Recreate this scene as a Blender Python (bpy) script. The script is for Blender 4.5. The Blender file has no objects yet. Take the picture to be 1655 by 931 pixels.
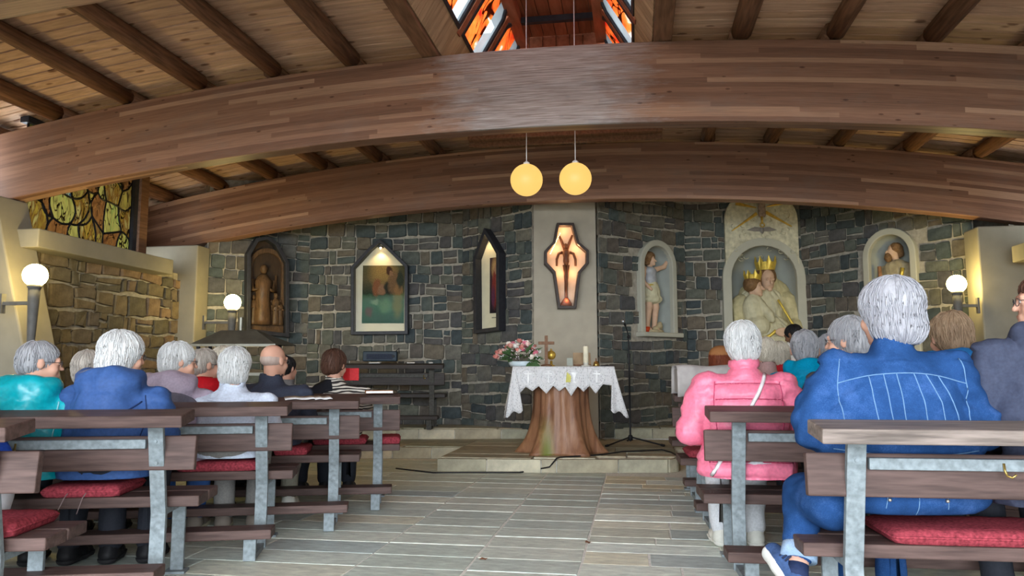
import bpy, bmesh, math, random
import numpy as np
from mathutils import Vector, Matrix
from mathutils.geometry import tessellate_polygon
from mathutils.bvhtree import BVHTree

random.seed(7)
RNG = np.random.default_rng(11)
scene = bpy.context.scene
COL = scene.collection

# ------------------------------------------------------------------ camera
FPX, PITCH, YAW = 1230.0, math.atan((597 - 465.5) / 1230.0), math.radians(9.2)
CAM = np.array([0.73, 0.0, 1.0])
cam_data = bpy.data.cameras.new('camera')
cam_data.sensor_width = 36.0
cam_data.lens = 36.0 * FPX / 1655.0
cam_data.clip_start, cam_data.clip_end = 0.05, 300
cam = bpy.data.objects.new('camera', cam_data)
COL.objects.link(cam)
cam.location = CAM
cam.rotation_euler = (math.pi / 2 + PITCH, 0, YAW)
scene.camera = cam

# ------------------------------------------------------------------ sky, exposure
world = bpy.data.worlds.new('overcast_sky')
scene.world = world
world.use_nodes = True
_bg = world.node_tree.nodes['Background']
_bg.inputs[0].default_value = (0.86, 0.94, 1.0, 1)
_bg.inputs[1].default_value = 7.6
scene.view_settings.view_transform = 'Standard'
scene.view_settings.look = 'None'
scene.view_settings.gamma = 1.0
scene.view_settings.use_curve_mapping = False
scene.view_settings.exposure = 1.1
try:
    scene.cycles.use_denoising = True
    scene.cycles.max_bounces = 10
    scene.cycles.diffuse_bounces = 6
    scene.cycles.transparent_max_bounces = 12
    scene.cycles.sample_clamp_indirect = 6.0
    scene.cycles.caustics_reflective = False
    scene.cycles.caustics_refractive = False
except Exception:
    pass
# a portal in the open rear bay only guides sampling of the sky; it adds no light of its own
_pl = bpy.data.lights.new('rear_opening_portal', 'AREA')
_pl.shape, _pl.size, _pl.size_y = 'RECTANGLE', 10.0, 3.4
_pl.cycles.is_portal = True
_po = bpy.data.objects.new('rear_opening_portal', _pl)
_po.location = (0, -4.15, 1.7)
_po.rotation_euler = (math.pi / 2, 0, 0)
COL.objects.link(_po)

# ------------------------------------------------------------------ photograph geometry: pixel -> world point
def ray(x, y):
    cx, cy = (x - 827.5) / FPX, (465.5 - y) / FPX
    v = (cx, math.cos(PITCH) - cy * math.sin(PITCH), math.sin(PITCH) + cy * math.cos(PITCH))
    c, s = math.cos(YAW), math.sin(YAW)
    return np.array([c * v[0] - s * v[1], s * v[0] + c * v[1], v[2]])
def at_z(x, y, z):
    d = ray(x, y); return CAM + d * (z - CAM[2]) / d[2]
def at_y(x, y, Y):
    d = ray(x, y); return CAM + d * (Y - CAM[1]) / d[1]
def at_d(x, y, k):
    d = ray(x, y); f = np.array([-math.sin(YAW), math.cos(YAW), 0]); return CAM + d * (k / (d @ f))
def at_plane(x, y, p0, n):
    d = ray(x, y); n = np.asarray(n, float); return CAM + d * (((np.asarray(p0) - CAM) @ n) / (d @ n))

# ------------------------------------------------------------------ materials
MATS = {}
def _mat(name):
    m = bpy.data.materials.new(name); m.use_nodes = True
    nt = m.node_tree; b = nt.nodes['Principled BSDF']
    MATS[name] = m
    return m, nt, b
def N(nt, t, **kw):
    n = nt.nodes.new('ShaderNode' + t)
    for k, v in kw.items(): setattr(n, k, v)
    return n
def ramp(nt, stops, interp='LINEAR'):
    r = N(nt, 'ValToRGB'); r.color_ramp.interpolation = interp
    e = r.color_ramp.elements
    while len(e) < len(stops): e.new(0.5)
    for i, (p, c) in enumerate(stops):
        e[i].position = p; e[i].color = (*c, 1) if len(c) == 3 else c
    return r
def mixrgb(nt, typ, fac, a, b):
    n = N(nt, 'Mix', data_type='RGBA', blend_type=typ)
    for sock, v in ((n.inputs[0], fac), (n.inputs[6], a), (n.inputs[7], b)):
        if hasattr(v, 'is_linked') or hasattr(v, 'links'): nt.links.new(v, sock)
        elif isinstance(v, (int, float)): sock.default_value = v
        else: sock.default_value = (*v, 1) if len(v) == 3 else v
    return n.outputs[2]
def mathn(nt, op, a, b=0.0, c=None):
    n = N(nt, 'Math', operation=op)
    for i, v in enumerate((a, b, c)):
        if v is None: continue
        if isinstance(v, (int, float)): n.inputs[i].default_value = v
        else: nt.links.new(v, n.inputs[i])
    return n.outputs[0]
def coords(nt, kind='Object', scale=(1, 1, 1)):
    t = N(nt, 'TexCoord'); mp = N(nt, 'Mapping')
    nt.links.new(t.outputs[kind], mp.inputs[0]); mp.inputs['Scale'].default_value = scale
    return mp.outputs[0]
def noise(nt, vec, scale=5, detail=3, rough=.5, dist=0.0):
    n = N(nt, 'TexNoise'); nt.links.new(vec, n.inputs['Vector'])
    n.inputs['Scale'].default_value = scale; n.inputs['Detail'].default_value = detail
    n.inputs['Roughness'].default_value = rough; n.inputs['Distortion'].default_value = dist
    return n.outputs[0]
def bump(nt, b, h, strength=.3, dist=.01):
    n = N(nt, 'Bump'); n.inputs['Strength'].default_value = strength; n.inputs['Distance'].default_value = dist
    nt.links.new(h, n.inputs['Height']); nt.links.new(n.outputs[0], b.inputs['Normal'])
def plain(name, col, rough=.6, var=.15, scale=12, stretch=(1, 1, 1), metal=0.0, spec=.15, bmp=.15, rand=0.0, bdist=.004, sheen=0.0, coat=0.0, detail=4):
    if name in MATS: return MATS[name]
    m, nt, b = _mat(name)
    v = coords(nt, 'Object', stretch)
    h = noise(nt, v, scale, detail)
    lo = tuple(c * (1 - var) for c in col); hi = tuple(min(1, c * (1 + var)) for c in col)
    r = ramp(nt, [(.3, lo), (.7, hi)]); nt.links.new(h, r.inputs[0])
    out = r.outputs[0]
    if rand:
        oi = N(nt, 'ObjectInfo'); f = mathn(nt, 'MULTIPLY_ADD', oi.outputs['Random'], 2 * rand, 1 - rand)
        cmb = N(nt, 'CombineColor'); [nt.links.new(f, cmb.inputs[i]) for i in range(3)]
        out = mixrgb(nt, 'MULTIPLY', 1.0, out, cmb.outputs[0])
    nt.links.new(out, b.inputs['Base Color'])
    b.inputs['Roughness'].default_value = rough; b.inputs['Metallic'].default_value = metal
    b.inputs['Specular IOR Level'].default_value = spec
    if sheen: b.inputs['Sheen Weight'].default_value = sheen
    if coat: b.inputs['Coat Weight'].default_value = coat
    if bmp: bump(nt, b, h, bmp, bdist)
    return m
def emit(name, col, s):
    if name in MATS: return MATS[name]
    m, nt, b = _mat(name)
    b.inputs['Base Color'].default_value = (*[.12 * c for c in col], 1)
    b.inputs['Emission Color'].default_value = (*col, 1); b.inputs['Emission Strength'].default_value = s
    return m

def glulam():
    m, nt, b = _mat('glulam')
    uv = N(nt, 'TexCoord').outputs['UV']
    sp = N(nt, 'SeparateXYZ'); nt.links.new(uv, sp.inputs[0])
    row = mathn(nt, 'FLOOR', mathn(nt, 'DIVIDE', sp.outputs[1], .041))
    wr = N(nt, 'TexWhiteNoise', noise_dimensions='1D'); nt.links.new(row, wr.inputs[1])
    useg = mathn(nt, 'FLOOR', mathn(nt, 'ADD', mathn(nt, 'DIVIDE', sp.outputs[0], 1.9), mathn(nt, 'MULTIPLY', wr.outputs[0], 7.0)))
    cv = N(nt, 'CombineXYZ'); nt.links.new(row, cv.inputs[0]); nt.links.new(useg, cv.inputs[1])
    w2 = N(nt, 'TexWhiteNoise', noise_dimensions='2D'); nt.links.new(cv.outputs[0], w2.inputs[0])
    base = ramp(nt, [(0, (.165, .083, .052)), (.5, (.22, .112, .070)), (.82, (.275, .145, .090)), (1, (.40, .235, .15))]); nt.links.new(w2.outputs[0], base.inputs[0])
    mp = N(nt, 'Mapping'); nt.links.new(uv, mp.inputs[0]); mp.inputs['Scale'].default_value = (1.1, 34, 1)
    g = noise(nt, mp.outputs[0], 3, 5, .6, .3)
    gr = ramp(nt, [(.25, (.72, .72, .72)), (.75, (1.2, 1.2, 1.2))]); nt.links.new(g, gr.inputs[0])
    c = mixrgb(nt, 'MULTIPLY', 1.0, base.outputs[0], gr.outputs[0])
    mk = N(nt, 'Mapping'); nt.links.new(uv, mk.inputs[0]); mk.inputs['Scale'].default_value = (2.6, 7, 1)
    vo = N(nt, 'TexVoronoi'); nt.links.new(mk.outputs[0], vo.inputs[0]); vo.inputs['Scale'].default_value = 1.6
    kn = ramp(nt, [(0, (.25, .2, .18)), (.075, (.5, .45, .42)), (.11, (1, 1, 1))]); nt.links.new(vo.outputs[0], kn.inputs[0])
    c = mixrgb(nt, 'MULTIPLY', .9, c, kn.outputs[0])
    # old weathering: greyed wood where the lacquer wore off
    mw = N(nt, 'Mapping'); nt.links.new(uv, mw.inputs[0]); mw.inputs['Scale'].default_value = (.8, 2.2, 1)
    ww = ramp(nt, [(.5, (0, 0, 0)), (.8, (.5, .5, .5))]); nt.links.new(noise(nt, mw.outputs[0], 2.0, 5, .7), ww.inputs[0])
    c = mixrgb(nt, 'MIX', ww.outputs[0], c, (.17, .13, .11))
    # daylight sheen from the lantern, painted in with bleached grey near the ridge
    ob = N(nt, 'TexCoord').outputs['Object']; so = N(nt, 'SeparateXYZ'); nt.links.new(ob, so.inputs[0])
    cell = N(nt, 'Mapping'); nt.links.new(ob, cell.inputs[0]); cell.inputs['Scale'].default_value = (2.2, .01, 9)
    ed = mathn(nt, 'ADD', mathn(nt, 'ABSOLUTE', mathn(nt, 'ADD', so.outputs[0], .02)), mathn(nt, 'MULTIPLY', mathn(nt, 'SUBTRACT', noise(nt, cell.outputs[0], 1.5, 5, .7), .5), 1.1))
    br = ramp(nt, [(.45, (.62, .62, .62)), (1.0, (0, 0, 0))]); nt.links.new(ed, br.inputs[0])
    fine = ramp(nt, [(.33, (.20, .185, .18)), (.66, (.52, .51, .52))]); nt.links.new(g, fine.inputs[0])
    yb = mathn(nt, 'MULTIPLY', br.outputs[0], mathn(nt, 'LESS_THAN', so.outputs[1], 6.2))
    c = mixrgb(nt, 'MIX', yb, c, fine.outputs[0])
    nt.links.new(c, b.inputs['Base Color'])
    b.inputs['Roughness'].default_value = .45; b.inputs['Specular IOR Level'].default_value = .16
    bump(nt, b, g, .12, .004)
    return m
def boards(name, ca, cb, stretch, knots=True, rough=.6):
    m, nt, b = _mat(name)
    oi = N(nt, 'ObjectInfo')
    base = ramp(nt, [(0, ca), (1, cb)]); nt.links.new(oi.outputs['Random'], base.inputs[0])
    t = N(nt, 'TexCoord'); add = N(nt, 'VectorMath', operation='ADD'); nt.links.new(t.outputs['Object'], add.inputs[0])
    cm = N(nt, 'CombineXYZ'); rr = mathn(nt, 'MULTIPLY', oi.outputs['Random'], 37.0)
    for i in range(3): nt.links.new(rr, cm.inputs[i])
    nt.links.new(cm.outputs[0], add.inputs[1])
    mp = N(nt, 'Mapping'); nt.links.new(add.outputs[0], mp.inputs[0]); mp.inputs['Scale'].default_value = stretch
    g = noise(nt, mp.outputs[0], 1.0, 5, .6, .4)
    gr = ramp(nt, [(.25, (.68, .66, .64)), (.75, (1.22, 1.22, 1.22))]); nt.links.new(g, gr.inputs[0])
    c = mixrgb(nt, 'MULTIPLY', 1.0, base.outputs[0], gr.outputs[0])
    if knots:
        mk = N(nt, 'Mapping'); nt.links.new(add.outputs[0], mk.inputs[0]); mk.inputs['Scale'].default_value = tuple(4.5 if s < 10 else 9 for s in stretch)
        vo = N(nt, 'TexVoronoi'); nt.links.new(mk.outputs[0], vo.inputs[0]); vo.inputs['Scale'].default_value = .8
        kn = ramp(nt, [(0, (.16, .10, .08)), (.13, (.40, .31, .26)), (.19, (1, 1, 1))]); nt.links.new(vo.outputs[0], kn.inputs[0])
        c = mixrgb(nt, 'MULTIPLY', .85, c, kn.outputs[0])
    nt.links.new(c, b.inputs['Base Color']); b.inputs['Roughness'].default_value = rough; b.inputs['Specular IOR Level'].default_value = .12
    bump(nt, b, g, .1, .003)
    return m
def stone(name, stops, rough=.88, nscale=14, bs=.5, spec=.12, stretch=(1, 1, 1)):
    m, nt, b = _mat(name)
    oi = N(nt, 'ObjectInfo')
    base = ramp(nt, stops); nt.links.new(oi.outputs['Random'], base.inputs[0])
    v = coords(nt, 'Object', stretch)
    g = noise(nt, v, nscale, 6, .65)
    gr = ramp(nt, [(.25, (.6, .6, .6)), (.75, (1.4, 1.38, 1.34))]); nt.links.new(g, gr.inputs[0])
    c = mixrgb(nt, 'MULTIPLY', 1.0, base.outputs[0], gr.outputs[0])
    nt.links.new(c, b.inputs['Base Color']); b.inputs['Roughness'].default_value = rough
    b.inputs['Specular IOR Level'].default_value = spec
    bump(nt, b, g, bs, .012)
    return m
def glass_stained(name, stops, scale=3.0, clear=.25, streak=(1, 1, 1), vein=True):
    """coloured antique glass: lets the sky through as colour, part of it clear"""
    m, nt, b = _mat(name)
    oi = N(nt, 'ObjectInfo')
    t = N(nt, 'TexCoord'); add = N(nt, 'VectorMath', operation='ADD'); nt.links.new(t.outputs['Object'], add.inputs[0])
    cm = N(nt, 'CombineXYZ'); rr = mathn(nt, 'MULTIPLY', oi.outputs['Random'], 23.0)
    for i in range(3): nt.links.new(rr, cm.inputs[i])
    nt.links.new(cm.outputs[0], add.inputs[1])
    mp = N(nt, 'Mapping'); nt.links.new(add.outputs[0], mp.inputs[0]); mp.inputs['Scale'].default_value = streak
    g = noise(nt, mp.outputs[0], scale, 3, .5, 1.4)
    r = ramp(nt, stops); nt.links.new(g, r.inputs[0])
    col = r.outputs[0]
    if vein:
        a = mathn(nt, 'ABSOLUTE', mathn(nt, 'SUBTRACT', noise(nt, mp.outputs[0], scale * .8, 2, .5, 1.0), .5))
        vr = ramp(nt, [(0, (.03, .02, .02)), (.012, (.03, .02, .02)), (.022, (1, 1, 1))]); nt.links.new(a, vr.inputs[0])
        col = mixrgb(nt, 'MULTIPLY', 1.0, col, vr.outputs[0])
    tr = N(nt, 'BsdfTranslucent'); nt.links.new(col, tr.inputs[0])
    tp = N(nt, 'BsdfTransparent'); nt.links.new(col, tp.inputs[0])
    gl = N(nt, 'BsdfGlossy'); gl.inputs['Roughness'].default_value = .08
    m1 = N(nt, 'MixShader'); m1.inputs[0].default_value = clear; nt.links.new(tr.outputs[0], m1.inputs[1]); nt.links.new(tp.outputs[0], m1.inputs[2])
    m2 = N(nt, 'MixShader'); m2.inputs[0].default_value = .05; nt.links.new(m1.outputs[0], m2.inputs[1]); nt.links.new(gl.outputs[0], m2.inputs[2])
    nt.links.new(m2.outputs[0], nt.nodes['Material Output'].inputs[0])
    return m
def glass_clear(name, tint=(.95, .97, .97)):
    if name in MATS: return MATS[name]
    m, nt, b = _mat(name)
    tp = N(nt, 'BsdfTransparent'); tp.inputs[0].default_value = (*tint, 1)
    gl = N(nt, 'BsdfGlossy'); gl.inputs['Roughness'].default_value = .03
    m2 = N(nt, 'MixShader'); m2.inputs[0].default_value = .003; nt.links.new(tp.outputs[0], m2.inputs[1]); nt.links.new(gl.outputs[0], m2.inputs[2])
    nt.links.new(m2.outputs[0], nt.nodes['Material Output'].inputs[0])
    return m
def painting(name, bg, blobs, grain=40, rough=.35):
    """a printed picture: soft patches of colour in the print's own UV space"""
    m, nt, b = _mat(name)
    uv = N(nt, 'TexCoord').outputs['UV']
    sp = N(nt, 'SeparateXYZ'); nt.links.new(uv, sp.inputs[0])
    n1 = N(nt, 'TexNoise'); nt.links.new(uv, n1.inputs['Vector']); n1.inputs['Scale'].default_value = 9; n1.inputs['Detail'].default_value = 5
    sc = N(nt, 'SeparateXYZ'); nt.links.new(n1.outputs[1], sc.inputs[0])
    u = mathn(nt, 'ADD', sp.outputs[0], mathn(nt, 'MULTIPLY', mathn(nt, 'SUBTRACT', sc.outputs[0], .5), .13))
    v = mathn(nt, 'ADD', sp.outputs[1], mathn(nt, 'MULTIPLY', mathn(nt, 'SUBTRACT', sc.outputs[1], .5), .13))
    r = ramp(nt, bg); nt.links.new(v, r.inputs[0]); col = r.outputs[0]
    for (cu, cv, ru, rv, c, hard) in blobs:
        du = mathn(nt, 'DIVIDE', mathn(nt, 'SUBTRACT', u, cu), ru); dv = mathn(nt, 'DIVIDE', mathn(nt, 'SUBTRACT', v, cv), rv)
        d = mathn(nt, 'ADD', mathn(nt, 'MULTIPLY', du, du), mathn(nt, 'MULTIPLY', dv, dv))
        mr = N(nt, 'MapRange'); nt.links.new(d, mr.inputs[0]); mr.inputs[1].default_value = 1 - hard; mr.inputs[2].default_value = 1 + hard * .6; mr.inputs[3].default_value = 1; mr.inputs[4].default_value = 0
        col = mixrgb(nt, 'MIX', mr.outputs[0], col, c)
    g = noise(nt, uv, grain, 6, .7)
    gr = ramp(nt, [(.3, (.55, .55, .55)), (.7, (1.4, 1.4, 1.4))]); nt.links.new(g, gr.inputs[0])
    col = mixrgb(nt, 'MULTIPLY', 1.0, col, gr.outputs[0])
    nt.links.new(col, b.inputs['Base Color']); b.inputs['Roughness'].default_value = .8; b.inputs['Specular IOR Level'].default_value = .08
    return m

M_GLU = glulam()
M_BOARD = boards('ceiling_board', (.46, .285, .18), (.66, .435, .295), (1.6, 26, 26))
M_KERB = boards('kerb_board', (.33, .235, .14), (.46, .33, .20), (22, 22, 3), False)
M_RED = boards('lantern_board', (.27, .095, .05), (.36, .13, .07), (22, 3, 22), False)
M_LOG = plain('log_wood', (.18, .09, .05), .55, .45, 5, (9, .7, 9), bmp=.25, rand=.18, bdist=.01)
M_TIMBER = plain('timber', (.19, .098, .055), .55, .3, 5, (8, .8, 8), bmp=.15)
M_STONE = stone('slate_stone', [(0, (0.050, 0.062, 0.069)), (.25, (0.077, 0.094, 0.092)), (.45, (0.110, 0.115, 0.098)), (.62, (0.135, 0.112, 0.088)), (.8, (0.069, 0.070, 0.077)), (1, (0.150, 0.144, 0.122))])
M_SAND = stone('tan_stone', [(0, (.16, .125, .075)), (.3, (.105, .095, .070)), (.55, (.19, .145, .085)), (.75, (.125, .105, .085)), (1, (.23, .155, .095))])
M_MORTAR = plain('mortar', (.33, .30, .25), .9, .25, 18, bmp=.4, bdist=.008)
M_PLASTER = plain('plaster', (.25, .225, .175), .85, .08, 5, bmp=.12, bdist=.01)
M_PLASTER_L = plain('pillar_plaster', (.42, .375, .30), .85, .08, 5, bmp=.12, bdist=.01)
M_NICHE = plain('niche_plaster', (.43, .42, .35), .75, .06, 5, bmp=.05)
M_NICHE_IN = plain('niche_inner', (.34, .36, .33), .8, .08, 4, bmp=.05)
M_TILE = stone('floor_stone', [(0, (0.414, 0.480, 0.445)), (.2, (0.538, 0.605, 0.549)), (.4, (0.429, 0.505, 0.504)), (.6, (0.600, 0.646, 0.573)), (.8, (0.468, 0.538, 0.509)), (1, (0.655, 0.696, 0.621))], .5, 9, .25, .4, (1, 3, 1))
M_TILE2 = stone('floor_stone_mixed', [(0, (0.530, 0.588, 0.549)), (.22, (0.718, 0.662, 0.484)), (.36, (0.655, 0.712, 0.646)), (.5, (0.436, 0.497, 0.493)), (.66, (0.811, 0.811, 0.679)), (.82, (0.577, 0.662, 0.638)), (1, (0.904, 0.944, 0.855))], .5, 8, .25, .4, (1, 3, 1))
M_STEP = stone('step_stone', [(0, (0.351, 0.299, 0.208)), (.3, (0.273, 0.267, 0.195)), (.5, (0.442, 0.377, 0.273)), (.75, (0.325, 0.325, 0.247)), (1, (0.520, 0.468, 0.351))], .6, 7, .25, .4)
M_GROUT = plain('floor_joint', (0.728, 0.715, 0.663), .9, .15, 30, bmp=.2)
M_STEEL = plain('galvanised_steel', (.20, .232, .25), .55, .26, 45, metal=.06, spec=.2, bmp=.05, detail=6)
M_PLANK = plain('bench_plank', (.088, .056, .050), .5, .34, 6, (.8, 9, 9), bmp=.2, rand=.15, spec=.12)
M_PLANK_W = plain('weathered_plank', (.19, .155, .138), .55, .45, 6, (.8, 9, 9), bmp=.3)
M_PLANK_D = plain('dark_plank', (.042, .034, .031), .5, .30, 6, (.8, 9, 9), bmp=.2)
M_CUSH = plain('red_cushion', (.29, .044, .060), .95, .45, 75, bmp=.5, bdist=.004, spec=.1)
M_DARK = plain('dark_frame', (.030, .030, .036), .4, .2, 20, bmp=.1)
M_BLACK = plain('black_metal', (.014, .014, .016), .45, .1, 20, bmp=0)
M_GOLD = plain('gold_paint', (.66, .43, .085), .35, .2, 15, metal=.6, bmp=.1)
M_BRASS = plain('brass', (.60, .41, .13), .3, .15, 15, metal=.9, bmp=0)
M_WHITE = plain('white_cloth', (.72, .71, .72), .85, .06, 30, bmp=.2)
M_PAPER = plain('white_paper', (.70, .70, .70), .7, .05, 30, bmp=0)
M_MATBOARD = plain('picture_mount', (.70, .62, .45), .8, .05, 9, bmp=0)
M_GLOBE = emit('lit_globe', (1.0, .77, .27), 38.0)
M_PEND = emit('amber_globe', (1.0, .60, .16), 0.49)
M_BULB = emit('lamp_bulb', (1.0, .72, .34), 12.0)

# ------------------------------------------------------------------ mesh helpers
class MB:
    """collects shapes, links them as ONE mesh object"""
    def __init__(s): s.v = []; s.f = []; s.uv = None
    def add(s, vs, fs):
        o = len(s.v); s.v += [tuple(map(float, p)) for p in vs]; s.f += [tuple(i + o for i in f) for f in fs]; return s
    def box(s, c, d, rot=None):
        x, y, z = d[0] / 2, d[1] / 2, d[2] / 2
        vs = [(a * x, b * y, e * z) for e in (-1, 1) for b in (-1, 1) for a in (-1, 1)]
        if rot is not None: vs = [rot @ Vector(p) for p in vs]
        vs = [(p[0] + c[0], p[1] + c[1], p[2] + c[2]) for p in vs]
        return s.add(vs, [(0, 2, 3, 1), (4, 5, 7, 6), (0, 1, 5, 4), (2, 6, 7, 3), (0, 4, 6, 2), (1, 3, 7, 5)])
    def prism(s, poly, y0, y1, axis='y'):
        """poly in (x,z) pushed from y0 to y1"""
        n = len(poly)
        P = (lambda p, q: (p[0], q, p[1])) if axis == 'y' else ((lambda p, q: (p[0], p[1], q)) if axis == 'z' else (lambda p, q: (q, p[0], p[1])))
        vs = [P(p, y0) for p in poly] + [P(p, y1) for p in poly]
        fs = [tuple(range(n)), tuple(range(2 * n - 1, n - 1, -1))] + [(i, i + n, (i + 1) % n + n, (i + 1) % n) for i in range(n)]
        return s.add(vs, fs)
    def ring(s, outer, inner, y0, y1):
        """frame between two outlines with the same number of points"""
        n = len(outer)
        vs = [(p[0], y, p[1]) for y in (y0, y1) for o in (outer, inner) for p in o]
        fs = []
        for i in range(n):
            j = (i + 1) % n
            fs += [(i, j, n + j, n + i), (2 * n + i, 3 * n + i, 3 * n + j, 2 * n + j), (i, 2 * n + i, 2 * n + j, j), (n + i, n + j, 3 * n + j, 3 * n + i)]
        return s.add(vs, fs)
    def tube(s, pts, r, n=8, cap=True):
        pts = [Vector(p) for p in pts]; R = r if isinstance(r, (list, tuple)) else [r] * len(pts)
        vs, fs = [], []
        up = Vector((0, 0, 1))
        for i, p in enumerate(pts):
            t = (pts[min(i + 1, len(pts) - 1)] - pts[max(i - 1, 0)])
            t = t.normalized() if t.length > 1e-9 else Vector((0, 0, 1))
            a = t.cross(up)
            if a.length < .05: a = t.cross(Vector((1, 0, 0)))
            a.normalize(); b = t.cross(a)
            for k in range(n):
                w = 2 * math.pi * k / n; vs.append(p + (a * math.cos(w) + b * math.sin(w)) * R[i])
        for i in range(len(pts) - 1):
            for k in range(n): fs.append((i * n + k, i * n + (k + 1) % n, (i + 1) * n + (k + 1) % n, (i + 1) * n + k))
        if cap: fs += [tuple(range(n - 1, -1, -1)), tuple(range((len(pts) - 1) * n, len(pts) * n))]
        return s.add(vs, fs)
    def lathe(s, prof, c=(0, 0, 0), n=16):
        """prof [(r,z)...] bottom to top"""
        vs = [(c[0] + r * math.cos(2 * math.pi * k / n), c[1] + r * math.sin(2 * math.pi * k / n), c[2] + z) for r, z in prof for k in range(n)]
        fs = [(i * n + k, i * n + (k + 1) % n, (i + 1) * n + (k + 1) % n, (i + 1) * n + k) for i in range(len(prof) - 1) for k in range(n)]
        fs += [tuple(range(n - 1, -1, -1)), tuple(range((len(prof) - 1) * n, len(prof) * n))]
        return s.add(vs, fs)
    def sphere(s, c, r, n=16, m=10, sc=(1, 1, 1)):
        prof = [(max(1e-4, math.sin(math.pi * i / m)) * r, -math.cos(math.pi * i / m) * r) for i in range(m + 1)]
        o = len(s.v); s.lathe(prof, (0, 0, 0), n)
        for i in range(o, len(s.v)):
            p = s.v[i]; s.v[i] = (p[0] * sc[0] + c[0], p[1] * sc[1] + c[1], p[2] * sc[2] + c[2])
        return s
    def mesh(s, name, mat, smooth=False, recalc=True):
        me = bpy.data.meshes.new(name); me.from_pydata(s.v, [], s.f)
        if recalc:
            bm = bmesh.new(); bm.from_mesh(me); bmesh.ops.recalc_face_normals(bm, faces=bm.faces); bm.to_mesh(me); bm.free()
        if smooth: me.polygons.foreach_set('use_smooth', [True] * len(me.polygons))
        if mat is not None: me.materials.append(mat)
        me.update(); return me
    def build(s, name, mat, parent=None, smooth=False, bevel=0, loc=None, recalc=True, seg=2):
        return link(name, s.mesh(name, mat, smooth, recalc), parent, bevel, loc, seg)
def link(name, me, parent=None, bevel=0, loc=None, seg=2):
    o = bpy.data.objects.new(name, me); COL.objects.link(o)
    if parent is not None: o.parent = parent
    if loc is not None: o.location = loc
    if bevel:
        md = o.modifiers.new('bevel', 'BEVEL'); md.width = bevel; md.segments = seg; md.limit_method = 'ANGLE'; md.angle_limit = math.radians(40)
    return o
def empty(name, loc, rz=0.0, label=None, cat=None, group=None, kind=None):
    o = bpy.data.objects.new(name, None); COL.objects.link(o); o.empty_display_size = .1
    o.location = tuple(map(float, loc)); o.rotation_euler = (0, 0, rz)
    return tag(o, label, cat, group, kind)
def tag(o, label=None, cat=None, group=None, kind=None):
    if label: o['label'] = label
    if cat: o['category'] = cat
    if group: o['group'] = group
    if kind: o['kind'] = kind
    return o
def copy_tree(o, parent=None):
    c = o.copy(); COL.objects.link(c)
    if parent is not None: c.parent = parent
    for ch in list(o.children): copy_tree(ch, c)
    return c
def arch(w, h, n=12, x0=0.0, z0=0.0):
    """outline of a round-headed opening, base at z0, crown at z0+h"""
    r = w / 2
    return [(x0 - r, z0), (x0 + r, z0)] + [(x0 + r * math.cos(math.pi * i / n), z0 + h - r + r * math.sin(math.pi * i / n)) for i in range(n + 1)]
def inside(poly, x, y):
    c = False; n = len(poly)
    for i in range(n):
        x1, y1 = poly[i]; x2, y2 = poly[(i + 1) % n]
        if (y1 > y) != (y2 > y) and x < (x2 - x1) * (y - y1) / (y2 - y1) + x1: c = not c
    return c
# =================================================================== STRUCTURE
def ztop(x): return 3.72 - 27.5 + math.sqrt(27.5 ** 2 - x * x)
def zbot(x): return 3.03 - 28.8 + math.sqrt(28.8 ** 2 - x * x)

def arched_beam(Y, x0, x1, label):
    n = 36; vs, fs, uvs = [], [], []
    xs = [x0 + (x1 - x0) * i / n for i in range(n + 1)]
    for x in xs:
        for y, z in ((Y, zbot(x)), (Y, ztop(x)), (Y + .18, ztop(x)), (Y + .18, zbot(x))): vs.append((x, y, z))
    me = bpy.data.meshes.new('ceiling_beam')
    seg = [(0, .69), (.69, .87), (0, .69), (1.0, 1.18)]
    for i in range(n):
        for k in range(4):
            a, b2 = i * 4 + k, i * 4 + (k + 1) % 4
            fs.append((a, a + 4, b2 + 4, b2))
            u0, u1 = xs[i] + Y * 3, xs[i + 1] + Y * 3
            v0, v1 = seg[k] if k != 2 else (.69, 0)
            uvs += [(u0, v0), (u1, v0), (u1, v1), (u0, v1)]
    fs += [(0, 1, 2, 3), tuple(n * 4 + k for k in (3, 2, 1, 0))]; uvs += [(0, 0)] * 8
    me.from_pydata(vs, [], fs)
    ul = me.uv_layers.new(name='UVMap'); ul.data.foreach_set('uv', np.array(uvs, 'f').ravel())
    bm = bmesh.new(); bm.from_mesh(me); bmesh.ops.recalc_face_normals(bm, faces=bm.faces); bm.to_mesh(me); bm.free()
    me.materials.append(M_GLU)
    o = link('ceiling_beam', me, None, .012)
    return tag(o, label, 'beam', kind='structure')
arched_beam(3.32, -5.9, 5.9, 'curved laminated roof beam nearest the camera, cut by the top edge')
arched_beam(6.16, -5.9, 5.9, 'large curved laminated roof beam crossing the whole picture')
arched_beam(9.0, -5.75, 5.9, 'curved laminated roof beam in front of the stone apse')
arched_beam(.48, -5.9, 5.9, 'curved laminated roof beam over the rear benches')

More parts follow.
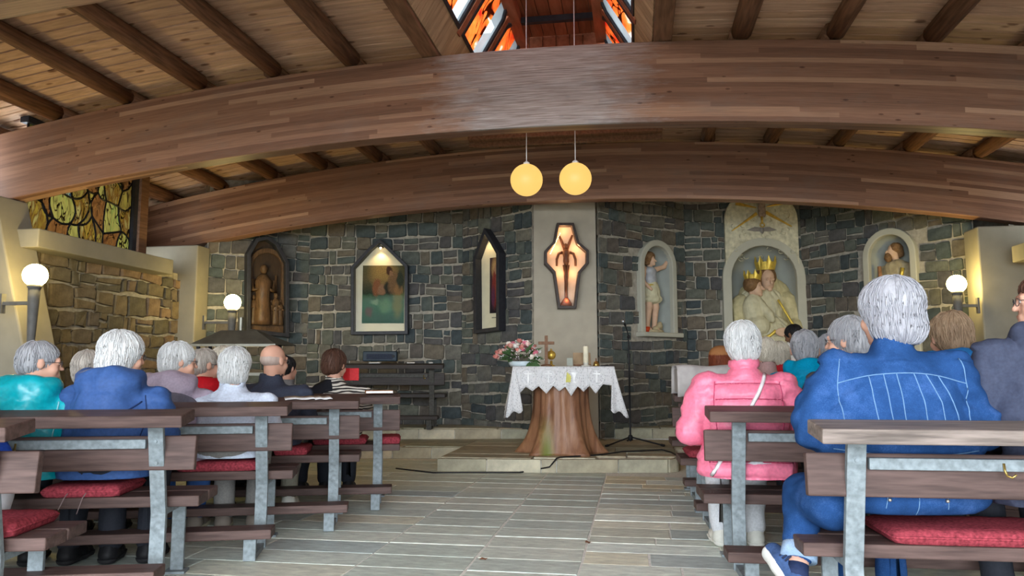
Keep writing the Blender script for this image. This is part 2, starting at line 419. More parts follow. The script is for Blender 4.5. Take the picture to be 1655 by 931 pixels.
# ---- ceiling: roof skin, boards, logs, lantern
ROOF_Y0, ROOF_Y1, LANT_Y1, LX = -4.2, 11.4, 8.0, .93
mb = MB()
def roof_strip(mb, xa, xb, y0, y1, zo, th):
    n = 14
    xs = [xa + (xb - xa) * i / n for i in range(n + 1)]
    vs = [(x, y, ztop(x) + zo + t) for x in xs for y in (y0, y1) for t in (0, th)]
    fs = []
    for i in range(n):
        a, b2 = i * 4, i * 4 + 4
        fs += [(a, b2, b2 + 2, a + 2), (a + 1, a + 3, b2 + 3, b2 + 1), (a, a + 1, b2 + 1, b2), (a + 2, b2 + 2, b2 + 3, a + 3)]
    fs += [(0, 2, 3, 1), tuple(n * 4 + k for k in (0, 1, 3, 2))]
    mb.add(vs, fs)
roof_strip(mb, -6.2, -LX - .05, ROOF_Y0, ROOF_Y1, .19, .12)
roof_strip(mb, LX + .05, 6.2, ROOF_Y0, ROOF_Y1, .19, .12)
roof_strip(mb, -LX - .05, LX + .05, LANT_Y1 + .1, ROOF_Y1, .19, .12)
roof_strip(mb, -LX - .05, LX + .05, ROOF_Y0, -1.6, .19, .12)
ceiling = mb.build('ceiling', plain('dark_gap', (.03, .018, .012), .9)); tag(ceiling, 'boarded wooden ceiling following the arched beams', 'ceiling', kind='structure')
def board_mesh(xa, xb, w):
    m2 = MB(); n = 8
    xs = [xa + (xb - xa) * i / n for i in range(n + 1)]
    vs = [(x, y, ztop(x) + t) for x in xs for y, t in ((.010, .035), (.012, 0), (w - .010, 0), (w - .008, .035))]
    fs = [(i * 4 + k, i * 4 + k + 1, i * 4 + k + 5, i * 4 + k + 4) for i in range(n) for k in range(3)]
    m2.add(vs, fs); return m2.mesh('board', M_BOARD)
BW = .138
meL, meR, meC = board_mesh(-6.0, -LX - .02, BW), board_mesh(LX + .02, 6.0, BW), board_mesh(-LX - .02, LX + .02, BW)
nb = int((ROOF_Y1 - ROOF_Y0) / BW)
for i in range(nb):
    y = ROOF_Y0 + i * BW
    for me in (meL, meR): link('board', me, ceiling, loc=(0, y, .165))
    if y > LANT_Y1 + .12: link('board', meC, ceiling, loc=(0, y, .165))
def log_mesh(y0, y1, r):
    m2 = MB(); n = 9; k = 5; pts = []; rad = []
    for i in range(k):
        pts.append((0, y0 + (y1 - y0) * i / (k - 1), 0)); rad.append(r * (1 + .10 * math.sin(i * 2.3)))
    m2.tube(pts, rad, n); return m2.mesh('rafter_log', M_LOG, True)
LOGX = [-.99 - .73 * k for k in range(1, 7)] + [.90 + .73 * k for k in range(1, 7)]
lm = [log_mesh(0, 2.86, .074), log_mesh(0, 2.86, .082)]
for bay, (y0, jit) in enumerate(((.5, .02), (3.34, 0), (6.2, .03), (9.05, 0), (-2.36, .02))):
    for i, x in enumerate(LOGX):
        xx = x + jit * math.sin(i * 5.1)
        o = link('rafter_log', lm[(i + bay) % 2], ceiling, loc=(xx, y0, ztop(xx) + .078))
        o.rotation_euler = (0, random.uniform(-3, 3), 0)
        if bay == 3: o.scale = (1, .8, 1)
for sx in (-1, 1):   # square trimmers along the lantern
    MB().box((sx * (LX + .065), 3.2, ztop(LX) + .075), (.15, 9.6, .15)).build('trimmer_timber', M_TIMBER, ceiling, bevel=.008)
for x in (-.085, .085):
    o = link('rafter_log', log_mesh(0, 1.1, .075), ceiling, loc=(x + .02, 8.05, 3.72 + .07))
MB().box((0, 8.0, 3.545), (2.1, .12, .09)).build('cross_timber', M_TIMBER, ceiling, bevel=.008)
# white conduit beside a log on the right
MB().tube([(2.44, .5, ztop(2.44) + .13), (2.44, 9, ztop(2.44) + .13)], .012, 6).build('white_conduit', M_PAPER, ceiling, True)

# lantern over the ridge
KX, KZ, AX, AZ, BX, BZ = .915, ztop(.9) + .04, .775, 3.985, .455, 4.53
lantern = MB().box((0, 3.2, BZ + .14), (2 * BX + .5, 9.7, .06)).build('ceiling_lantern', M_TIMBER); tag(lantern, 'long glazed roof lantern of stained glass over the aisle', 'skylight', kind='structure')
for i in range(7):
    x = -BX + .065 + i * .13
    MB().box((x, 3.2, BZ + .085), (.122, 9.4, .02)).build('lantern_board', M_RED, lantern)
for i in range(13):
    x = -.882 + i * .147
    MB().box((x, LANT_Y1 - .02 + (i % 2) * .004, 4.11), (.140, .02, 1.14)).build('lantern_board', M_RED, lantern)
MB().box((0, LANT_Y1 + .06, 4.1), (2.1, .06, 1.3)).build('gable_backing', M_TIMBER, lantern)
for y in (1.9, 4.6, 7.35): MB().box((0, y, BZ + .0), (2 * BX + .1, .06, .06)).build('tie_bar', M_DARK, lantern)
sl = math.atan2(BZ - AZ, AX - BX); slen = math.hypot(AX - BX, BZ - AZ); kl = math.hypot(KX - AX, AZ - KZ); ksl = math.atan2(AZ - KZ, KX - AX)
PW, PY0 = .84, 1.28
npane = 8
M_FIRE = glass_stained('fire_glass', [(.30, (0.2520, 0.2400, 0.2160)), (.38, (0.2160, 0.0450, 0.0072)), (.55, (0.2040, 0.0240, 0.0036)), (.66, (0.1680, 0.0036, 0.0018)), (.78, (0.1080, 0.0018, 0.0018))], 2.2, .12, (2.2, 1.1, 1.2))
M_CLEAR = glass_stained('frosted_clear_glass', [(.3, (0.1020, 0.1140, 0.1200)), (.7, (0.1560, 0.1680, 0.1740))], 2, .6, vein=False)
for sx in (-1, 1):
    MB().box((sx * (BX - .03), 3.2, BZ + .02), (.12, 9.4, .13)).build('top_plate', M_RED, lantern, bevel=.006)
    kb = MB().box((0, 0, 0), (.018, .092, kl)).mesh('kerb_board', M_KERB)
    R = (KX + AX) / 2, (KZ + AZ) / 2
    for i in range(74):
        y = .9 + i * .097
        o = link('kerb_board', kb, lantern, loc=(sx * R[0], y, R[1])); o.rotation_euler = (0, sx * -(math.pi / 2 - ksl), 0)
    MB().box((sx * (R[0] + .03), 3.2, R[1]), (.02, 9.6, kl + .05), Matrix.Rotation(sx * -(math.pi / 2 - ksl), 3, 'Y')).build('kerb_backing', M_TIMBER, lantern)
    for i in range(npane):
        y0 = PY0 + i * PW; mid = y0 + PW / 2
        w = empty('window_%d' % (i + 1 + (npane if sx > 0 else 0)), (sx * (AX + BX) / 2, mid, (AZ + BZ) / 2), 0, 'stained red and orange roof light pane of the lantern', 'window', 'stained roof lights of the lantern', 'structure')
        rot = Matrix.Rotation(sx * -(math.pi / 2 - sl), 3, 'Y')
        ln = slen
        hw = PW / 2 - .06
        def slab(c, d): return [rot @ Vector(p) for p in c]
        # hexagonal-ended stained pane: two chamfered corners at the top
        ch = .10
        outl = [(-hw, -ln / 2), (hw, -ln / 2), (hw, ln / 2 - ch), (hw - ch, ln / 2), (-hw + ch, ln / 2), (-hw, ln / 2 - ch)]
        inl = [(x * .86, z * .90) for x, z in outl]
        fr = MB()
        fr.ring(outl, inl, -.022, .022)
        fr.v = [tuple(rot @ Vector((p[1], p[0], p[2]))) for p in fr.v]
        fr.build('metal_frame', M_DARK, w)
        split = .25 * hw
        for (xa, xb, mt) in ((-hw, split, M_FIRE), (split, hw, M_CLEAR)):
            poly = [p for p in [(xa, -ln / 2 * .92), (xb, -ln / 2 * .92), (xb, ln / 2 * .92 - (ch if xb == hw else 0)), (xb - (ch if xb == hw else 0), ln / 2 * .92), (xa + (ch if xa == -hw else 0), ln / 2 * .92), (xa, ln / 2 * .92 - (ch if xa == -hw else 0))]]
            pv = [tuple(rot @ Vector((0, p[0], p[1]))) for p in poly]
            MB().add(pv, [tuple(range(6))]).build('pane', mt, w)
        MB().box(rot @ Vector((sx * .01, -PW / 2, 0)), (.07, .085, ln + .06), rot).build('glazing_bar', M_RED, w, bevel=.005)

# ---- floor
floor = empty('floor', (0, 0, 0), 0, 'grey flagstone floor with pale joints', 'floor', kind='structure')
MB().box((0, 4.6, -.0475), (12.4, 13.6, .09)).build('joint_bed', M_GROUT, floor)
MB().box((0, -14, -.07), (60, 24, .08)).build('outer_paving', plain('outer_paving', (.36, .36, .34), .9, .15, 2), floor)
NT = [0]
def tile(x0, x1, y0, y1, mat, top=0.0, parent=floor, name='tile', g=.006, th=.03):
    j = lambda: random.uniform(-.6, .6) * g
    a, b2, c, d = (x0 + g + j(), y0 + g + j()), (x1 - g + j(), y0 + g + j()), (x1 - g + j(), y1 - g + j()), (x0 + g + j(), y1 - g + j())
    t = top + random.uniform(-.0015, .0015); e = .0035
    cx, cy = (x0 + x1) / 2, (y0 + y1) / 2
    q = [(p[0] - cx, p[1] - cy) for p in (a, b2, c, d)]
    sh = lambda p: (p[0] - math.copysign(e, p[0]), p[1] - math.copysign(e, p[1]))
    m2 = MB(); m2.add([(p[0], p[1], -th) for p in q] + [(p[0], p[1], -e) for p in q] + [(*sh(p), 0) for p in q],
        [(8, 9, 10, 11)] + [(i, (i + 1) % 4, 4 + (i + 1) % 4, 4 + i) for i in range(4)] + [(4 + i, 4 + (i + 1) % 4, 8 + (i + 1) % 4, 8 + i) for i in range(4)])
    NT[0] += 1
    return m2.build(name, mat, parent, loc=(cx, cy, t), recalc=False)
J = (-.705, -.132, .435)
random.seed(3)
y = 2.0
while y < 8.4:
    h = .262 + random.uniform(-.012, .012)
    y1 = y + h
    for a in (0, 1):
        if y > 7.5: continue
        tile(J[a], J[a + 1], y, y1, M_TILE)
    x = J[0]
    while x > -3.6:
        w = random.uniform(.55, 1.15)
        if not (y > 8.2 and x > -1.6): tile(x - w, x, y, y1, M_TILE if random.random() < .7 else M_TILE2, g=.0028)
        x -= w
    y = y1
y = 2.0
while y < 8.0:
    h = random.choice((.17, .22, .27)); y1 = y + h; x = J[2]
    while x < 2.9:
        w = random.uniform(.32, .78)
        if not (y > 7.2 and x < 1.2): tile(x, x + w, y, y1, M_TILE2, g=.0032)
        x += w
    y = y1
# ---- platforms (altar steps)
def platform(front, back_y, top, z0, label, riser_h, seedv, tread_rows=True):
    """front: list of (x,y) along the front edge from left to right"""
    random.seed(seedv)
    p = empty('floor_platform', (0, 0, 0), 0, label, 'step', kind='structure')
    poly = [(a[0], a[1]) for a in front] + [(front[-1][0], back_y), (front[0][0], back_y)]
    MB().prism([(a, b2) for a, b2 in poly], z0 - .02, top - .02, 'z').build('step_bed', M_GROUT, p)
    for (a, b2) in zip(front[:-1], front[1:]):
        L = math.hypot(b2[0] - a[0], b2[1] - a[1]); ang = math.atan2(b2[1] - a[1], b2[0] - a[0]); s = 0
        if L < .05: continue
        while s < L - .02:
            w = min(random.uniform(.28, .62), L - s)
            if L - s - w < .15: w = L - s
            m2 = MB().box((0, 0, 0), (w - .008, .05, top - z0 - .006))
            o = m2.build('riser_stone', M_STEP, p, bevel=.004)
            c = s + w / 2
            o.location = (a[0] + c * math.cos(ang) - .0 * math.sin(ang), a[1] + c * math.sin(ang), (top + z0) / 2 - .004); o.rotation_euler = (0, 0, ang)
            s += w
    fy = min(a[1] for a in front); xl, xr = front[0][0], front[-1][0]
    def fyat(x):
        for a, b2 in zip(front[:-1], front[1:]):
            if a[0] <= x <= b2[0] and b2[0] > a[0]: return a[1] + (b2[1] - a[1]) * (x - a[0]) / (b2[0] - a[0])
        return fy
    y = fy
    while y < back_y - .02:
        y1 = min(y + random.uniform(.34, .5), back_y); x = xl
        while x < xr - .01:
            w = random.uniform(.5, .95)
            if xr - x - w < .25: w = xr - x
            x2 = min(x + w, xr)
            fa = max(fyat(x + .01), fyat(x2 - .01))
            ya = max(y, fa + .02)
            if y1 - ya > .05: tile(x, x2, ya, y1, M_STEP, top, p, 'tread_stone')
            x = x2
        y = y1
    return p
platform([(-1.22, 7.43), (-.05, 7.53), (1.02, 7.72), (1.10, 7.80), (1.13, 7.95)], 9.75, .133, 0, 'low stone altar platform in the middle of the apse', .133, 5)
platform([(-4.7, 8.02), (-2.0, 8.42), (-1.22, 8.55)], 9.75, .13, 0, 'stone step running left from the altar platform', .13, 6)
platform([(1.13, 8.75), (4.5, 9.1)], 10.2, .13, 0, 'stone step running right from the altar platform', .13, 8)
platform([(-3.9, 9.1), (-2.26, 9.37), (-.60, 9.64)], 10.5, .257, .13, 'upper stone step along the left apse wall', .125, 9)
platform([(.45, 9.86), (1.35, 10.02), (3.2, 10.25)], 11.2, .257, .13, 'upper stone step along the right apse wall', .125, 10)

# ---- stone walls built stone by stone
def stone_poly(poly, depth, mat, parent, back=-.03):
    """poly in wall (x,z); front towards -y"""
    n = len(poly); cx = sum(p[0] for p in poly) / n; cz = sum(p[1] for p in poly) / n
    q = [(p[0] - cx, p[1] - cz) for p in poly]
    sc = .935
    vs = [(p[0], -back, p[1]) for p in q] + [(p[0], -depth * .55, p[1]) for p in q] + [(p[0] * sc, -depth * random.uniform(.85, 1.25), p[1] * sc) for p in q]
    fs = [tuple(range(2 * n, 3 * n))] + [(i, (i + 1) % n, n + (i + 1) % n, n + i) for i in range(n)] + [(n + i, n + (i + 1) % n, 2 * n + (i + 1) % n, 2 * n + i) for i in range(n)]
    return MB().add(vs, fs).build('stone', mat, parent, loc=(cx, 0, cz), recalc=False)
def rough(x0, x1, z0, z1, j, rnd=.0):
    """irregular eight to ten cornered outline of a rectangle"""
    w, h = x1 - x0, z1 - z0; r = min(w, h) * .09
    pts = [(x0 + r, z0), ((x0 + x1) / 2, z0), (x1 - r, z0), (x1, z0 + r), (x1, z1 - r), (x1 - r, z1), ((x0 + x1) / 2, z1), (x0 + r, z1), (x0, z1 - r), (x0, z0 + r)]
    return [(x + random.uniform(-j, j), z + random.uniform(-j, j)) for x, z in pts]
def lay_stones(L, z0, z1, hr, wr, parent, mat, holes=(), gap=.017, j=.007, depth=.026, slope=0.0):
    z = z0; k = 0
    while z < z1 - .04:
        h = random.uniform(*hr)
        if z1 - z - h < .06: h = z1 - z
        x = -random.uniform(0, .05)
        while x < L - .02:
            w = random.uniform(*wr) * (1.0 if random.random() < .8 else .6)
            if L - x - w < .07: w = L - x
            xa, xb = max(0, x), min(L, x + w)
            cells = [(xa, xb, z, z + h)]
            if h > .16 and random.random() < .33:
                t = random.uniform(.38, .62); cells = [(xa, xb, z, z + h * t), (xa, xb, z + h * t, z + h)]
            elif w > .2 and random.random() < .18:
                t = random.uniform(.35, .65); cells = [(xa, xa + (xb - xa) * t, z, z + h), (xa + (xb - xa) * t, xb, z, z + h)]
            for (a, b2, c, d) in cells:
                if b2 - a < .045 or d - c < .04: continue
                mx, mz = (a + b2) / 2, (c + d) / 2
                if any(inside(hp, mx, mz) for hp in holes): continue
                if holes and any(inside(holes[-1], px, pz) for px, pz in ((a, c), (b2, c), (a, d), (b2, d), (a, mz), (b2, mz), (mx, c), (mx, d))): continue
                wv = lambda px: .016 * math.sin(px * 4.1 + z * 7) + slope * px
                pts = rough(a + gap / 2, b2 - gap / 2, c + gap / 2, d - gap / 2, j)
                pts = [(px, pz + wv(px)) for px, pz in pts]
                stone_poly(pts, depth, mat, parent); k += 1
            x += w
        z += h
    return k
WALLS = {}
def apse_wall(name, p0, p1, label, zt=3.62, z0=.0, hole=None, holes_st=(), hr=(.13, .225), wr=(.14, .30), mat=M_STONE, zs=(.12, 3.35), seedv=1, thick=.25, **kw):
    random.seed(seedv)
    p0, p1 = np.array(p0, float), np.array(p1, float)
    L = np.hypot(*(p1 - p0)); ang = math.atan2(p1[1] - p0[1], p1[0] - p0[0])
    w = empty(name, (p0[0], p0[1], 0), ang, label, 'wall', kind='structure')
    outer = [(0, z0), (L, z0), (L, zt), (0, zt)]
    if hole:
        pl = [[Vector((a, b2, 0)) for a, b2 in outer], [Vector((a, b2, 0)) for a, b2 in hole]]
        tri = tessellate_polygon(pl); allp = outer + list(hole)
        MB().add([(a, 0, b2) for a, b2 in allp], [tuple(t) for t in tri]).build('mortar_bed', M_MORTAR, w)
        MB().box((L / 2, thick + .25, (z0 + zt) / 2), (L + .3, .08, zt - z0)).build('masonry_back', M_MORTAR, w)
    else:
        MB().box((L / 2, thick / 2, (z0 + zt) / 2), (L, thick, zt - z0)).build('mortar_bed', M_MORTAR, w)
    n = lay_stones(L, zs[0], zs[1], hr, wr, w, mat, list(holes_st) + ([hole] if hole else []), **kw)
    u = (p1 - p0) / L
    WALLS[name] = dict(o=w, p0=p0, u=u, n=np.array([u[1], -u[0]]), L=L, ang=ang)
    return w
def wp(name, px, py):
    """pixel -> (x along the wall, z) on that wall's face"""
    W = WALLS[name]; P = at_plane(px, py, (W['p0'][0], W['p0'][1], 0), (W['n'][0], W['n'][1], 0))
    return float((P[:2] - W['p0']) @ W['u']), float(P[2])
def on_wall(name, x, z, out=0.0):
    W = WALLS[name]; q = W['p0'] + W['u'] * x + W['n'] * out
    return (q[0], q[1], z)
PA0, PB0, PB1, PP0, PP1, PD1, PE1, PF1 = (-4.74, 9.02), (-3.74, 9.93), (-1.62, 10.25), (-.56, 9.6), (.275, 9.74), (1.43, 10.88), (3.06, 11.12), (4.62, 9.45)
# walls without openings need no pre-measuring; the niches are measured on their wall planes first
def plane_only(name, p0, p1):
    p0, p1 = np.array(p0, float), np.array(p1, float); L = np.hypot(*(p1 - p0)); u = (p1 - p0) / L
    WALLS[name] = dict(p0=p0, u=u, n=np.array([u[1], -u[0]]), L=L, ang=math.atan2(u[1], u[0]))
def niche_dims(name, l, r, t, ztb, cx_y):
    xl, _ = wp(name, l, cx_y); xr, _ = wp(name, r, cx_y); _, zt = wp(name, (l + r) / 2, t)
    return (xl + xr) / 2, xr - xl, zt - ztb
apse_wall('wall_back_far_left', PA0, PB0, 'dark stone wall panel behind the carved relief', seedv=21)
apse_wall('wall_back_left', PB0, PB1, 'dark stone wall panel with the green picture', seedv=22)
apse_wall('wall_back_inner_left', PB1, PP0, 'angled dark stone wall panel left of the white pillar', seedv=23)
NICHE = {}
for key, nm, p0, p1, l, r, t, zb, yy, li, ri, ti in (
        ('michael', 'wall_back_inner_right', PP1, PD1, 1030, 1089, 389, 1.44, 500, 1043, 1083, 402),
        ('mary', 'wall_back_right', PD1, PE1, 1167, 1301, 384, .62, 480, 1182, 1287, 399),
        ('joseph', 'wall_back_far_right', PE1, PF1, 1399, 1486, 369, 1.15, 430, 1413, 1472, 384)):
    plane_only(nm, p0, p1)
    co, wo, ho = niche_dims(nm, l, r, t, zb, yy); ci, wi, hi = niche_dims(nm, li, ri, ti, zb + .06, yy)
    NICHE[key] = dict(wall=nm, c=co, wo=wo, ho=ho, wi=wo * .76 if key != 'mary' else wi, hi=ho - (wo - (wo * .76 if key != 'mary' else wi)) / 2 - .05, zb=zb)
    d = NICHE[key]
    apse_wall(nm, p0, p1, {'michael': 'angled dark stone wall panel right of the white pillar', 'mary': 'dark stone wall panel around the large niche', 'joseph': 'angled dark stone wall panel at the far right'}[key],
              hole=arch(d['wi'], d['hi'], 14, co, zb + .05), holes_st=[arch(d['wo'] * .93, d['ho'] * .98, 12, co, zb)], seedv={'michael': 24, 'mary': 25, 'joseph': 26}[key])
# white pillar between the apse panels
W = np.array(PP1) - np.array(PP0); pl = empty('wall_back_pillar', (PP0[0], PP0[1], 0), math.atan2(W[1], W[0]), 'flat plastered pillar behind the altar', 'pillar', kind='structure')
LW = float(np.hypot(*W)); MB().prism([(0, .0), (LW * .985, .0), (LW * .97, 3.6), (.02, 3.6)], .02, .3).build('plaster_face', M_PLASTER_L, pl, bevel=.01)
WALLS['pillar'] = dict(o=pl, p0=np.array(PP0, float), u=W / LW, n=np.array([W[1], -W[0]]) / LW, L=LW, ang=math.atan2(W[1], W[0]))
# rear enclosure so that no sky shows between roof and apse
MB().box((0, 11.6, 1.9), (12.4, .1, 4.2)).build('wall_back_outer', M_MORTAR).__setitem__('kind', 'structure')

# side walls
def side_wall(sx):
    nm = 'wall_left' if sx < 0 else 'wall_right'
    if sx < 0: p0, p1 = (-4.95, 6.2), (-4.95, 8.78)
    else: p0, p1 = (4.95, 9.3), (4.95, 6.2)
    w = apse_wall(nm, p0, p1, 'tan rubble stone side wall under a plaster ledge' + (' at left' if sx < 0 else ' at right'), zt=2.2, hr=(.14, .26), wr=(.18, .42), mat=M_SAND, zs=(.02, 2.14), seedv=31 if sx < 0 else 32, gap=.024, j=.014, depth=.035)
    lg = MB().box((sx * 4.86, 7.16 if sx < 0 else 7.4, 2.205), (.38, 2.08 if sx < 0 else 2.6, .175)).build('ledge_' + nm, M_PLASTER, None, bevel=.01); lg['kind'] = 'structure'; lg.name = 'trim_1' if sx < 0 else 'trim_2'
    MB().box((sx * 5.25, .85, 1.75), (.25, 10.1, 3.5)).build('wall_side_outer', M_PLASTER).__setitem__('kind', 'structure')
    MB().box((sx * 6.05, 9.85, 1.85), (.2, 3.6, 3.7)).build('wall_side_outer', M_PLASTER).__setitem__('kind', 'structure')
    for c, d in (((sx * 5.4, 8.07, 2.9), (.72, .04, 1.3)), ((sx * 5.74, 8.5, 2.9), (.06, .9, 1.4))):
        MB().box(c, d).build('side_light_blocker', M_TIMBER).__setitem__('kind', 'structure')  # unseen panels added to block side sky light from the beam ends
    # plaster buttresses under the beam ends
    pb = MB(); x0, x1 = sx * 5.05, sx * 4.20
    vs = [(sx * 5.6, 5.93, 0), (sx * 4.24, 5.93, 0), (sx * 4.24, 6.32, 0), (sx * 5.6, 6.32, 0), (sx * 5.6, 5.93, 2.62), (sx * 4.98, 5.93, 2.58), (sx * 4.98, 6.32, 2.58), (sx * 5.6, 6.32, 2.62)]
    pb.add(vs, [(0, 1, 2, 3), (4, 5, 6, 7), (0, 1, 5, 4), (1, 2, 6, 5), (2, 3, 7, 6), (3, 0, 4, 7)])
    o = pb.build('wall_buttress', M_PLASTER, bevel=.015); tag(o, 'plaster buttress under the nearer beam end ' + ('at left' if sx < 0 else 'at right'), 'buttress', kind='structure')
    if sx < 0: c = (-5.2, 8.86, 1.28); d = (1.02, .28, 2.56)
    else: c = (4.98, 9.12, 1.28); d = (1.06, .36, 2.56)
    o = MB().box(c, d).build('wall_buttress', M_PLASTER, bevel=.015); tag(o, 'plaster buttress under the farther beam end ' + ('at left' if sx < 0 else 'at right'), 'buttress', kind='structure')
side_wall(-1); side_wall(1)
# leaded glass above the left ledge
def leaded_window(nm, sx, Y0, Y1, label, seedv):
    random.seed(seedv)
    w = empty(nm, (sx * 5.02, Y0, 2.29), 0, label, 'window', kind='structure')
    X = 0.0; ny, nz = 8, 4; H = 1.08
    pts = {}
    for i in range(ny + 1):
        for k in range(nz + 1):
            y = (Y1 - Y0) * i / ny; z = H * k / nz
            jy = random.uniform(-.075, .075) if 0 < i < ny else 0; jz = random.uniform(-.09, .09) if 0 < k < nz else 0
            pts[i, k] = (y + jy, z + jz)
    came = MB()
    def wav(a, b2, n=4):
        out = []
        dx, dz = b2[0] - a[0], b2[1] - a[1]; s = math.sin(a[0] * 31 + a[1] * 17 + b2[0] * 11)
        for t in range(n + 1):
            f = t / n; o2 = math.sin(math.pi * f) * .22 * s
            out.append((a[0] + dx * f - dz * o2, a[1] + dz * f + dx * o2))
        return out
    done = {}
    def edge(a, b2):
        key = (a, b2) if a < b2 else (b2, a)
        if key not in done:
            inner = not (a[0] == b2[0] and a[0] in (0, ny)) and not (a[1] == b2[1] and a[1] in (0, nz))
            done[key] = wav(pts[key[0]], pts[key[1]]) if inner else [pts[key[0]], pts[key[1]]]
            came.tube([(X, p[0], p[1]) for p in done[key]], .012, 5, False)
        e = done[key]
        return e if key == (a, b2) else e[::-1]
    merged = {}
    for i in range(ny):
        for k in range(nz):
            ring = edge((i, k), (i + 1, k))[:-1] + edge((i + 1, k), (i + 1, k + 1))[:-1] + edge((i + 1, k + 1), (i, k + 1))[:-1] + edge((i, k + 1), (i, k))[:-1]
            cy = sum(p[0] for p in ring) / len(ring); cz = sum(p[1] for p in ring) / len(ring)
            blue = i in (1, 2) and k == 2
            m2 = MB().add([(X, p[0] - cy, p[1] - cz) for p in ring], [tuple(range(len(ring)))])
            m2.build('pane', M_LEADB if blue else M_LEAD[(i * 7 + k * 3) % 4], w, loc=(0, cy, cz))
    came.build('lead_came', M_BLACK, w)
    MB().box((0, Y1 - Y0 + .03, H / 2), (.09, .07, H + .06)).build('frame_post', M_DARK, w)
    MB().box((0, (Y1 - Y0) / 2, H + .02), (.09, Y1 - Y0 + .1, .06)).build('frame_rail', M_DARK, w)
    MB().box((0, Y1 - Y0 + .16, H / 2), (.12, .14, H + .1)).build('timber_post', M_TIMBER, w)
M_LEAD = [glass_stained('amber_glass', [(.3, (0.0469, 0.0317, 0.0038)), (.5, (0.0227, 0.0098, 0.0015)), (.7, (0.0567, 0.0469, 0.0136))], 2.6, .05, (1, 5, 1.6)),
          glass_stained('green_gold_glass', [(.3, (0.0317, 0.0378, 0.0076)), (.5, (0.0499, 0.0416, 0.0091)), (.7, (0.0121, 0.0106, 0.0023))], 2.4, .05, (1, 4, 1.6)),
          glass_stained('brown_glass', [(.3, (0.0151, 0.0053, 0.0015)), (.55, (0.0317, 0.0128, 0.0030)), (.75, (0.0083, 0.0046, 0.0023))], 2.6, .05, (1, 4, 2)),
          glass_stained('ochre_glass', [(.3, (0.0514, 0.0378, 0.0061)), (.5, (0.0302, 0.0212, 0.0038)), (.7, (0.0181, 0.0068, 0.0023))], 2.8, .05, (1, 5, 2))]
M_LEADB = glass_stained('blue_glass', [(.35, (0.0076, 0.0189, 0.0302)), (.5, (0.0416, 0.0469, 0.0227)), (.65, (0.0038, 0.0076, 0.0136))], 3.2, .05, (1, 3, 5))
leaded_window('window_40', -1, 6.3, 7.86, 'leaded amber and green glass window above the left plaster ledge', 5)
leaded_window('window_41', 1, 6.3, 7.86, 'leaded amber and green glass window above the right plaster ledge', 9)
# =================================================================== BENCHES
def make_bench(sgn, L, label, plank=M_PLANK, steel=M_STEEL, top=None, sz=.44, group='church benches with steel frames'):
    """local frame: origin on the floor under the aisle end, x runs away from the aisle when multiplied by sgn, y forward"""
    t = empty('church_bench', (0, 0, 0), 0, label, 'bench', group)
    cx = sgn * L / 2
    til = Matrix.Rotation(math.radians(6), 3, 'X')
    MB().box((0, 0, 0), (L, .20, .052), til).build('book_ledge', top or plank, t, bevel=.006, loc=(cx, -.20, .784))
    MB().box((0, 0, 0), (L, .042, .155), Matrix.Rotation(math.radians(-7), 3, 'X')).build('backrest', plank, t, bevel=.006, loc=(cx, -.052, .617))
    for y in (.105, .285): MB().box((0, 0, 0), (L, .165, .05)).build('seat_plank', plank, t, bevel=.006, loc=(cx, y, sz - .025))
    MB().box((0, 0, 0), (L - .1, .15, .048)).build('foot_plank', plank, t, bevel=.006, loc=(cx + sgn * .0, -.335, .150))
    for x in (.165, L - .3):
        m = MB(); w, d = .066, .03
        P = [(-.02, 0.0), (-.012, sz - .07), (-.115, .765)]
        vs = []
        for (y, z) in P:
            for dx, dy in ((-w / 2, -d / 2), (w / 2, -d / 2), (w / 2, d / 2), (-w / 2, d / 2)): vs.append((dx, y + dy, z))
        fs = [(0, 1, 2, 3), (8, 9, 10, 11)] + [(i * 4 + k, i * 4 + (k + 1) % 4, i * 4 + 4 + (k + 1) % 4, i * 4 + 4 + k) for i in range(2) for k in range(4)]
        po = m.add(vs, fs).build('rear_post', steel, t, bevel=.003, loc=(sgn * x, 0, 0))
        for z, y in ((.675, -.108), (.575, -.083)): MB().tube([(0, y, z), (0, y - .006, z)], .008, 8).build('bolt', steel, po)
        lg = MB().box((0, 0, (sz - .05) / 2 + .003), (.062, .022, sz - .056)).build('front_leg', steel, t, bevel=.003, loc=(sgn * (x + .0), .30, 0))
        MB().box((0, -.01, .006), (.10, .09, .012)).build('foot_plate', steel, lg)
        MB().box((0, 0, 0), (.05, .33, .03)).build('seat_bracket', steel, t, loc=(sgn * x, .16, sz - .066))
        br = MB().box((0, -.165, .015), (.05, .31, .03)).build('floor_bar', steel, t, loc=(sgn * x, 0, 0))
        MB().box((0, -.335, .066), (.062, .03, .118)).build('plank_support', steel, br)
    r = MB().box((0, 0, 0), (L - .56, .03, .042)).build('steel_rail', steel, t, bevel=.003, loc=(sgn * (.165 + (L - .465) / 2), -.082, .662))
    for hx in (-.42, .42):
        if abs(hx) < L / 2 - .3:
            MB().tube([(hx, -.017, .008), (hx, -.022, -.018), (hx + .004, -.03, -.034), (hx + .014, -.042, -.038), (hx + .024, -.048, -.026)], .0045, 6).build('coat_hook', M_BRASS, r, True)
    return t
BENCH = {}
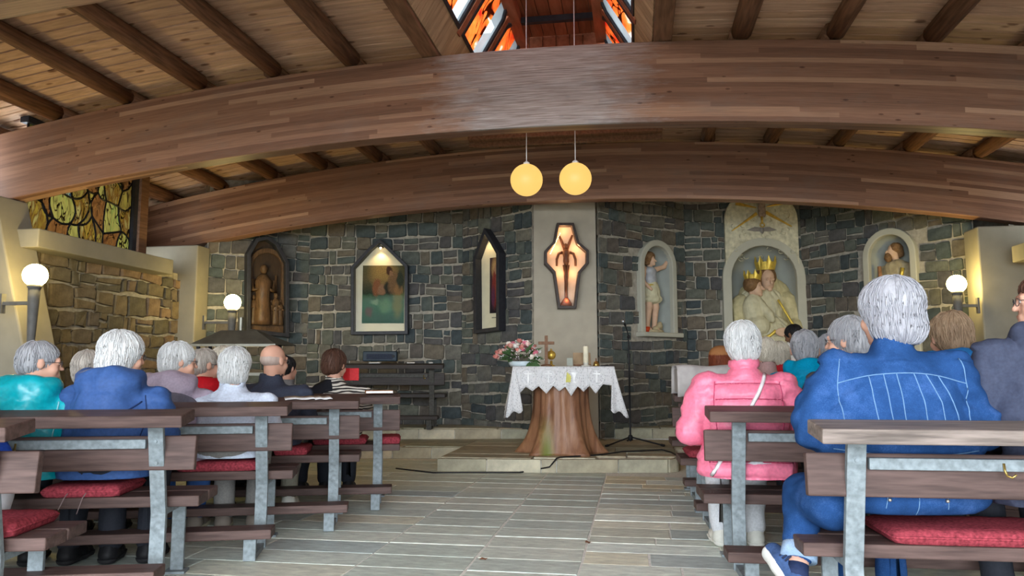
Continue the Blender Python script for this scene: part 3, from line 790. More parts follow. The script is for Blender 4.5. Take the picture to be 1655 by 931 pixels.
def place_bench(key, px, py, rel_deg, L, label, sgn, sz=.43, zc=.80, plank=M_PLANK, top=None, zf=0.0, depth=None, steel=M_STEEL):
    """(px,py): photo position of the ledge's near upper corner at the aisle end"""
    rz = YAW + math.radians(rel_deg)
    P = at_z(px, py, zc + zf) if depth is None else at_d(px, py, depth)
    c, s = math.cos(rz), math.sin(rz)
    off = np.array([-.30 * -s, -.30 * c])   # rotate local (0,-.30)
    t = make_bench(sgn, L, label, plank, steel, top=top, sz=sz)
    t.location = (P[0] - off[0], P[1] - off[1], zf); t.rotation_euler = (0, 0, rz)
    BENCH[key] = dict(o=t, org=np.array([P[0] - off[0], P[1] - off[1], zf]), rz=rz, sgn=sgn, L=L, sz=sz)
def bench_pt(key, x, y, z):
    b = BENCH[key]; c, s = math.cos(b['rz']), math.sin(b['rz']); x = x * b['sgn']
    return np.array([b['org'][0] + x * c - y * s, b['org'][1] + x * s + y * c, b['org'][2] + z])
def bench_x_at(key, px, y, z):
    """distance from the aisle end at which the bench's line (y,z) crosses photo column px"""
    def col(x):
        P = bench_pt(key, x, y, z) - CAM; c, s = math.cos(-YAW), math.sin(-YAW)
        vx, vy = c * P[0] - s * P[1], s * P[0] + c * P[1]
        w = vy * math.cos(PITCH) + P[2] * math.sin(PITCH); return 827.5 + FPX * vx / w
    lo, hi = -.6, 4.0
    s = 1 if BENCH[key]['sgn'] > 0 else -1
    for _ in range(50):
        m = (lo + hi) / 2
        if (col(m) - px) * s > 0: hi = m
        else: lo = m
    return lo
place_bench('L1', 9, 691, 5, 2.3, 'brown bench nearest the camera at the left edge, its seat end showing', -1, sz=0.360)
place_bench('L2', 294, 672, 7, 2.5, 'brown bench with the navy hooded and teal jacketed sitters', -1, sz=0.410)
place_bench('L3', 465, 657, 9, 2.6, 'brown bench with the mauve and pale blue jacketed sitters', -1, sz=0.420)
place_bench('L4', 580, 648, 9, 2.6, 'brown bench with white papers lying on its ledge', -1)
place_bench('L5', 647, 641.5, 8, 2.6, 'brown bench of the zebra striped sitter, farthest forward on the left', -1)
place_bench('R1', 1329, 693, -7, 2.3, 'bench with a weathered pale ledge behind the denim jacketed sitter', 1, sz=0.355, top=M_PLANK_W)
place_bench('R2', 1147, 665, -7, 2.4, 'brown bench behind the pink jacketed sitter', 1, sz=0.365)
place_bench('R3', 1105, 640, -7, 2.4, 'brown bench in front of the pink jacketed sitter', 1, sz=0.400, depth=4.95)
place_bench('R4', 1090, 634, -7, 2.4, 'brown bench with a white cloth over its ledge', 1, depth=5.95)
place_bench('R5', 1100, 628, -7, 2.0, 'farthest bench on the right, its sitter in a red garment', 1, depth=6.75)
# dark bench along the back wall
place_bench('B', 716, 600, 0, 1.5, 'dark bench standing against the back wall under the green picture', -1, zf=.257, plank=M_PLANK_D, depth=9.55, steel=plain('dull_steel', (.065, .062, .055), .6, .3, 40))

# ---- cushions
def cushion(key, px0, px1, label, lift=0.0, y=.20, d=.36, h=.055, tie=False, sq=1.0):
    x0, x1 = sorted((bench_x_at(key, px0, y - d / 2, BENCH[key]['sz'] + .02), bench_x_at(key, px1, y - d / 2, BENCH[key]['sz'] + .02)))
    L = max(.2, x1 - x0); P = bench_pt(key, (x0 + x1) / 2, y, BENCH[key]['sz'] + .001)
    t = empty('seat_cushion', P, BENCH[key]['rz'], label, 'cushion', 'red cushions on the benches')
    nx, ny = 20, 10; vs, fs = [], []
    for side in (1, -1):
        for i in range(nx + 1):
            for k in range(ny + 1):
                u, v = math.sin(math.pi * (i / nx - .5)), math.sin(math.pi * (k / ny - .5))
                e = max(0, (1 - abs(u) ** 14)) ** .5 * max(0, (1 - abs(v) ** 8)) ** .45
                z = h / 2 + side * (h / 2) * e * (1 + .06 * math.sin(i * 2.1 + k))
                vs.append((u * L / 2, v * d / 2, z if side > 0 else max(0, h / 2 - h / 2 * min(1, e * 1.6))))
    M = (nx + 1) * (ny + 1)
    for side in (0, 1):
        for i in range(nx):
            for k in range(ny):
                a = side * M + i * (ny + 1) + k; q = (a, a + ny + 1, a + ny + 2, a + 1); fs.append(q if side == 0 else q[::-1])
    m = MB().add(vs, fs)
    m.build('pad', M_CUSH, t, True, recalc=False)
    piping = [(L / 2 * u, d / 2 * v, h / 2) for u, v in [(-.97, -1), (.97, -1), (1, -.93), (1, .93), (.97, 1), (-.97, 1), (-1, .93), (-1, -.93), (-.97, -1)]]
    MB().tube(piping, .005, 6, False).build('piping', M_CUSH, t, True)
    if tie:
        for dx in (-.05, .03): MB().tube([(dx, -d / 2 + .01, h / 2), (dx - .01, -d / 2 - .015, 0), (dx - .03, -d / 2 - .02, -.05 - .02 * (dx > 0))], .0022, 5).build('tie_string', plain('string_grey', (.22, .16, .16), .8), t)
    return t
cushion('L1', -120, 20, 'red cushion at the left edge beside the white trousers')
cushion('L2', 64, 192, 'red cushion with tie strings under the navy jacket', tie=True)
cushion('L3', 283, 418, 'red cushion under the sitter in the pale blue jacket')
cushion('L4', 442, 496, 'red cushion on the bench with the papers')
cushion('L5', 505, 592, 'red cushion under the zebra striped sitter')
cushion('L5', 604, 646, 'empty red cushion at the aisle end of the farthest left bench')
cushion('R1', 1444, 1760, 'large red cushion beside the denim jacketed sitter')
cushion('R2', 1289, 1400, 'red cushion partly hidden right of the pink jacket')
cushion('R3', 1112, 1240, 'red cushion beyond the pink jacketed sitter')

# ---- papers, book, radio, cloth on benches
def paper(key, px, label, x_off=0, w=.2, d=.14, rot=.2):
    x = bench_x_at(key, px, -.16, .82); P = bench_pt(key, x, -.17, .8155)
    n = 6; m = MB(); vs = []
    for i in range(n + 1):
        for k in (0, 1): vs.append((-w / 2 + w * i / n, -d / 2 + d * k, .006 * math.sin(i * .9) ** 2 + .0003 + .0 * k))
    m.add(vs, [(2 * i, 2 * i + 2, 2 * i + 3, 2 * i + 1) for i in range(n)])
    o = m.build('song_sheet', M_PAPER, None, True, recalc=False)
    o.location = P; o.rotation_euler = (math.radians(6), 0, BENCH[key]['rz'] + rot)
    md = o.modifiers.new('thick', 'SOLIDIFY'); md.thickness = .002
    tag(o, label, 'paper', 'song sheets on the left ledges')
paper('L4', 486, 'white sheet on the left bench ledge, the larger and left of two')
paper('L4', 522, 'white sheet on the left bench ledge, nearer the aisle of two', w=.11)
x = bench_x_at('L5', 612, -.17, .82); P = bench_pt('L5', x, -.13, .8205)
t = empty('hymn_book', P, BENCH['L5']['rz'] + .1, 'closed orange brown hymn book on the farthest left bench ledge', 'book')
MB().box((0, 0, .012), (.2, .13, .022)).build('cover', plain('orange_leather', (.40, .17, .06), .5), t, bevel=.003); MB().box((0, -.003, .012), (.196, .131, .016)).build('page_block', M_PAPER, t)

def box_thing(): pass
P = bench_pt('B', bench_x_at('B', 613, -.1, .83), -.02, .845)
t = empty('portable_radio', P, BENCH['B']['rz'], 'dark blue portable radio standing on the back wall bench', 'radio')
MB().box((0, 0, .065), (.44, .11, .13)).build('case', plain('radio_blue', (.016, .028, .042), .4, .2), t, bevel=.012)
MB().box((0, -.056, .06), (.34, .006, .07)).build('speaker_grille', plain('radio_grille', (.010, .016, .035), .5, .4, 90, bmp=.6), t)
MB().box((.175, -.06, .065), (.03, .012, .03)).build('dial', M_BLACK, t, bevel=.004)
MB().tube([(.19, .0, .12), (.235, 0, .17), (.24, 0, .10)], .008, 6).build('carry_handle', M_BLACK, t)
for i, (px, w) in enumerate(((606, .14), (664, .1), (696, .05))):
    x = bench_x_at('B', px, -.2, .8); P = bench_pt('B', x, -.20, .824)
    o = MB().box((0, 0, .004), (w, .1, .008)).build('booklet', M_PAPER, None, bevel=.001); o.location = P; o.rotation_euler = (math.radians(6), 0, BENCH['B']['rz'] + .1 * i)
    tag(o, ('white booklet lying on the dark back bench below the radio', 'white booklet in the middle of the dark back bench ledge', 'small white booklet at the right end of the dark back bench')[i], 'booklet', 'booklets on the back bench')
# white cloth folded over the fourth right ledge
cA = at_d(1089, 594, 5.86); cB = at_d(1190, 594, 5.86)
t = empty('folded_cloth', (cA[0], cA[1], .815), YAW, 'white cloth draped upright over a bench ledge left of the pink jacket', 'cloth')
W2 = float(np.hypot(*(cB - cA)[:2])); nx = 22; vs, fs = [], []
prof = [(-.125, -.02), (-.13, .10), (-.125, .19), (-.08, .215), (.06, .215), (.10, .19), (.105, .08), (.105, -.0)]
for i in range(nx + 1):
    for k, (y, z) in enumerate(prof):
        u = i / nx
        vs.append((u * W2, y + .010 * math.sin(u * 14 + k) + (.012 if abs(u - .42) < .03 else 0), z + .006 * math.sin(u * 9) * (z > .1) - (.02 if (z < 0 and u > .5) else 0)))
n = len(prof)
fs = [(i * n + k, (i + 1) * n + k, (i + 1) * n + k + 1, i * n + k + 1) for i in range(nx) for k in range(n - 1)]
o = MB().add(vs, fs).build('cloth', plain('grey_white_cloth', (.40, .37, .36), .9, .08, 20), t, True, recalc=False); md = o.modifiers.new('thick', 'SOLIDIFY'); md.thickness = .006
MB().box((W2 / 2, -.01, .10), (W2 - .03, .16, .18)).build('padded_stand', plain('grey_box', (.3, .28, .27), .8), t, bevel=.01)

# =================================================================== ALTAR
TC = at_d(908, 700, 8.12); TX, TY = TC[0], TC[1]; ARZ = YAW
alt = empty('altar_table', (TX, TY, .133), ARZ, 'altar table with a flaring carved tree trunk base', 'table')
m = MB(); nseg, nr = 72, 30; vs = []
for i in range(nr + 1):
    f = i / nr; z = .86 * f
    for k in range(nseg):
        a = 2 * math.pi * k / nseg
        flare = math.exp(-f * 4.2)
        lob = .5 + .5 * math.cos(6 * a + .8 + .6 * math.sin(a * 2)); groove = abs(math.sin(8 * a + .5 + 1.1 * math.sin(3 * a)))
        r = .265 + .02 * math.sin(3 * a) + flare * (.06 + .175 * lob ** 1.6) + .024 * groove * (1 - .4 * f) + .02 * math.exp(-((f - 1) * 6) ** 2)
        r *= 1 + .014 * math.sin(a * 21 + f * 5)
        if f < .02: r *= .985
        vs.append((r * math.cos(a), r * math.sin(a) * .9, z))
fs = [(i * nseg + k, i * nseg + (k + 1) % nseg, (i + 1) * nseg + (k + 1) % nseg, (i + 1) * nseg + k) for i in range(nr) for k in range(nseg)] + [tuple(range(nr * nseg, nr * nseg + nseg)), tuple(range(nseg - 1, -1, -1))]
mm, nt, b = _mat('trunk_wood')
v = coords(nt, 'Object', (5, 5, .9)); g = noise(nt, v, 2.2, 6, .6, .5)
r_ = ramp(nt, [(.25, (.085, .034, .018)), (.42, (.20, .085, .042)), (.6, (.31, .15, .078)), (.78, (.13, .05, .025))]); nt.links.new(g, r_.inputs[0])
sp = N(nt, 'SeparateXYZ'); nt.links.new(coords(nt, 'Object'), sp.inputs[0])
gm = N(nt, 'MapRange'); nt.links.new(sp.outputs[2], gm.inputs[0]); gm.inputs[1].default_value = .42; gm.inputs[2].default_value = .05; gm.inputs[3].default_value = 0; gm.inputs[4].default_value = 1
gx = mathn(nt, 'ABSOLUTE', mathn(nt, 'ADD', sp.outputs[0], .17)); gxm = N(nt, 'MapRange'); nt.links.new(gx, gxm.inputs[0]); gxm.inputs[1].default_value = .09; gxm.inputs[2].default_value = .02; gxm.inputs[3].default_value = 0; gxm.inputs[4].default_value = .85
moss = mixrgb(nt, 'MIX', mathn(nt, 'MULTIPLY', gm.outputs[0], gxm.outputs[0]), r_.outputs[0], (.16, .20, .03))
nt.links.new(moss, b.inputs['Base Color']); b.inputs['Roughness'].default_value = .5; bump(nt, b, g, .5, .02)
m.add(vs, fs).build('trunk', mm, alt, True)
TW, TD, TZ = .985, .62, .885
MB().box((0, 0, TZ - .02), (TW, TD, .05)).build('table_top', M_TIMBER, alt, bevel=.006)
# lace cloth
cl = empty('altar_cloth', (TX, TY, .133), ARZ, 'white lace altar cloth with a pointed hem over the trunk table', 'tablecloth')
lm_, nt, b = _mat('lace')
oc = coords(nt, 'Object', (1, 1, 1)); w1 = N(nt, 'TexWave', wave_type='BANDS'); nt.links.new(oc, w1.inputs[0]); w1.inputs['Scale'].default_value = 14; w1.inputs['Distortion'].default_value = 1.5
vo = N(nt, 'TexVoronoi'); nt.links.new(oc, vo.inputs[0]); vo.inputs['Scale'].default_value = 55
rr = ramp(nt, [(.10, (.28, .28, .30)), (.38, (.62, .61, .62))]); nt.links.new(vo.outputs[0], rr.inputs[0]); nt.links.new(rr.outputs[0], b.inputs['Base Color']); b.inputs['Roughness'].default_value = .9
bump(nt, b, vo.outputs[0], .4, .006)
cm = MB()
hw, hd, zt = TW / 2 + .012, TD / 2 + .012, TZ + .012
cm.add([(-hw, -hd, zt), (hw, -hd, zt), (hw, hd, zt), (-hw, hd, zt)], [(0, 1, 2, 3)])
# front fall with zigzag hem
nx = 120; vs = []
tips = [(.06, .27), (.185, .25), (.325, .275), (.455, .25), (.575, .30), (.70, .255), (.82, .275), (.965, .19)]
vals = [(0, .19), (.12, .205), (.25, .20), (.395, .195), (.515, .205), (.64, .20), (.76, .195), (.895, .18), (1, .19)]
knots = sorted(tips + vals)
def hem(u):
    for (a, c), (b2, d) in zip(knots[:-1], knots[1:]):
        if a <= u <= b2: return c + (d - c) * (u - a) / (b2 - a)
    return .2
nz = 6
for i in range(nx + 1):
    u = i / nx; H = hem(u)
    for k in range(nz + 1):
        f = k / nz; vs.append((-hw + 2 * hw * u, -hd - .004 - .02 * f - .006 * math.sin(u * 40) * f, zt - H * f))
cm.add(vs, [(i * (nz + 1) + k, i * (nz + 1) + k + 1, (i + 1) * (nz + 1) + k + 1, (i + 1) * (nz + 1) + k) for i in range(nx) for k in range(nz)])
# side falls, longer, flaring out with folds
for sx in (-1, 1):
    vs = []; ny, nz2 = 36, 10
    for i in range(ny + 1):
        u = i / ny; y = -hd + 2 * hd * u
        Hs = .50 - .10 * u + .03 * math.sin(u * 18)
        for k in range(nz2 + 1):
            f = k / nz2
            out = .012 + (.07 if sx < 0 else .11) * f ** 1.2 + .02 * math.sin(u * 17 + 1) * f
            vs.append((sx * (hw + out), y - .09 * f * (1 - 2 * u) , zt - Hs * f))
    fs = [(i * (nz2 + 1) + k, i * (nz2 + 1) + k + 1, (i + 1) * (nz2 + 1) + k + 1, (i + 1) * (nz2 + 1) + k) for i in range(ny) for k in range(nz2)]
    cm.add(vs, fs)
    # front corner fold: a broad drape that hangs below the front hem
    vs = []; nw = 8
    for k in range(nz2 + 1):
        f = k / nz2
        xi, xo = hw - .005 - (.085 if sx < 0 else .03) * f ** .8, hw + .012 + (.075 if sx < 0 else .125) * f ** 1.1
        for q in range(nw + 1):
            g = q / nw; hb = .50 - .06 * (1 - g) + .02 * math.sin(g * 9)
            vs.append((sx * (xi + (xo - xi) * g), -hd - .012 - .05 * f - .018 * math.sin(g * 8 + 1) * f, zt - hb * f))
    cm.add(vs, [(k * (nw + 1) + q, k * (nw + 1) + q + 1, (k + 1) * (nw + 1) + q + 1, (k + 1) * (nw + 1) + q) for k in range(nz2) for q in range(nw)])
o = cm.build('lace_cloth', lm_, cl, True); md = o.modifiers.new('thick', 'SOLIDIFY'); md.thickness = .003
yf = -hd - .026
M_EMB = plain('yellow_thread', (.62, .58, .16), .8); M_EMW = plain('white_thread', (.84, .84, .84), .8)
for cx_, ty in ((-.36, 'x'), (-.155, 'x'), (.075, 'c'), (.335, 'x')):
    e = MB()
    for k in range(14):
        a0, a1 = math.pi * 2 * k / 14, math.pi * 2 * (k + 1) / 14
        e.tube([(cx_ + .078 * math.cos(a0), yf, zt - .105 + .085 * math.sin(a0)), (cx_ + .078 * math.cos(a1), yf, zt - .105 + .085 * math.sin(a1))], .003, 4)
    e.build('lace_medallion', M_EMW, cl)
    if ty == 'x':
        MB().box((cx_, yf - .002, zt - .105), (.014, .004, .12)).box((cx_, yf - .002, zt - .075), (.075, .004, .014)).build('cross_motif', M_EMW, cl)
    else:
        MB().prism([(cx_ - .055, zt - .16), (cx_ - .005, zt - .16), (cx_ + .0, zt - .10), (cx_ - .04, zt - .055)], yf - .004, yf).build('sheaf_motif', M_EMB, cl)
        MB().prism([(cx_ - .0, zt - .06), (cx_ + .06, zt - .06), (cx_ + .042, zt - .11), (cx_ + .034, zt - .15), (cx_ + .055, zt - .165), (cx_ + .005, zt - .165), (cx_ + .026, zt - .15), (cx_ + .018, zt - .11)], yf - .006, yf).build('chalice_motif', M_EMW, cl)
for cx_ in (-.26, -.045, .02, .19, .235): MB().box((cx_, yf, zt - .10), (.004, .004, .19)).build('drawn_thread_line', M_EMW, cl)
def on_altar(px, dy=0.0):
    """point on the altar top under photo column px, dy behind the table centre"""
    c, s = math.cos(ARZ), math.sin(ARZ)
    lo, hi = -1.0, 1.0
    for _ in range(40):
        mx = (lo + hi) / 2; P = np.array([TX + mx * c - dy * s, TY + mx * s + dy * c, .133 + zt]) - CAM
        cc, ss = math.cos(-YAW), math.sin(-YAW); vx, vy = cc * P[0] - ss * P[1], ss * P[0] + cc * P[1]
        if 827.5 + FPX * vx / (vy * math.cos(PITCH) + P[2] * math.sin(PITCH)) > px: hi = mx
        else: lo = mx
    return (TX + lo * c - dy * s, TY + lo * s + dy * c, .133 + zt + .003)
# flowers
fl = empty('flower_arrangement', on_altar(841, -.12), ARZ, 'pink and white flower arrangement in a pale bowl on the altar', 'flowers')
MB().lathe([(.07, 0), (.105, .0), (.12, .02), (.125, .05), (.11, .05), (.10, .03)], n=20).build('bowl', plain('pale_blue_bowl', (.50, .58, .62), .4), fl, True)
random.seed(12)
def rose_mesh(r, mat):
    m = MB(); m.sphere((0, 0, 0), r * .62, 8, 6)
    for ring, (cnt, tilt, rad) in enumerate(((5, .35, .72), (6, .85, .98))):
        for k in range(cnt):
            a = 2 * math.pi * k / cnt + ring * .5; t_ = a + .62; pts = []
            for q, (da, zz, rr_) in enumerate(((-.6, -.45, .55), (.6, -.45, .55), (.62, .35 - .35 * ring, rad), (0, .62 - .4 * ring, rad * 1.04), (-.62, .35 - .35 * ring, rad))):
                pts.append((r * rr_ * math.cos(a + da), r * rr_ * math.sin(a + da), r * zz))
            m.add(pts, [(0, 1, 2, 3, 4)])
    return m.mesh('rose', mat, True, False)
FC = [((.62, .17, .24), 'deep_pink'), ((.66, .34, .28), 'salmon'), ((.78, .70, .62), 'cream'), ((.76, .52, .46), 'blush'), ((.80, .78, .74), 'white'), ((.56, .20, .17), 'coral')]
RM = [[rose_mesh(r, plain(nm + '_petal', c, .7, .12, 30, bmp=0)) for r in (.027, .036)] for c, nm in FC]
for i in range(44):
    a = random.uniform(0, 2 * math.pi); el = random.uniform(.05, 1.0) ** .8 * 1.45
    R = .21 + random.uniform(-.02, .03)
    p = (R * 1.06 * math.cos(el) * math.cos(a), R * .8 * math.cos(el) * math.sin(a), .065 + R * .85 * math.sin(el))
    o = link('rose', random.choice(RM)[i % 2], fl, loc=p); o.rotation_euler = (random.uniform(-.6, .6) - math.sin(a) * .8 * math.cos(el), random.uniform(-.3, .3) + math.cos(a) * .8 * math.cos(el), random.uniform(0, 6))
for p in ((-.255, -.05, .10), (-.235, -.03, .145)): link('rose', RM[5][1], fl, loc=p)
M_LEAF = plain('leaf_green', (.055, .11, .04), .5, .4, 20)
def leaf_mesh(L, w):
    pts = [(0, 0, 0), (w * .5, L * .3, .01), (w * .55, L * .55, .015), (0, L, -.01), (-w * .55, L * .55, .015), (-w * .5, L * .3, .01), (0, L * .5, -.004)]
    return MB().add(pts, [(0, 1, 6), (1, 2, 6), (2, 3, 6), (3, 4, 6), (4, 5, 6), (5, 0, 6)]).mesh('leaf', M_LEAF, False, False)
LM = [leaf_mesh(.13, .035), leaf_mesh(.09, .04)]
for i in range(46):
    a = random.uniform(0, 2 * math.pi); el = random.uniform(-.15, .9)
    o = link('leaf', LM[i % 2], fl, loc=(.13 * math.cos(a), .1 * math.sin(a), .06 + .1 * el)); o.rotation_euler = (el, 0, a - math.pi / 2)
for i in range(5):
    o = link('leaf', LM[0], fl, loc=(.1 + .012 * i, -.15, .05)); o.rotation_euler = (-1.1 - .1 * i, .2 * i - .3, 2.9 + .15 * i); o.scale = (1.1, 1.2, 1)
gy = MB()
for i in range(150):
    a = random.uniform(0, 2 * math.pi); el = random.uniform(0, 1.4); R = random.uniform(.2, .255)
    gy.sphere((R * math.cos(el) * math.cos(a), R * .8 * math.cos(el) * math.sin(a), .06 + R * .85 * math.sin(el)), .006, 5, 4)
o = gy.build('baby_breath', M_WHITE, fl); o['kind'] = 'stuff'
# standing cross, gold vessel, candle, book stand, bowl
cr = empty('altar_cross', on_altar(883, .0), ARZ, 'plain brown wooden cross standing on the altar', 'cross')
MB().box((0, 0, .165), (.034, .03, .32)).build('upright', M_TIMBER, cr, bevel=.003)
MB().box((0, -.002, .245), (.17, .032, .032)).build('crossbar', M_TIMBER, cr, bevel=.003)
MB().lathe([(.06, 0), (.06, .012), (.03, .022)], n=14).build('cross_foot', M_TIMBER, cr, True)
gv = empty('gilt_vessel', on_altar(891, .16), ARZ, 'round gilt vessel behind the wooden cross on the altar', 'vessel')
MB().lathe([(.04, 0), (.042, .008), (.014, .02), (.012, .06)], n=14).build('stem', M_GOLD, gv, True); MB().sphere((0, 0, .12), .05, 16, 10).build('globe', M_GOLD, gv, True); MB().sphere((0, 0, .178), .012, 8, 6).build('finial', M_GOLD, gv, True)
ca = empty('altar_candle', on_altar(947, -.08), ARZ, 'thick cream candle on a small stand at the right of the altar', 'candle')
MB().lathe([(.05, 0), (.05, .008), (.025, .016), (.025, .03), (.036, .036)], n=16).build('holder', plain('frosted_dish', (.5, .48, .42), .3), ca, True)
MB().lathe([(.0285, .036), (.0285, .205), (.022, .21), (.004, .207)], n=18).build('wax', plain('cream_wax', (.72, .66, .50), .5, bmp=0), ca, True)
MB().tube([(0, 0, .205), (.002, 0, .222)], .002, 5).build('wick', M_BLACK, ca)
bs = empty('book_stand', on_altar(941, .12), ARZ, 'tilted wooden book rest behind the altar candle', 'book stand')
MB().box((0, .03, .075), (.19, .014, .15), Matrix.Rotation(-.35, 3, 'X')).build('slanted_board', plain('pale_wood', (.36, .25, .15), .6), bs, bevel=.003); MB().box((0, -.01, .012), (.19, .03, .02)).build('lip', M_TIMBER, bs, bevel=.003); MB().box((0, .07, .05), (.14, .012, .10)).build('prop', M_TIMBER, bs)
gc = empty('brass_bell', on_altar(963.5, .06), ARZ, 'small brass bell at the right end of the altar', 'bell')
MB().lathe([(.036, 0), (.03, .02), (.024, .045), (.01, .056)], n=14).build('bell_cup', M_BRASS, gc, True); MB().tube([(0, 0, .055), (0, 0, .085)], .007, 8).build('grip', M_TIMBER, gc)
ph = empty('altar_card', on_altar(921, .0), ARZ, 'small clear prayer card holder in the middle of the altar', 'card')
MB().box((0, 0, .045), (.06, .004, .085), Matrix.Rotation(-.2, 3, 'X')).build('card', plain('greenish_glass', (.33, .35, .30), .2), ph); MB().box((0, 0, .003), (.06, .05, .006)).build('card_base', M_PLASTER, ph)

# ---- microphone stand and cable
ms = at_z(1019, 719, .133); t = empty('microphone_stand', ms, YAW, 'black tripod microphone stand right of the altar', 'microphone stand')
Dm = float(np.hypot(*(ms - CAM)[:2])); k_ = 8.9 / FPX
MB().tube([(0, 0, .04), (.0, 0, 1.02)], .011, 10).build('pole', M_BLACK, t)
MB().tube([(0, 0, .95), (-.005, 0, 1.24)], .008, 8).build('upper_pole', M_BLACK, t); MB().tube([(0, 0, 1.0), (0, 0, 1.05)], .018, 10).build('clutch', M_BLACK, t)
MB().sphere((0, 0, 1.245), .022, 10, 8).build('joint', M_BLACK, t); MB().tube([(0, 0, 1.245), (-.025, -.02, 1.33), (-.045, -.05, 1.38)], .007, 8).build('gooseneck', M_BLACK, t)
mc = MB().tube([(-.045, -.05, 1.375), (-.07, -.10, 1.41)], .013, 10).build('microphone', M_BLACK, t); MB().sphere((-.078, -.115, 1.42), .024, 10, 8).build('mesh_head', plain('mic_mesh', (.35, .36, .37), .35, metal=.8), mc, True)
MB().lathe([(.028, .05), (.028, .10), (.014, .115)], n=12).build('hub', M_BLACK, t, True)
for a in (-2.45, -.55, 1.5):
    L_ = .40; lg = MB().tube([(0, 0, .09), (L_ * math.cos(a), L_ * math.sin(a), .012)], .009, 8).build('tripod_leg', M_BLACK, t); MB().tube([(L_ * .93 * math.cos(a), L_ * .93 * math.sin(a), .018), (L_ * 1.03 * math.cos(a), L_ * 1.03 * math.sin(a), .012)], .014, 8).build('rubber_foot', M_BLACK, lg)
pts = []
for px, py, z in ((640, 757, .008), (700, 764, .008), (760, 763.5, .008), (840, 763.5, .008), (862, 760, .008)): pts.append(at_z(px, py, z))
for px, py, z in ((878, 750, .10), (888, 742.5, .142), (905, 739, .141), (940, 737, .141), (970, 735, .141), (1005, 730, .141), (1040, 728.5, .141), (1070, 727, .141), (1085, 731, .141), (1096, 737, .141)): pts.append(at_z(px, py, z))
pts[6] = pts[7] + np.array([-.02, -.12, .002]); pts[5] = np.array([pts[6][0] - .06, pts[6][1] - .08, .07])
pts += [np.array([1.20, 7.95, .06]), np.array([1.32, 7.75, .008]), np.array([1.9, 7.5, .008])]
sm = []
for i in range(len(pts) - 1):
    for q in range(3): sm.append(pts[i] + (pts[i + 1] - pts[i]) * q / 3)
cb = MB().tube(sm + [pts[-1]], .0075, 6).build('microphone_cable', M_BLACK, None, True); tag(cb, 'black cable trailing over the altar step to the microphone stand', 'cable')
# =================================================================== LAMPS
def globe_lamp(px, py, depth, bracket_dir, label, arm=.22, dy=0.0):
    P = at_d(px, py, depth)
    t = empty('wall_lamp', P, 0, label, 'lamp', 'round wall lamps')
    MB().sphere((0, 0, 0), .098, 20, 14).build('glass_globe', M_GLOBE, t, True)
    M_POST = plain('lamp_grey', (.11, .105, .10), .5, .15)
    MB().lathe([(.045, -.115), (.058, -.105), (.058, -.085), (.05, -.08)], n=14).build('collar', M_POST, t, True)
    MB().lathe([(.022, -.62), (.030, -.58), (.047, -.20), (.05, -.11)], n=12).build('tapered_post', M_POST, t, True)
    s = bracket_dir
    MB().box((s * arm / 2, dy / 2, -.24), (arm, .03, .03), Matrix.Rotation(math.atan2(dy, s * arm) if s > 0 else math.atan2(-dy, arm), 3, 'Z')).build('bracket_arm', M_POST, t)
    MB().box((s * arm, dy, -.24), (.02, .05, .17)).build('wall_plate', M_POST, t)
    return t
globe_lamp(57, 445, 6.5, -1, 'lit white globe wall lamp below the left ledge', .30)
globe_lamp(376, 489, 9.15, -1, 'lit white globe wall lamp beside the carved relief', .36)
globe_lamp(1546, 459, 8.25, 1, 'lit white globe wall lamp on the right side', .20)
for px, py, w in ((851, 291, 'left'), (930, 289, 'right')):
    P = at_d(px, py, 7.0)
    t = empty('pendant_lamp', P, 0, 'amber glowing globe pendant, the %s of the hanging pair' % w, 'lamp', 'pair of globe pendants')
    MB().sphere((0, 0, 0), .152, 28, 18).build('glass_globe', M_PEND, t, True)
    MB().tube([(0, 0, .15), (0, 0, BZ + .08 - P[2])], .0045, 6).build('cord', M_PAPER, t); MB().lathe([(.03, .145), (.03, .165), (.008, .18)], n=12).build('cap', M_PAPER, t, True)

# =================================================================== PICTURES ON THE WALLS
def scale_poly(poly, d):
    """shrink an outline inwards by about d"""
    n = len(poly); out = []
    for i in range(n):
        a, b2, c = np.array(poly[i - 1]), np.array(poly[i]), np.array(poly[(i + 1) % n])
        e1 = (b2 - a) / np.hypot(*(b2 - a)); e2 = (c - b2) / np.hypot(*(c - b2))
        n1 = np.array([-e1[1], e1[0]]); n2 = np.array([-e2[1], e2[0]]); bis = n1 + n2; bis /= (1 + n1 @ n2)
        out.append(tuple(b2 + bis * d))
    return out
def uv_quad(name, x0, x1, z0, z1, y, mat, parent):
    me = bpy.data.meshes.new(name); me.from_pydata([(x0, y, z0), (x1, y, z0), (x1, y, z1), (x0, y, z1)], [], [(0, 1, 2, 3)])
    ul = me.uv_layers.new(name='UVMap'); ul.data.foreach_set('uv', [0, 0, 1, 0, 1, 1, 0, 1]); me.materials.append(mat); return link(name, me, parent)
def shrine(wall, outl_px, label, name='framed_picture', cat='picture', depth=.14, fw=.045, spot=3.0, pictures=(), mat_in=M_MATBOARD, light_at=None):
    pts = [wp(wall, *q) for q in outl_px]; cx = sum(p[0] for p in pts) / len(pts); zb = min(p[1] for p in pts)
    poly = [(p[0] - cx, p[1] - zb) for p in pts]
    t = empty(name, on_wall(wall, cx, zb, .03), WALLS[wall]['ang'], label, cat)
    inner = scale_poly(poly, fw)
    MB().ring(poly, inner, -depth, .0).build('dark_frame', M_DARK, t, bevel=.005)
    MB().prism(scale_poly(poly, fw * .5), -.02, .0).build('mount_board', mat_in, t)
    MB().add([(p[0], -depth + .012, p[1]) for p in inner], [tuple(range(len(inner)))]).build('glass_pane', glass_clear('picture_glass'), t)
    return t, cx, zb, inner
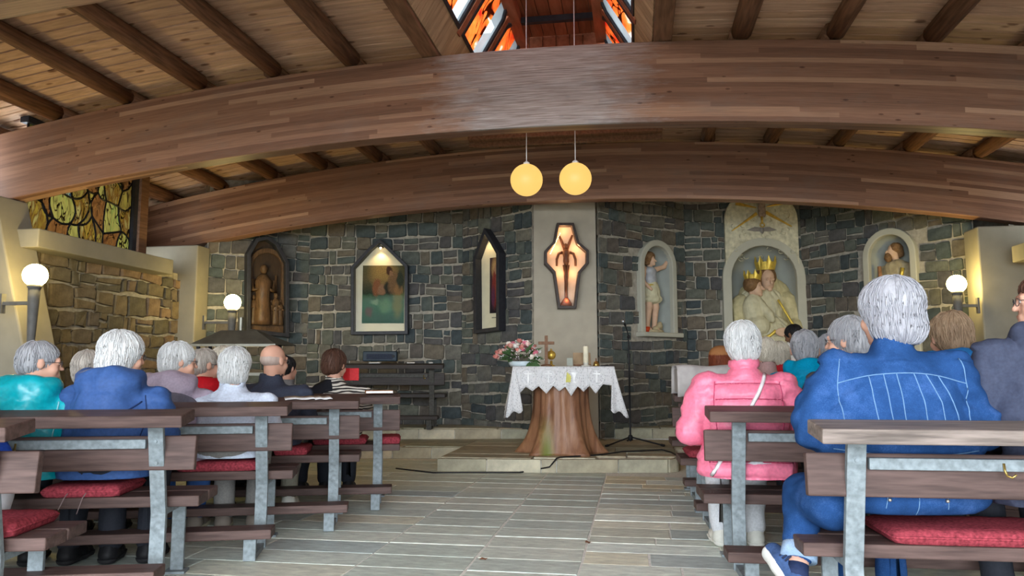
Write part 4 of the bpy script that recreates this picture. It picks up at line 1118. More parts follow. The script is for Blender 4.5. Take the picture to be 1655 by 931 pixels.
paintA = painting('green_meadow_print', [(0, (0.017, 0.072, 0.041)), (.3, (0.033, 0.121, 0.066)), (.46, (0.055, 0.110, 0.066)), (.52, (0.028, 0.039, 0.028)), (.75, (0.088, 0.072, 0.039)), (1, (0.072, 0.066, 0.033))],
    [(.55, .30, .16, .12, (0.088, 0.187, 0.088), .8), (.85, .38, .13, .3, (0.132, 0.149, 0.055), .7), (.5, .85, .34, .22, (0.231, 0.149, 0.055), .9), (.34, .62, .10, .16, (0.187, 0.077, 0.039), .5), (.46, .58, .11, .09, (0.220, 0.121, 0.072), .5),
     (.62, .62, .10, .12, (0.028, 0.028, 0.022), .5), (.76, .70, .15, .22, (0.143, 0.083, 0.044), .5), (.64, .90, .08, .075, (0.050, 0.025, 0.017), .4), (.68, .855, .05, .05, (0.198, 0.110, 0.066), .4), (.86, .58, .11, .09, (0.220, 0.121, 0.055), .5), (.9, .76, .08, .16, (0.033, 0.039, 0.028), .5), (.16, .2, .1, .1, (0.088, 0.066, 0.050), .7), (.3, .37, .1, .06, (0.138, 0.231, 0.132), .5)], 55)
tA, cx, zb, _ = shrine('wall_back_left', [(571, 542), (662, 541), (662, 432), (634, 404), (617, 389), (600, 403), (571, 434)], 'pointed framed print of a green meadow scene with a small top light', fw=.045)
a0, a1 = wp('wall_back_left', 586, 523), wp('wall_back_left', 655, 430); uv_quad('print', a0[0] - cx, a1[0] - cx, a0[1] - zb, a1[1] - zb, -.026, paintA, tA)
pA = (0, -.085, wp('wall_back_left', 617, 403)[1] - zb)
paintB = painting('red_robed_print', [(0, (.02, .015, .02)), (.5, (.05, .025, .03)), (1, (.06, .035, .04))],
    [(.5, .80, .35, .2, (.46, .28, .12), .9), (.45, .45, .28, .36, (.20, .035, .03), .5), (.62, .5, .14, .3, (.30, .09, .06), .5), (.5, .78, .12, .1, (.36, .20, .12), .4), (.3, .3, .15, .2, (.10, .03, .06), .6)], 50)
tB, cx, zb, _ = shrine('wall_back_inner_left', [(779, 540), (820, 535), (820, 410), (806, 386), (796, 371), (790, 386), (778, 420)], 'narrow pointed framed print of a red robed figure on dark ground', fw=.05)
a0, a1 = wp('wall_back_inner_left', 796, 507), wp('wall_back_inner_left', 818, 415); uv_quad('print', a0[0] - cx, a1[0] - cx - .03, a0[1] - zb, a1[1] - zb, -.026, paintB, tB)
a0, a1 = wp('wall_back_inner_left', 798, 514), wp('wall_back_inner_left', 816, 511)
MB().box(((a0[0] + a1[0]) / 2 - cx - .01, -.024, a0[1] - zb), (a1[0] - a0[0] - .05, .004, .014)).build('caption_strip', plain('caption_grey', (.26, .24, .18), .8), tB)
pB = (0, -.085, wp('wall_back_inner_left', 797, 384)[1] - zb)
def picture_light(t, p, w, col=(1, .70, .33)):
    MB().box((p[0], p[1] + .02, p[2] + .02), (.07, .05, .03)).build('lamp_housing', M_DARK, t, bevel=.006)
    MB().sphere(p, .014, 8, 6).build('lamp_bulb', M_BULB, t, True)
    l = bpy.data.lights.new('picture_light', 'SPOT'); l.energy = w; l.color = col; l.spot_size = 1.9; l.spot_blend = .7; l.shadow_soft_size = .02
    o = bpy.data.objects.new('picture_light', l); COL.objects.link(o); o.parent = t; o.location = (p[0], p[1] - .005, p[2] - .015); o.rotation_euler = (math.radians(8), 0, 0)
picture_light(tA, pA, 3.2); picture_light(tB, pB, 2.4)

# carved relief in a dark shrine frame
tC, cx, zb, inn = shrine('wall_back_far_left', [(393, 538), (461, 546), (461, 427), (443, 395), (427, 384), (408, 388), (394, 412)], 'dark carved wooden relief in an arched black shrine frame', 'carved_relief', 'relief', depth=.16, fw=.05, mat_in=plain('relief_board', (.05, .03, .018), .45, .3, 8, (6, 6, 1)))
M_CARV = plain('carved_wood', (.10, .055, .028), .4, .35, 14, (3, 3, 1), bmp=.5)
xs_ = [p[0] for p in inn]; rw = max(xs_) - min(xs_); rh = max(p[1] for p in inn); x0_ = min(xs_)
MB().ring([(p[0], p[1]) for p in arch(rw * .98, rh * .90, 14, x0_ + rw / 2, .03)], [(p[0], p[1]) for p in arch(rw * .80, rh * .82, 14, x0_ + rw / 2, .07)], -.07, -.02).build('carved_arch', M_CARV, tC, bevel=.006)
MB().box((x0_ + rw / 2, -.05, .10), (rw * .9, .05, .12)).build('carved_plinth', M_CARV, tC, bevel=.01)
def little_figure(cxf, z0, h, lean=0.0):
    m = MB(); r = h * .16
    m.lathe([(r * .95, 0), (r * 1.0, h * .08), (r * .8, h * .35), (r * .72, h * .5), (r * .95, h * .72), (r * .5, h * .82), (r * .25, h * .85)], (cxf, -.06, z0), 12)
    m.sphere((cxf + lean * h * .1, -.065, z0 + h * .93), h * .075, 10, 8, (.85, .9, 1.1))
    for s in (-1, 1): m.tube([(cxf + s * r * .9, -.06, z0 + h * .74), (cxf + s * r * 1.15, -.085, z0 + h * .56), (cxf + s * r * .25, -.115, z0 + h * .6)], [h * .05, h * .045, h * .03], 8)
    return m
little_figure(x0_ + rw * .40, .16, rh * .62).build('carved_figure', M_CARV, tC, True)
for q, hh in ((.16, .30), (.29, .24), (.62, .26), (.76, .33), (.88, .27)): little_figure(x0_ + rw * q, .16, rh * hh).build('carved_figure', M_CARV, tC, True)
MB().tube([(x0_ + rw * .74, -.06, .16), (x0_ + rw * .74, -.06, rh * .64)], .018, 8).build('carved_column', M_CARV, tC, True)
l = bpy.data.lights.new('relief_light', 'SPOT'); l.energy = .7; l.color = (1, .72, .36); l.spot_size = 1.3; l.spot_blend = .6; l.shadow_soft_size = .02
o = bpy.data.objects.new('relief_light', l); COL.objects.link(o); o.parent = tC; o.location = (x0_ + rw * .92, -.12, rh * .86); o.rotation_euler = (math.radians(20), math.radians(25), 0)

# coffin shaped lit crucifix case on the white pillar
outl = [(901, 500), (930, 500), (937, 443), (950, 428), (950, 407), (935, 394), (926, 363), (899, 363), (893, 393), (879, 408), (879, 428), (893, 443)]
pts = [wp('pillar', *q) for q in outl]; cx = sum(p[0] for p in pts) / len(pts); zb = min(p[1] for p in pts); poly = [(p[0] - cx, p[1] - zb) for p in pts]
t = empty('crucifix_case', on_wall('pillar', cx, zb, -.018), WALLS['pillar']['ang'], 'lit coffin shaped case with a carved crucifix on the white pillar', 'crucifix')
inn = scale_poly(poly, .035)
MB().ring(poly, inn, -.15, .0).build('case_frame', plain('case_wood', (.055, .04, .035), .4, .3, 20), t, bevel=.005)
MB().prism(scale_poly(poly, .01), -.012, .0).build('back_board', plain('peach_back', (.72, .50, .36), .8, .15, 4, bmp=.05), t)
MB().add([(p[0], -.142, p[1]) for p in inn], [tuple(range(len(inn)))]).build('glass_pane', glass_clear('picture_glass'), t)
M_COR = plain('crucifix_wood', (.16, .062, .034), .45, .3, 20, bmp=.3)
H_ = max(p[1] for p in poly)
z = lambda f: H_ * f
m = MB().tube([(0, -.045, z(.12)), (0, -.045, z(.47)), (0, -.045, z(.70))], [.022, .02, .018], 10)
for s in (-1, 1): m.tube([(0, -.045, z(.66)), (s * .055, -.045, z(.80)), (s * .085, -.045, z(.87))], [.02, .018, .012], 8)
m.build('forked_cross', M_COR, t, True)
m = MB().sphere((-.005, -.085, z(.735)), .03, 12, 10, (.85, .9, 1.15)); m.lathe([(.018, z(.50)), (.038, z(.55)), (.034, z(.60)), (.052, z(.665)), (.02, z(.70))], (0, -.08, 0), 12)
for s in (-1, 1):
    m.tube([(s * .045, -.08, z(.66)), (s * .095, -.085, z(.645)), (s * .118, -.08, z(.58)), (s * .12, -.075, z(.50))], [.02, .018, .017, .013], 8)
    m.tube([(s * .02, -.08, z(.51)), (s * .012, -.10, z(.40)), (s * .006, -.085, z(.29)), (0, -.08, z(.21))], [.026, .022, .016, .012], 8)
m.build('corpus', M_COR, t, True)
MB().lathe([(.075, 0), (.07, .03), (.045, .075), (.02, .105)], (0, -.06, .04), 12).build('mound', plain('mound_red', (.34, .10, .05), .7, .3, 30, bmp=.4), t, True)
lp = MB()
for k in range(14): lp.sphere((inn[7][0] + (inn[9][0] - inn[7][0]) * k / 13 * .8 + .012, -.125, inn[7][1] - .10 - (inn[7][1] - inn[10][1]) * k / 13 * .55), .004, 6, 4)
lp.build('glass_glints', M_BULB, t)['kind'] = 'stuff'  # glowing beads stand in for light reflections on the case glass
for zz, e, xx in ((.93, .5, -.03), (.72, .55, -.14), (.72, .55, .14), (.42, .5, -.075), (.42, .5, .075), (.10, .3, .0)):
    l = bpy.data.lights.new('case_lamp', 'POINT'); l.energy = e; l.color = (1, .58, .27); l.shadow_soft_size = .03
    o = bpy.data.objects.new('case_lamp', l); COL.objects.link(o); o.parent = t; o.location = (xx, -.11, z(zz))

# =================================================================== NICHES
def niche(key, depth, label, cat='niche'):
    d = NICHE[key]; w = WALLS[d['wall']]
    t = empty('wall_niche', on_wall(d['wall'], d['c'], d['zb']), w['ang'], label, cat, kind=None)
    n = 14
    oo, ii = arch(d['wo'], d['ho'], n), arch(d['wi'], d['hi'], n, 0, .05)
    MB().ring(oo, ii, -.075, .01).build('plaster_surround', M_NICHE, t, bevel=.012)
    r = d['wi'] / 2; zs = d['hi'] - r + .05
    vs, fs = [], []; na, nh = 16, 6
    rows = [(1.0, .05)] + [(1.0, zs)] + [(math.cos(math.pi / 2 * k / nh), zs + r * math.sin(math.pi / 2 * k / nh)) for k in range(1, nh + 1)]
    for rr_, zz in rows:
        for k in range(na + 1):
            a = math.pi * k / na; vs.append((r * rr_ * math.cos(a), depth * rr_ * math.sin(a) - .01, zz))
    for i in range(len(rows) - 1):
        for k in range(na): fs.append((i * (na + 1) + k, i * (na + 1) + k + 1, (i + 1) * (na + 1) + k + 1, (i + 1) * (na + 1) + k))
    MB().add(vs, fs).build('niche_shell', M_NICHE_IN, t, True)
    MB().prism([(r * math.cos(math.pi * k / na), depth * math.sin(math.pi * k / na)) for k in range(na + 1)], .02, .052, 'z').build('niche_floor', M_NICHE, t)
    MB().box((0, -.07, .02), (d['wo'] * 1.08, .16, .06)).build('sill', M_NICHE, t, bevel=.01)
    return t, d, r
nmi, dmi, rmi = niche('michael', .30, 'slim round headed plaster niche holding the statue with a raised arm')
nma, dma, rma = niche('mary', .38, 'large round headed plaster niche of the crowned mother and child')
njo, djo, rjo = niche('joseph', .30, 'round headed plaster niche of the bearded saint at right')
# relief plaque over the large niche
PQ = dict(l=wp('wall_back_right', 1170, 400), r=wp('wall_back_right', 1288, 400)); pw = PQ['r'][0] - PQ['l'][0]; pcx = (PQ['l'][0] + PQ['r'][0]) / 2
z0q = wp('wall_back_right', 1228, 432)[1]; zq1 = wp('wall_back_right', 1228, 308)[1]
t = empty('relief_plaque', on_wall('wall_back_right', pcx, z0q, .028), WALLS['wall_back_right']['ang'], 'rounded stone coloured plaque with gilt rays and a dove over the large niche', 'plaque')
hq = zq1 - z0q
_ro = dma['wo'] / 2 * .97; _zc = dma['zb'] + dma['ho'] - dma['wo'] / 2 - z0q; _xc = dma['c'] - pcx
_cut = [(_xc + _ro * math.cos(a), _zc + _ro * math.sin(a)) for a in np.linspace(0, math.pi, 25)]
_cut = [p for p in _cut if -pw / 2 + .01 < p[0] < pw / 2 - .01 and p[1] > 0.0]
pq = [(-pw / 2, min(_cut[-1][1], .0)), _cut[-1]][:1] + _cut[::-1] + [(pw / 2, 0)] + [(pw / 2 * math.cos(math.pi * k / 16), hq - pw * .42 + pw * .42 * math.sin(math.pi * k / 16)) for k in range(17)]
MB().prism(pq, -.05, 0).build('plaque_slab', plain('plaque_cream', (.52, .49, .36), .7, .25, 16, bmp=.6, bdist=.02), t, bevel=.01)
def qp(px, py): a = wp('wall_back_right', px, py); return (a[0] - pcx, a[1] - z0q)
for a, b2, wa, wb in (((1220, 347), (1180, 375), .045, .012), ((1234, 345), (1276, 368), .045, .012), ((1219, 338), (1186, 331), .012, .05), ((1236, 336), (1262, 331), .012, .03)):
    p, q = np.array(qp(*a)), np.array(qp(*b2)); dd = (q - p) / np.hypot(*(q - p)); nn = np.array([-dd[1], dd[0]])
    MB().prism([tuple(p + nn * wa / 2), tuple(q + nn * wb / 2), tuple(q - nn * wb / 2), tuple(p - nn * wa / 2)], -.075, -.045).build('gilt_ray', M_GOLD, t, bevel=.004)
p = qp(1228, 345); MB().box((p[0], -.07, p[1] + .03), (.10, .05, .20)).build('carved_boss', plain('boss_brown', (.30, .22, .17), .7, .3, 25, bmp=.4), t, bevel=.02)
p = qp(1228, 374)
m = MB().sphere((p[0], -.075, p[1]), .035, 10, 8, (.8, .6, 1.5))
for s in (-1, 1): m.add([(p[0], -.075, p[1] + .035), (p[0] + s * .10, -.085, p[1] + .045), (p[0] + s * .21, -.07, p[1] - .0), (p[0] + s * .10, -.07, p[1] - .02), (p[0], -.07, p[1] - .02)], [(0, 1, 2, 3, 4) if s > 0 else (4, 3, 2, 1, 0)])
o = m.build('dove', plain('dove_grey', (.20, .18, .16), .6), t); md = o.modifiers.new('thick', 'SOLIDIFY'); md.thickness = .01
p = qp(1228, 366); MB().tube([(p[0] + .03 * math.cos(a), -.085, p[1] + .03 * math.sin(a)) for a in np.linspace(0, 2 * math.pi, 13)], .008, 6).build('gilt_halo', M_GOLD, t, True)
p = qp(1228, 357); MB().tube([(p[0], -.07, p[1] + .05), (p[0], -.07, p[1] - .06)], [.02, .012], 8).build('gilt_stem', M_GOLD, t, True)
random.seed(4)
wv = MB()
for k in range(26):
    x, zz = random.uniform(-pw * .42, pw * .42), random.uniform(.05, hq * .8); a = random.uniform(0, 6)
    wv.tube([(x + .035 * math.cos(a + q * .9), -.05, zz + .03 * math.sin(a + q * .9)) for q in range(5)], .006, 5)
wv.build('carved_tendrils', MATS['plaque_cream'], t, True)['kind'] = 'stuff'

# =================================================================== CANDLE RACK HOOD
hd0 = at_d(303, 556, 7.95); hd1 = at_d(441, 556, 7.95)
t = empty('candle_stand', ((hd0[0] + hd1[0]) / 2, (hd0[1] + hd1[1]) / 2 + .2, 0), YAW, 'votive candle stand with a sloping sheet metal hood by the left wall', 'candle stand')
w0 = float(np.hypot(*(hd1 - hd0)[:2])) / 2; zh0, zh1 = float(hd0[2]), float(at_d(370, 534, 8.1)[2])
M_HOOD = plain('hood_metal', (.13, .125, .105), .35, .2, 8, metal=.6)
m = MB(); dh = .42
b0 = [(-w0, -dh / 2, zh0), (w0, -dh / 2, zh0), (w0 + .10, dh / 2, zh0), (-w0, dh / 2, zh0)]; b1 = [(-w0 * .42, -.06, zh1), (w0 * .42, -.06, zh1), (w0 * .42, .06, zh1), (-w0 * .42, .06, zh1)]
m.add(b0 + b1, [(0, 1, 5, 4), (1, 2, 6, 5), (2, 3, 7, 6), (3, 0, 4, 7), (4, 5, 6, 7)]); o = m.build('metal_hood', M_HOOD, t); md = o.modifiers.new('thick', 'SOLIDIFY'); md.thickness = .01
MB().box((0, -dh / 2, zh0 - .012), (2 * w0, .015, .025)).build('hood_rim', M_HOOD, t)
for x in (-w0 * .85, w0 * .85):
    for y in (-.16, .16): MB().box((x, y, zh0 / 2 + .001), (.03, .03, zh0)).build('stand_post', M_BLACK, t, loc=(0, 0, 0.0))
MB().box((0, 0, .95), (w0 * 1.7, .36, .03)).build('candle_tray', M_HOOD, t)
MB().tube([(0, 0, zh1), (0, .0, zh1 + .14)], .03, 10).build('flue', M_HOOD, t)
tag(t)

# fallen leaves on the floor
random.seed(2)
for i, (px, py, lb) in enumerate(((781, 904, 'small brown fallen leaf on the aisle flagstones, nearest the camera'), (950, 877, 'small brown fallen leaf by the right aisle joint'))):
    P = at_z(px, py, .004)
    o = MB().add([(-.022, 0, 0), (-.006, -.016, .006), (.014, -.012, .002), (.024, .0, .008), (.008, .015, .003), (-.01, .013, .007), (0, 0, .001)], [(k, (k + 1) % 6, 6) for k in range(6)]).build('fallen_leaf', plain('dry_leaf', (.16, .07, .035), .7), None, recalc=False)
    o.location = P; o.rotation_euler = (0, 0, i * 2.0); md = o.modifiers.new('thick', 'SOLIDIFY'); md.thickness = .0015; tag(o, lb, 'leaf', 'fallen leaves in the aisle')
# =================================================================== ORGANIC SURFACES (distance field on a grid, one closed mesh)
def smin(a, b, k):
    h = np.clip(.5 + .5 * (b - a) / k, 0, 1); return b + (a - b) * h - k * h * (1 - h)
class Field:
    def __init__(s, xs, ys, zs):
        s.x, s.y, s.z = [np.asarray(q, np.float32) for q in (xs, ys, zs)]
        s.F = np.ones((len(xs), len(ys), len(zs)), np.float32)
    def _blk(s, lo, hi):
        sl = []
        for c, a, b in zip((s.x, s.y, s.z), lo, hi):
            i0, i1 = np.searchsorted(c, a), np.searchsorted(c, b)
            if i1 <= i0: return None
            sl.append(slice(i0, i1))
        return tuple(sl), (s.x[sl[0]][:, None, None], s.y[sl[1]][None, :, None], s.z[sl[2]][None, None, :])
    def put(s, fn, lo, hi, k=.02, mode='add'):
        m = .05 + k
        r = s._blk([a - m for a in lo], [b + m for b in hi])
        if r is None: return s
        sl, P = r; d = fn(*P)
        if mode == 'add': s.F[sl] = smin(s.F[sl], d, k)
        else: s.F[sl] = -smin(-s.F[sl], d, k)
        return s
    def ell(s, c, r, R=None, k=.02, mode='add'):
        c = np.asarray(c, float); r = np.asarray(r, float)
        M = np.eye(3) if R is None else np.asarray(R)
        def fn(X, Y, Z):
            q = [(M[0, i] * (X - c[0]) + M[1, i] * (Y - c[1]) + M[2, i] * (Z - c[2])) for i in range(3)]
            k0 = np.sqrt(sum((q[i] / r[i]) ** 2 for i in range(3))); k1 = np.sqrt(sum((q[i] / r[i] ** 2) ** 2 for i in range(3))) + 1e-9
            return k0 * (k0 - 1) / k1
        e = np.sqrt(((M * r[None, :]) ** 2).sum(1)); return s.put(fn, c - e, c + e, k, mode)
    def cap(s, a, b, ra, rb=None, k=.02, mode='add', flat=None):
        a, b = np.asarray(a, float), np.asarray(b, float); rb = ra if rb is None else rb; d = b - a; dd = d @ d + 1e-12
        fx, fy, fz = flat or (1, 1, 1)
        def fn(X, Y, Z):
            px, py, pz = X - a[0], Y - a[1], Z - a[2]
            t = np.clip((px * d[0] + py * d[1] + pz * d[2]) / dd, 0, 1)
            return np.sqrt(((px - t * d[0]) / fx) ** 2 + ((py - t * d[1]) / fy) ** 2 + ((pz - t * d[2]) / fz) ** 2) - (ra + (rb - ra) * t)
        R = max(ra, rb) * max(fx, fy, fz); return s.put(fn, np.minimum(a, b) - R, np.maximum(a, b) + R, k, mode)
    def chain(s, pts, rs, k=.02, flat=None):
        for i in range(len(pts) - 1): s.cap(pts[i], pts[i + 1], rs[i], rs[i + 1], k, flat=flat)
        return s
    def half(s, n, o):
        """keep the side where n.p < o"""
        d = n[0] * s.x[:, None, None] + n[1] * s.y[None, :, None] + n[2] * s.z[None, None, :] - o
        s.F = np.maximum(s.F, d); return s
    def nets(s):
        F = s.F; nx, ny, nz = F.shape
        F = F.copy()
        for ax in range(3):
            sl = [slice(None)] * 3
            for e in (0, -1): sl[ax] = e; F[tuple(sl)] = np.maximum(F[tuple(sl)], .01)
        S = F < 0
        cnt = np.zeros((nx - 1, ny - 1, nz - 1), np.int8); C = [(i, j, k) for i in (0, 1) for j in (0, 1) for k in (0, 1)]
        for i, j, k in C: cnt += S[i:nx - 1 + i, j:ny - 1 + j, k:nz - 1 + k]
        act = (cnt > 0) & (cnt < 8); I = np.argwhere(act)
        idx = -np.ones(act.shape, np.int32); idx[act] = np.arange(len(I))
        acc = np.zeros((len(I), 3)); n = np.zeros(len(I))
        G = (s.x, s.y, s.z)
        for a in C:
            for ax in range(3):
                if a[ax]: continue
                b = list(a); b[ax] = 1
                A, B = I + a, I + b
                fa, fb = F[A[:, 0], A[:, 1], A[:, 2]], F[B[:, 0], B[:, 1], B[:, 2]]
                m = (fa < 0) != (fb < 0); t = np.where(m, fa / np.where(m, fa - fb, 1), 0)
                for q in range(3):
                    ca, cb = G[q][A[:, q]], G[q][B[:, q]]; acc[:, q] += np.where(m, ca + (cb - ca) * t, 0)
                n += m
        V = acc / n[:, None]
        quads = []
        for ax in range(3):
            sa = [slice(None)] * 3; sb = [slice(None)] * 3; sa[ax] = slice(0, -1); sb[ax] = slice(1, None)
            m = S[tuple(sa)] != S[tuple(sb)]
            o1, o2 = [q for q in range(3) if q != ax]
            E_ = np.argwhere(m)
            E_ = E_[(E_[:, o1] > 0) & (E_[:, o2] > 0) & (E_[:, o1] < F.shape[o1] - 1) & (E_[:, o2] < F.shape[o2] - 1)]
            if not len(E_): continue
            def cell(d1, d2):
                c = E_.copy(); c[:, o1] -= d1; c[:, o2] -= d2; return idx[c[:, 0], c[:, 1], c[:, 2]]
            q = np.stack([cell(1, 1), cell(0, 1), cell(0, 0), cell(1, 0)], 1)
            ins = S[E_[:, 0], E_[:, 1], E_[:, 2]]
            if ax == 1: ins = ~ins
            q[~ins] = q[~ins][:, ::-1]
            quads.append(q)
        return V, np.concatenate(quads)
def vnormals(V, Q):
    fn = np.cross(V[Q[:, 2]] - V[Q[:, 0]], V[Q[:, 3]] - V[Q[:, 1]]); n = np.zeros_like(V)
    for i in range(4): np.add.at(n, Q[:, i], fn)
    return n / (np.linalg.norm(n, axis=1, keepdims=True) + 1e-12)
def relax(V, Q, it=2, w=.5):
    for _ in range(it):
        s = np.zeros_like(V); c = np.zeros(len(V))
        for i in range(4):
            for j in (1, 3): np.add.at(s, Q[:, i], V[Q[:, (i + j) % 4]]); np.add.at(c, Q[:, i], 1)
        V = V * (1 - w) + s / np.maximum(c, 1)[:, None] * w
    return V
def quad_mesh(name, V, Q, mats, fmat=None):
    me = bpy.data.meshes.new(name)
    me.vertices.add(len(V)); me.vertices.foreach_set('co', np.asarray(V, np.float32).ravel())
    me.loops.add(len(Q) * 4); me.loops.foreach_set('vertex_index', np.asarray(Q, np.int32).ravel())
    me.polygons.add(len(Q)); me.polygons.foreach_set('loop_start', np.arange(0, len(Q) * 4, 4, dtype=np.int32)); me.polygons.foreach_set('loop_total', np.full(len(Q), 4, np.int32))
    me.polygons.foreach_set('use_smooth', np.ones(len(Q), bool))
    for m in (mats if isinstance(mats, (list, tuple)) else [mats]): me.materials.append(m)
    if fmat is not None: me.polygons.foreach_set('material_index', np.asarray(fmat, np.int32))
    me.update(calc_edges=True); return me
_W = RNG.normal(size=(3, 40, 3)); _PH = RNG.uniform(0, 6.28, (3, 40))
def wob(P, freq, n=8, seed=0, aniso=(1, 1, 1)):
    """smooth pseudo-noise in about -1..1"""
    P = np.asarray(P) * np.asarray(aniso) * freq; o = np.zeros(len(P)); k = (seed * 7) % 30
    for i in range(n): o += np.sin(P @ _W[seed % 3, (k + i) % 40] + _PH[seed % 3, (k + i) % 40])
    return o / n * 1.7
def axis_grid(lo, hi, step, fine=()):
    out = [lo]
    while out[-1] < hi:
        x = out[-1]; st = step
        for a, b, f in fine:
            if a - step < x < b: st = min(st, f)
        out.append(x + st)
    return out

# =================================================================== PEOPLE
def hairmat(name, lo, hi, dark=.55):
    m, nt, b = _mat(name)
    v = coords(nt, 'Object', (70, 70, 7)); g = noise(nt, v, 1.0, 4, .6, .6)
    v2 = coords(nt, 'Object', (9, 9, 4)); g2 = noise(nt, v2, 1.0, 3, .5)
    r = ramp(nt, [(.25, lo), (.5, tuple((a + c) / 2 for a, c in zip(lo, hi))), (.75, hi)]); nt.links.new(mathn(nt, 'MULTIPLY_ADD', g2, .5, mathn(nt, 'MULTIPLY', g, .5)), r.inputs[0])
    nt.links.new(r.outputs[0], b.inputs['Base Color']); b.inputs['Roughness'].default_value = .5; b.inputs['Specular IOR Level'].default_value = .14
    bump(nt, b, g, .5, .006); return m
SK = plain('skin', (.56, .31, .225), .5, .10, 9, bmp=.06)
SK2 = plain('skin_dark', (.17, .085, .05), .5, .10, 9, bmp=.06)
EYEW = plain('eye_white', (.7, .68, .64), .3, .02, 3, bmp=0); LENS = glass_clear('spectacle_lens'); M_RIM = plain('spectacle_rim', (.13, .12, .13), .3, .1, 9, metal=.6, bmp=0)
H_WHITE = hairmat('white_hair', (.36, .36, .37), (.66, .66, .65)); H_GREY = hairmat('grey_hair', (.15, .15, .17), (.46, .46, .48)); H_SILV = hairmat('silver_hair', (.20, .20, .235), (.50, .50, .54))
H_BEIGE = hairmat('beige_hair', (.40, .35, .28), (.66, .60, .50)); H_BLOND = hairmat('light_brown_hair', (.13, .075, .045), (.44, .31, .20)); H_BROWN = hairmat('brown_hair', (.020, .012, .010), (.12, .055, .035)); H_BLACK = hairmat('black_hair', (.008, .008, .009), (.025, .022, .022)); H_AUB = hairmat('auburn_hair', (.11, .022, .010), (.24, .065, .028)); H_FRINGE = hairmat('fringe_hair', (.36, .26, .22), (.50, .40, .35)); H_MGREY = hairmat('ash_hair', (.26, .23, .20), (.52, .47, .42))
def fabric(name, col, rough=.7, bmp=.25, scale=90, sheen=.0, var=.12, spec=.08): return plain(name, col, rough, var, scale, bmp=bmp, bdist=.002, sheen=sheen, spec=spec)
def denim(name, col):
    m, nt, b = _mat(name)
    v = coords(nt, 'Object'); g = noise(nt, v, 7, 5, .65); f = noise(nt, v, 260, 2)
    r = ramp(nt, [(.3, tuple(c * .55 for c in col)), (.55, col), (.8, tuple(min(1, c * 1.7 + .03) for c in col))]); nt.links.new(mathn(nt, 'MULTIPLY_ADD', f, .3, mathn(nt, 'MULTIPLY', g, .75)), r.inputs[0])
    nt.links.new(r.outputs[0], b.inputs['Base Color']); b.inputs['Roughness'].default_value = .85; b.inputs['Specular IOR Level'].default_value = .06; bump(nt, b, f, .3, .002); return m
def zebra(name):
    m, nt, b = _mat(name)
    w = N(nt, 'TexWave', wave_type='BANDS', bands_direction='Z'); nt.links.new(coords(nt, 'Object', (.35, .35, 1)), w.inputs[0]); w.inputs['Scale'].default_value = 14; w.inputs['Distortion'].default_value = 9; w.inputs['Detail'].default_value = 1.5; w.inputs['Detail Scale'].default_value = 1.1
    r = ramp(nt, [(.42, (.035, .03, .03)), (.5, (.56, .52, .46))]); nt.links.new(w.outputs[1], r.inputs[0]); nt.links.new(r.outputs[0], b.inputs['Base Color']); b.inputs['Roughness'].default_value = .8; b.inputs['Specular IOR Level'].default_value = .08; return m
def rotz(a): c, s = math.cos(a), math.sin(a); return np.array([[c, -s, 0], [s, c, 0], [0, 0, 1]])
def rotx(a): c, s = math.cos(a), math.sin(a); return np.array([[1, 0, 0], [0, c, -s], [0, s, c]])
def roty(a): c, s = math.cos(a), math.sin(a); return np.array([[c, 0, s], [0, 1, 0], [-s, 0, c]])

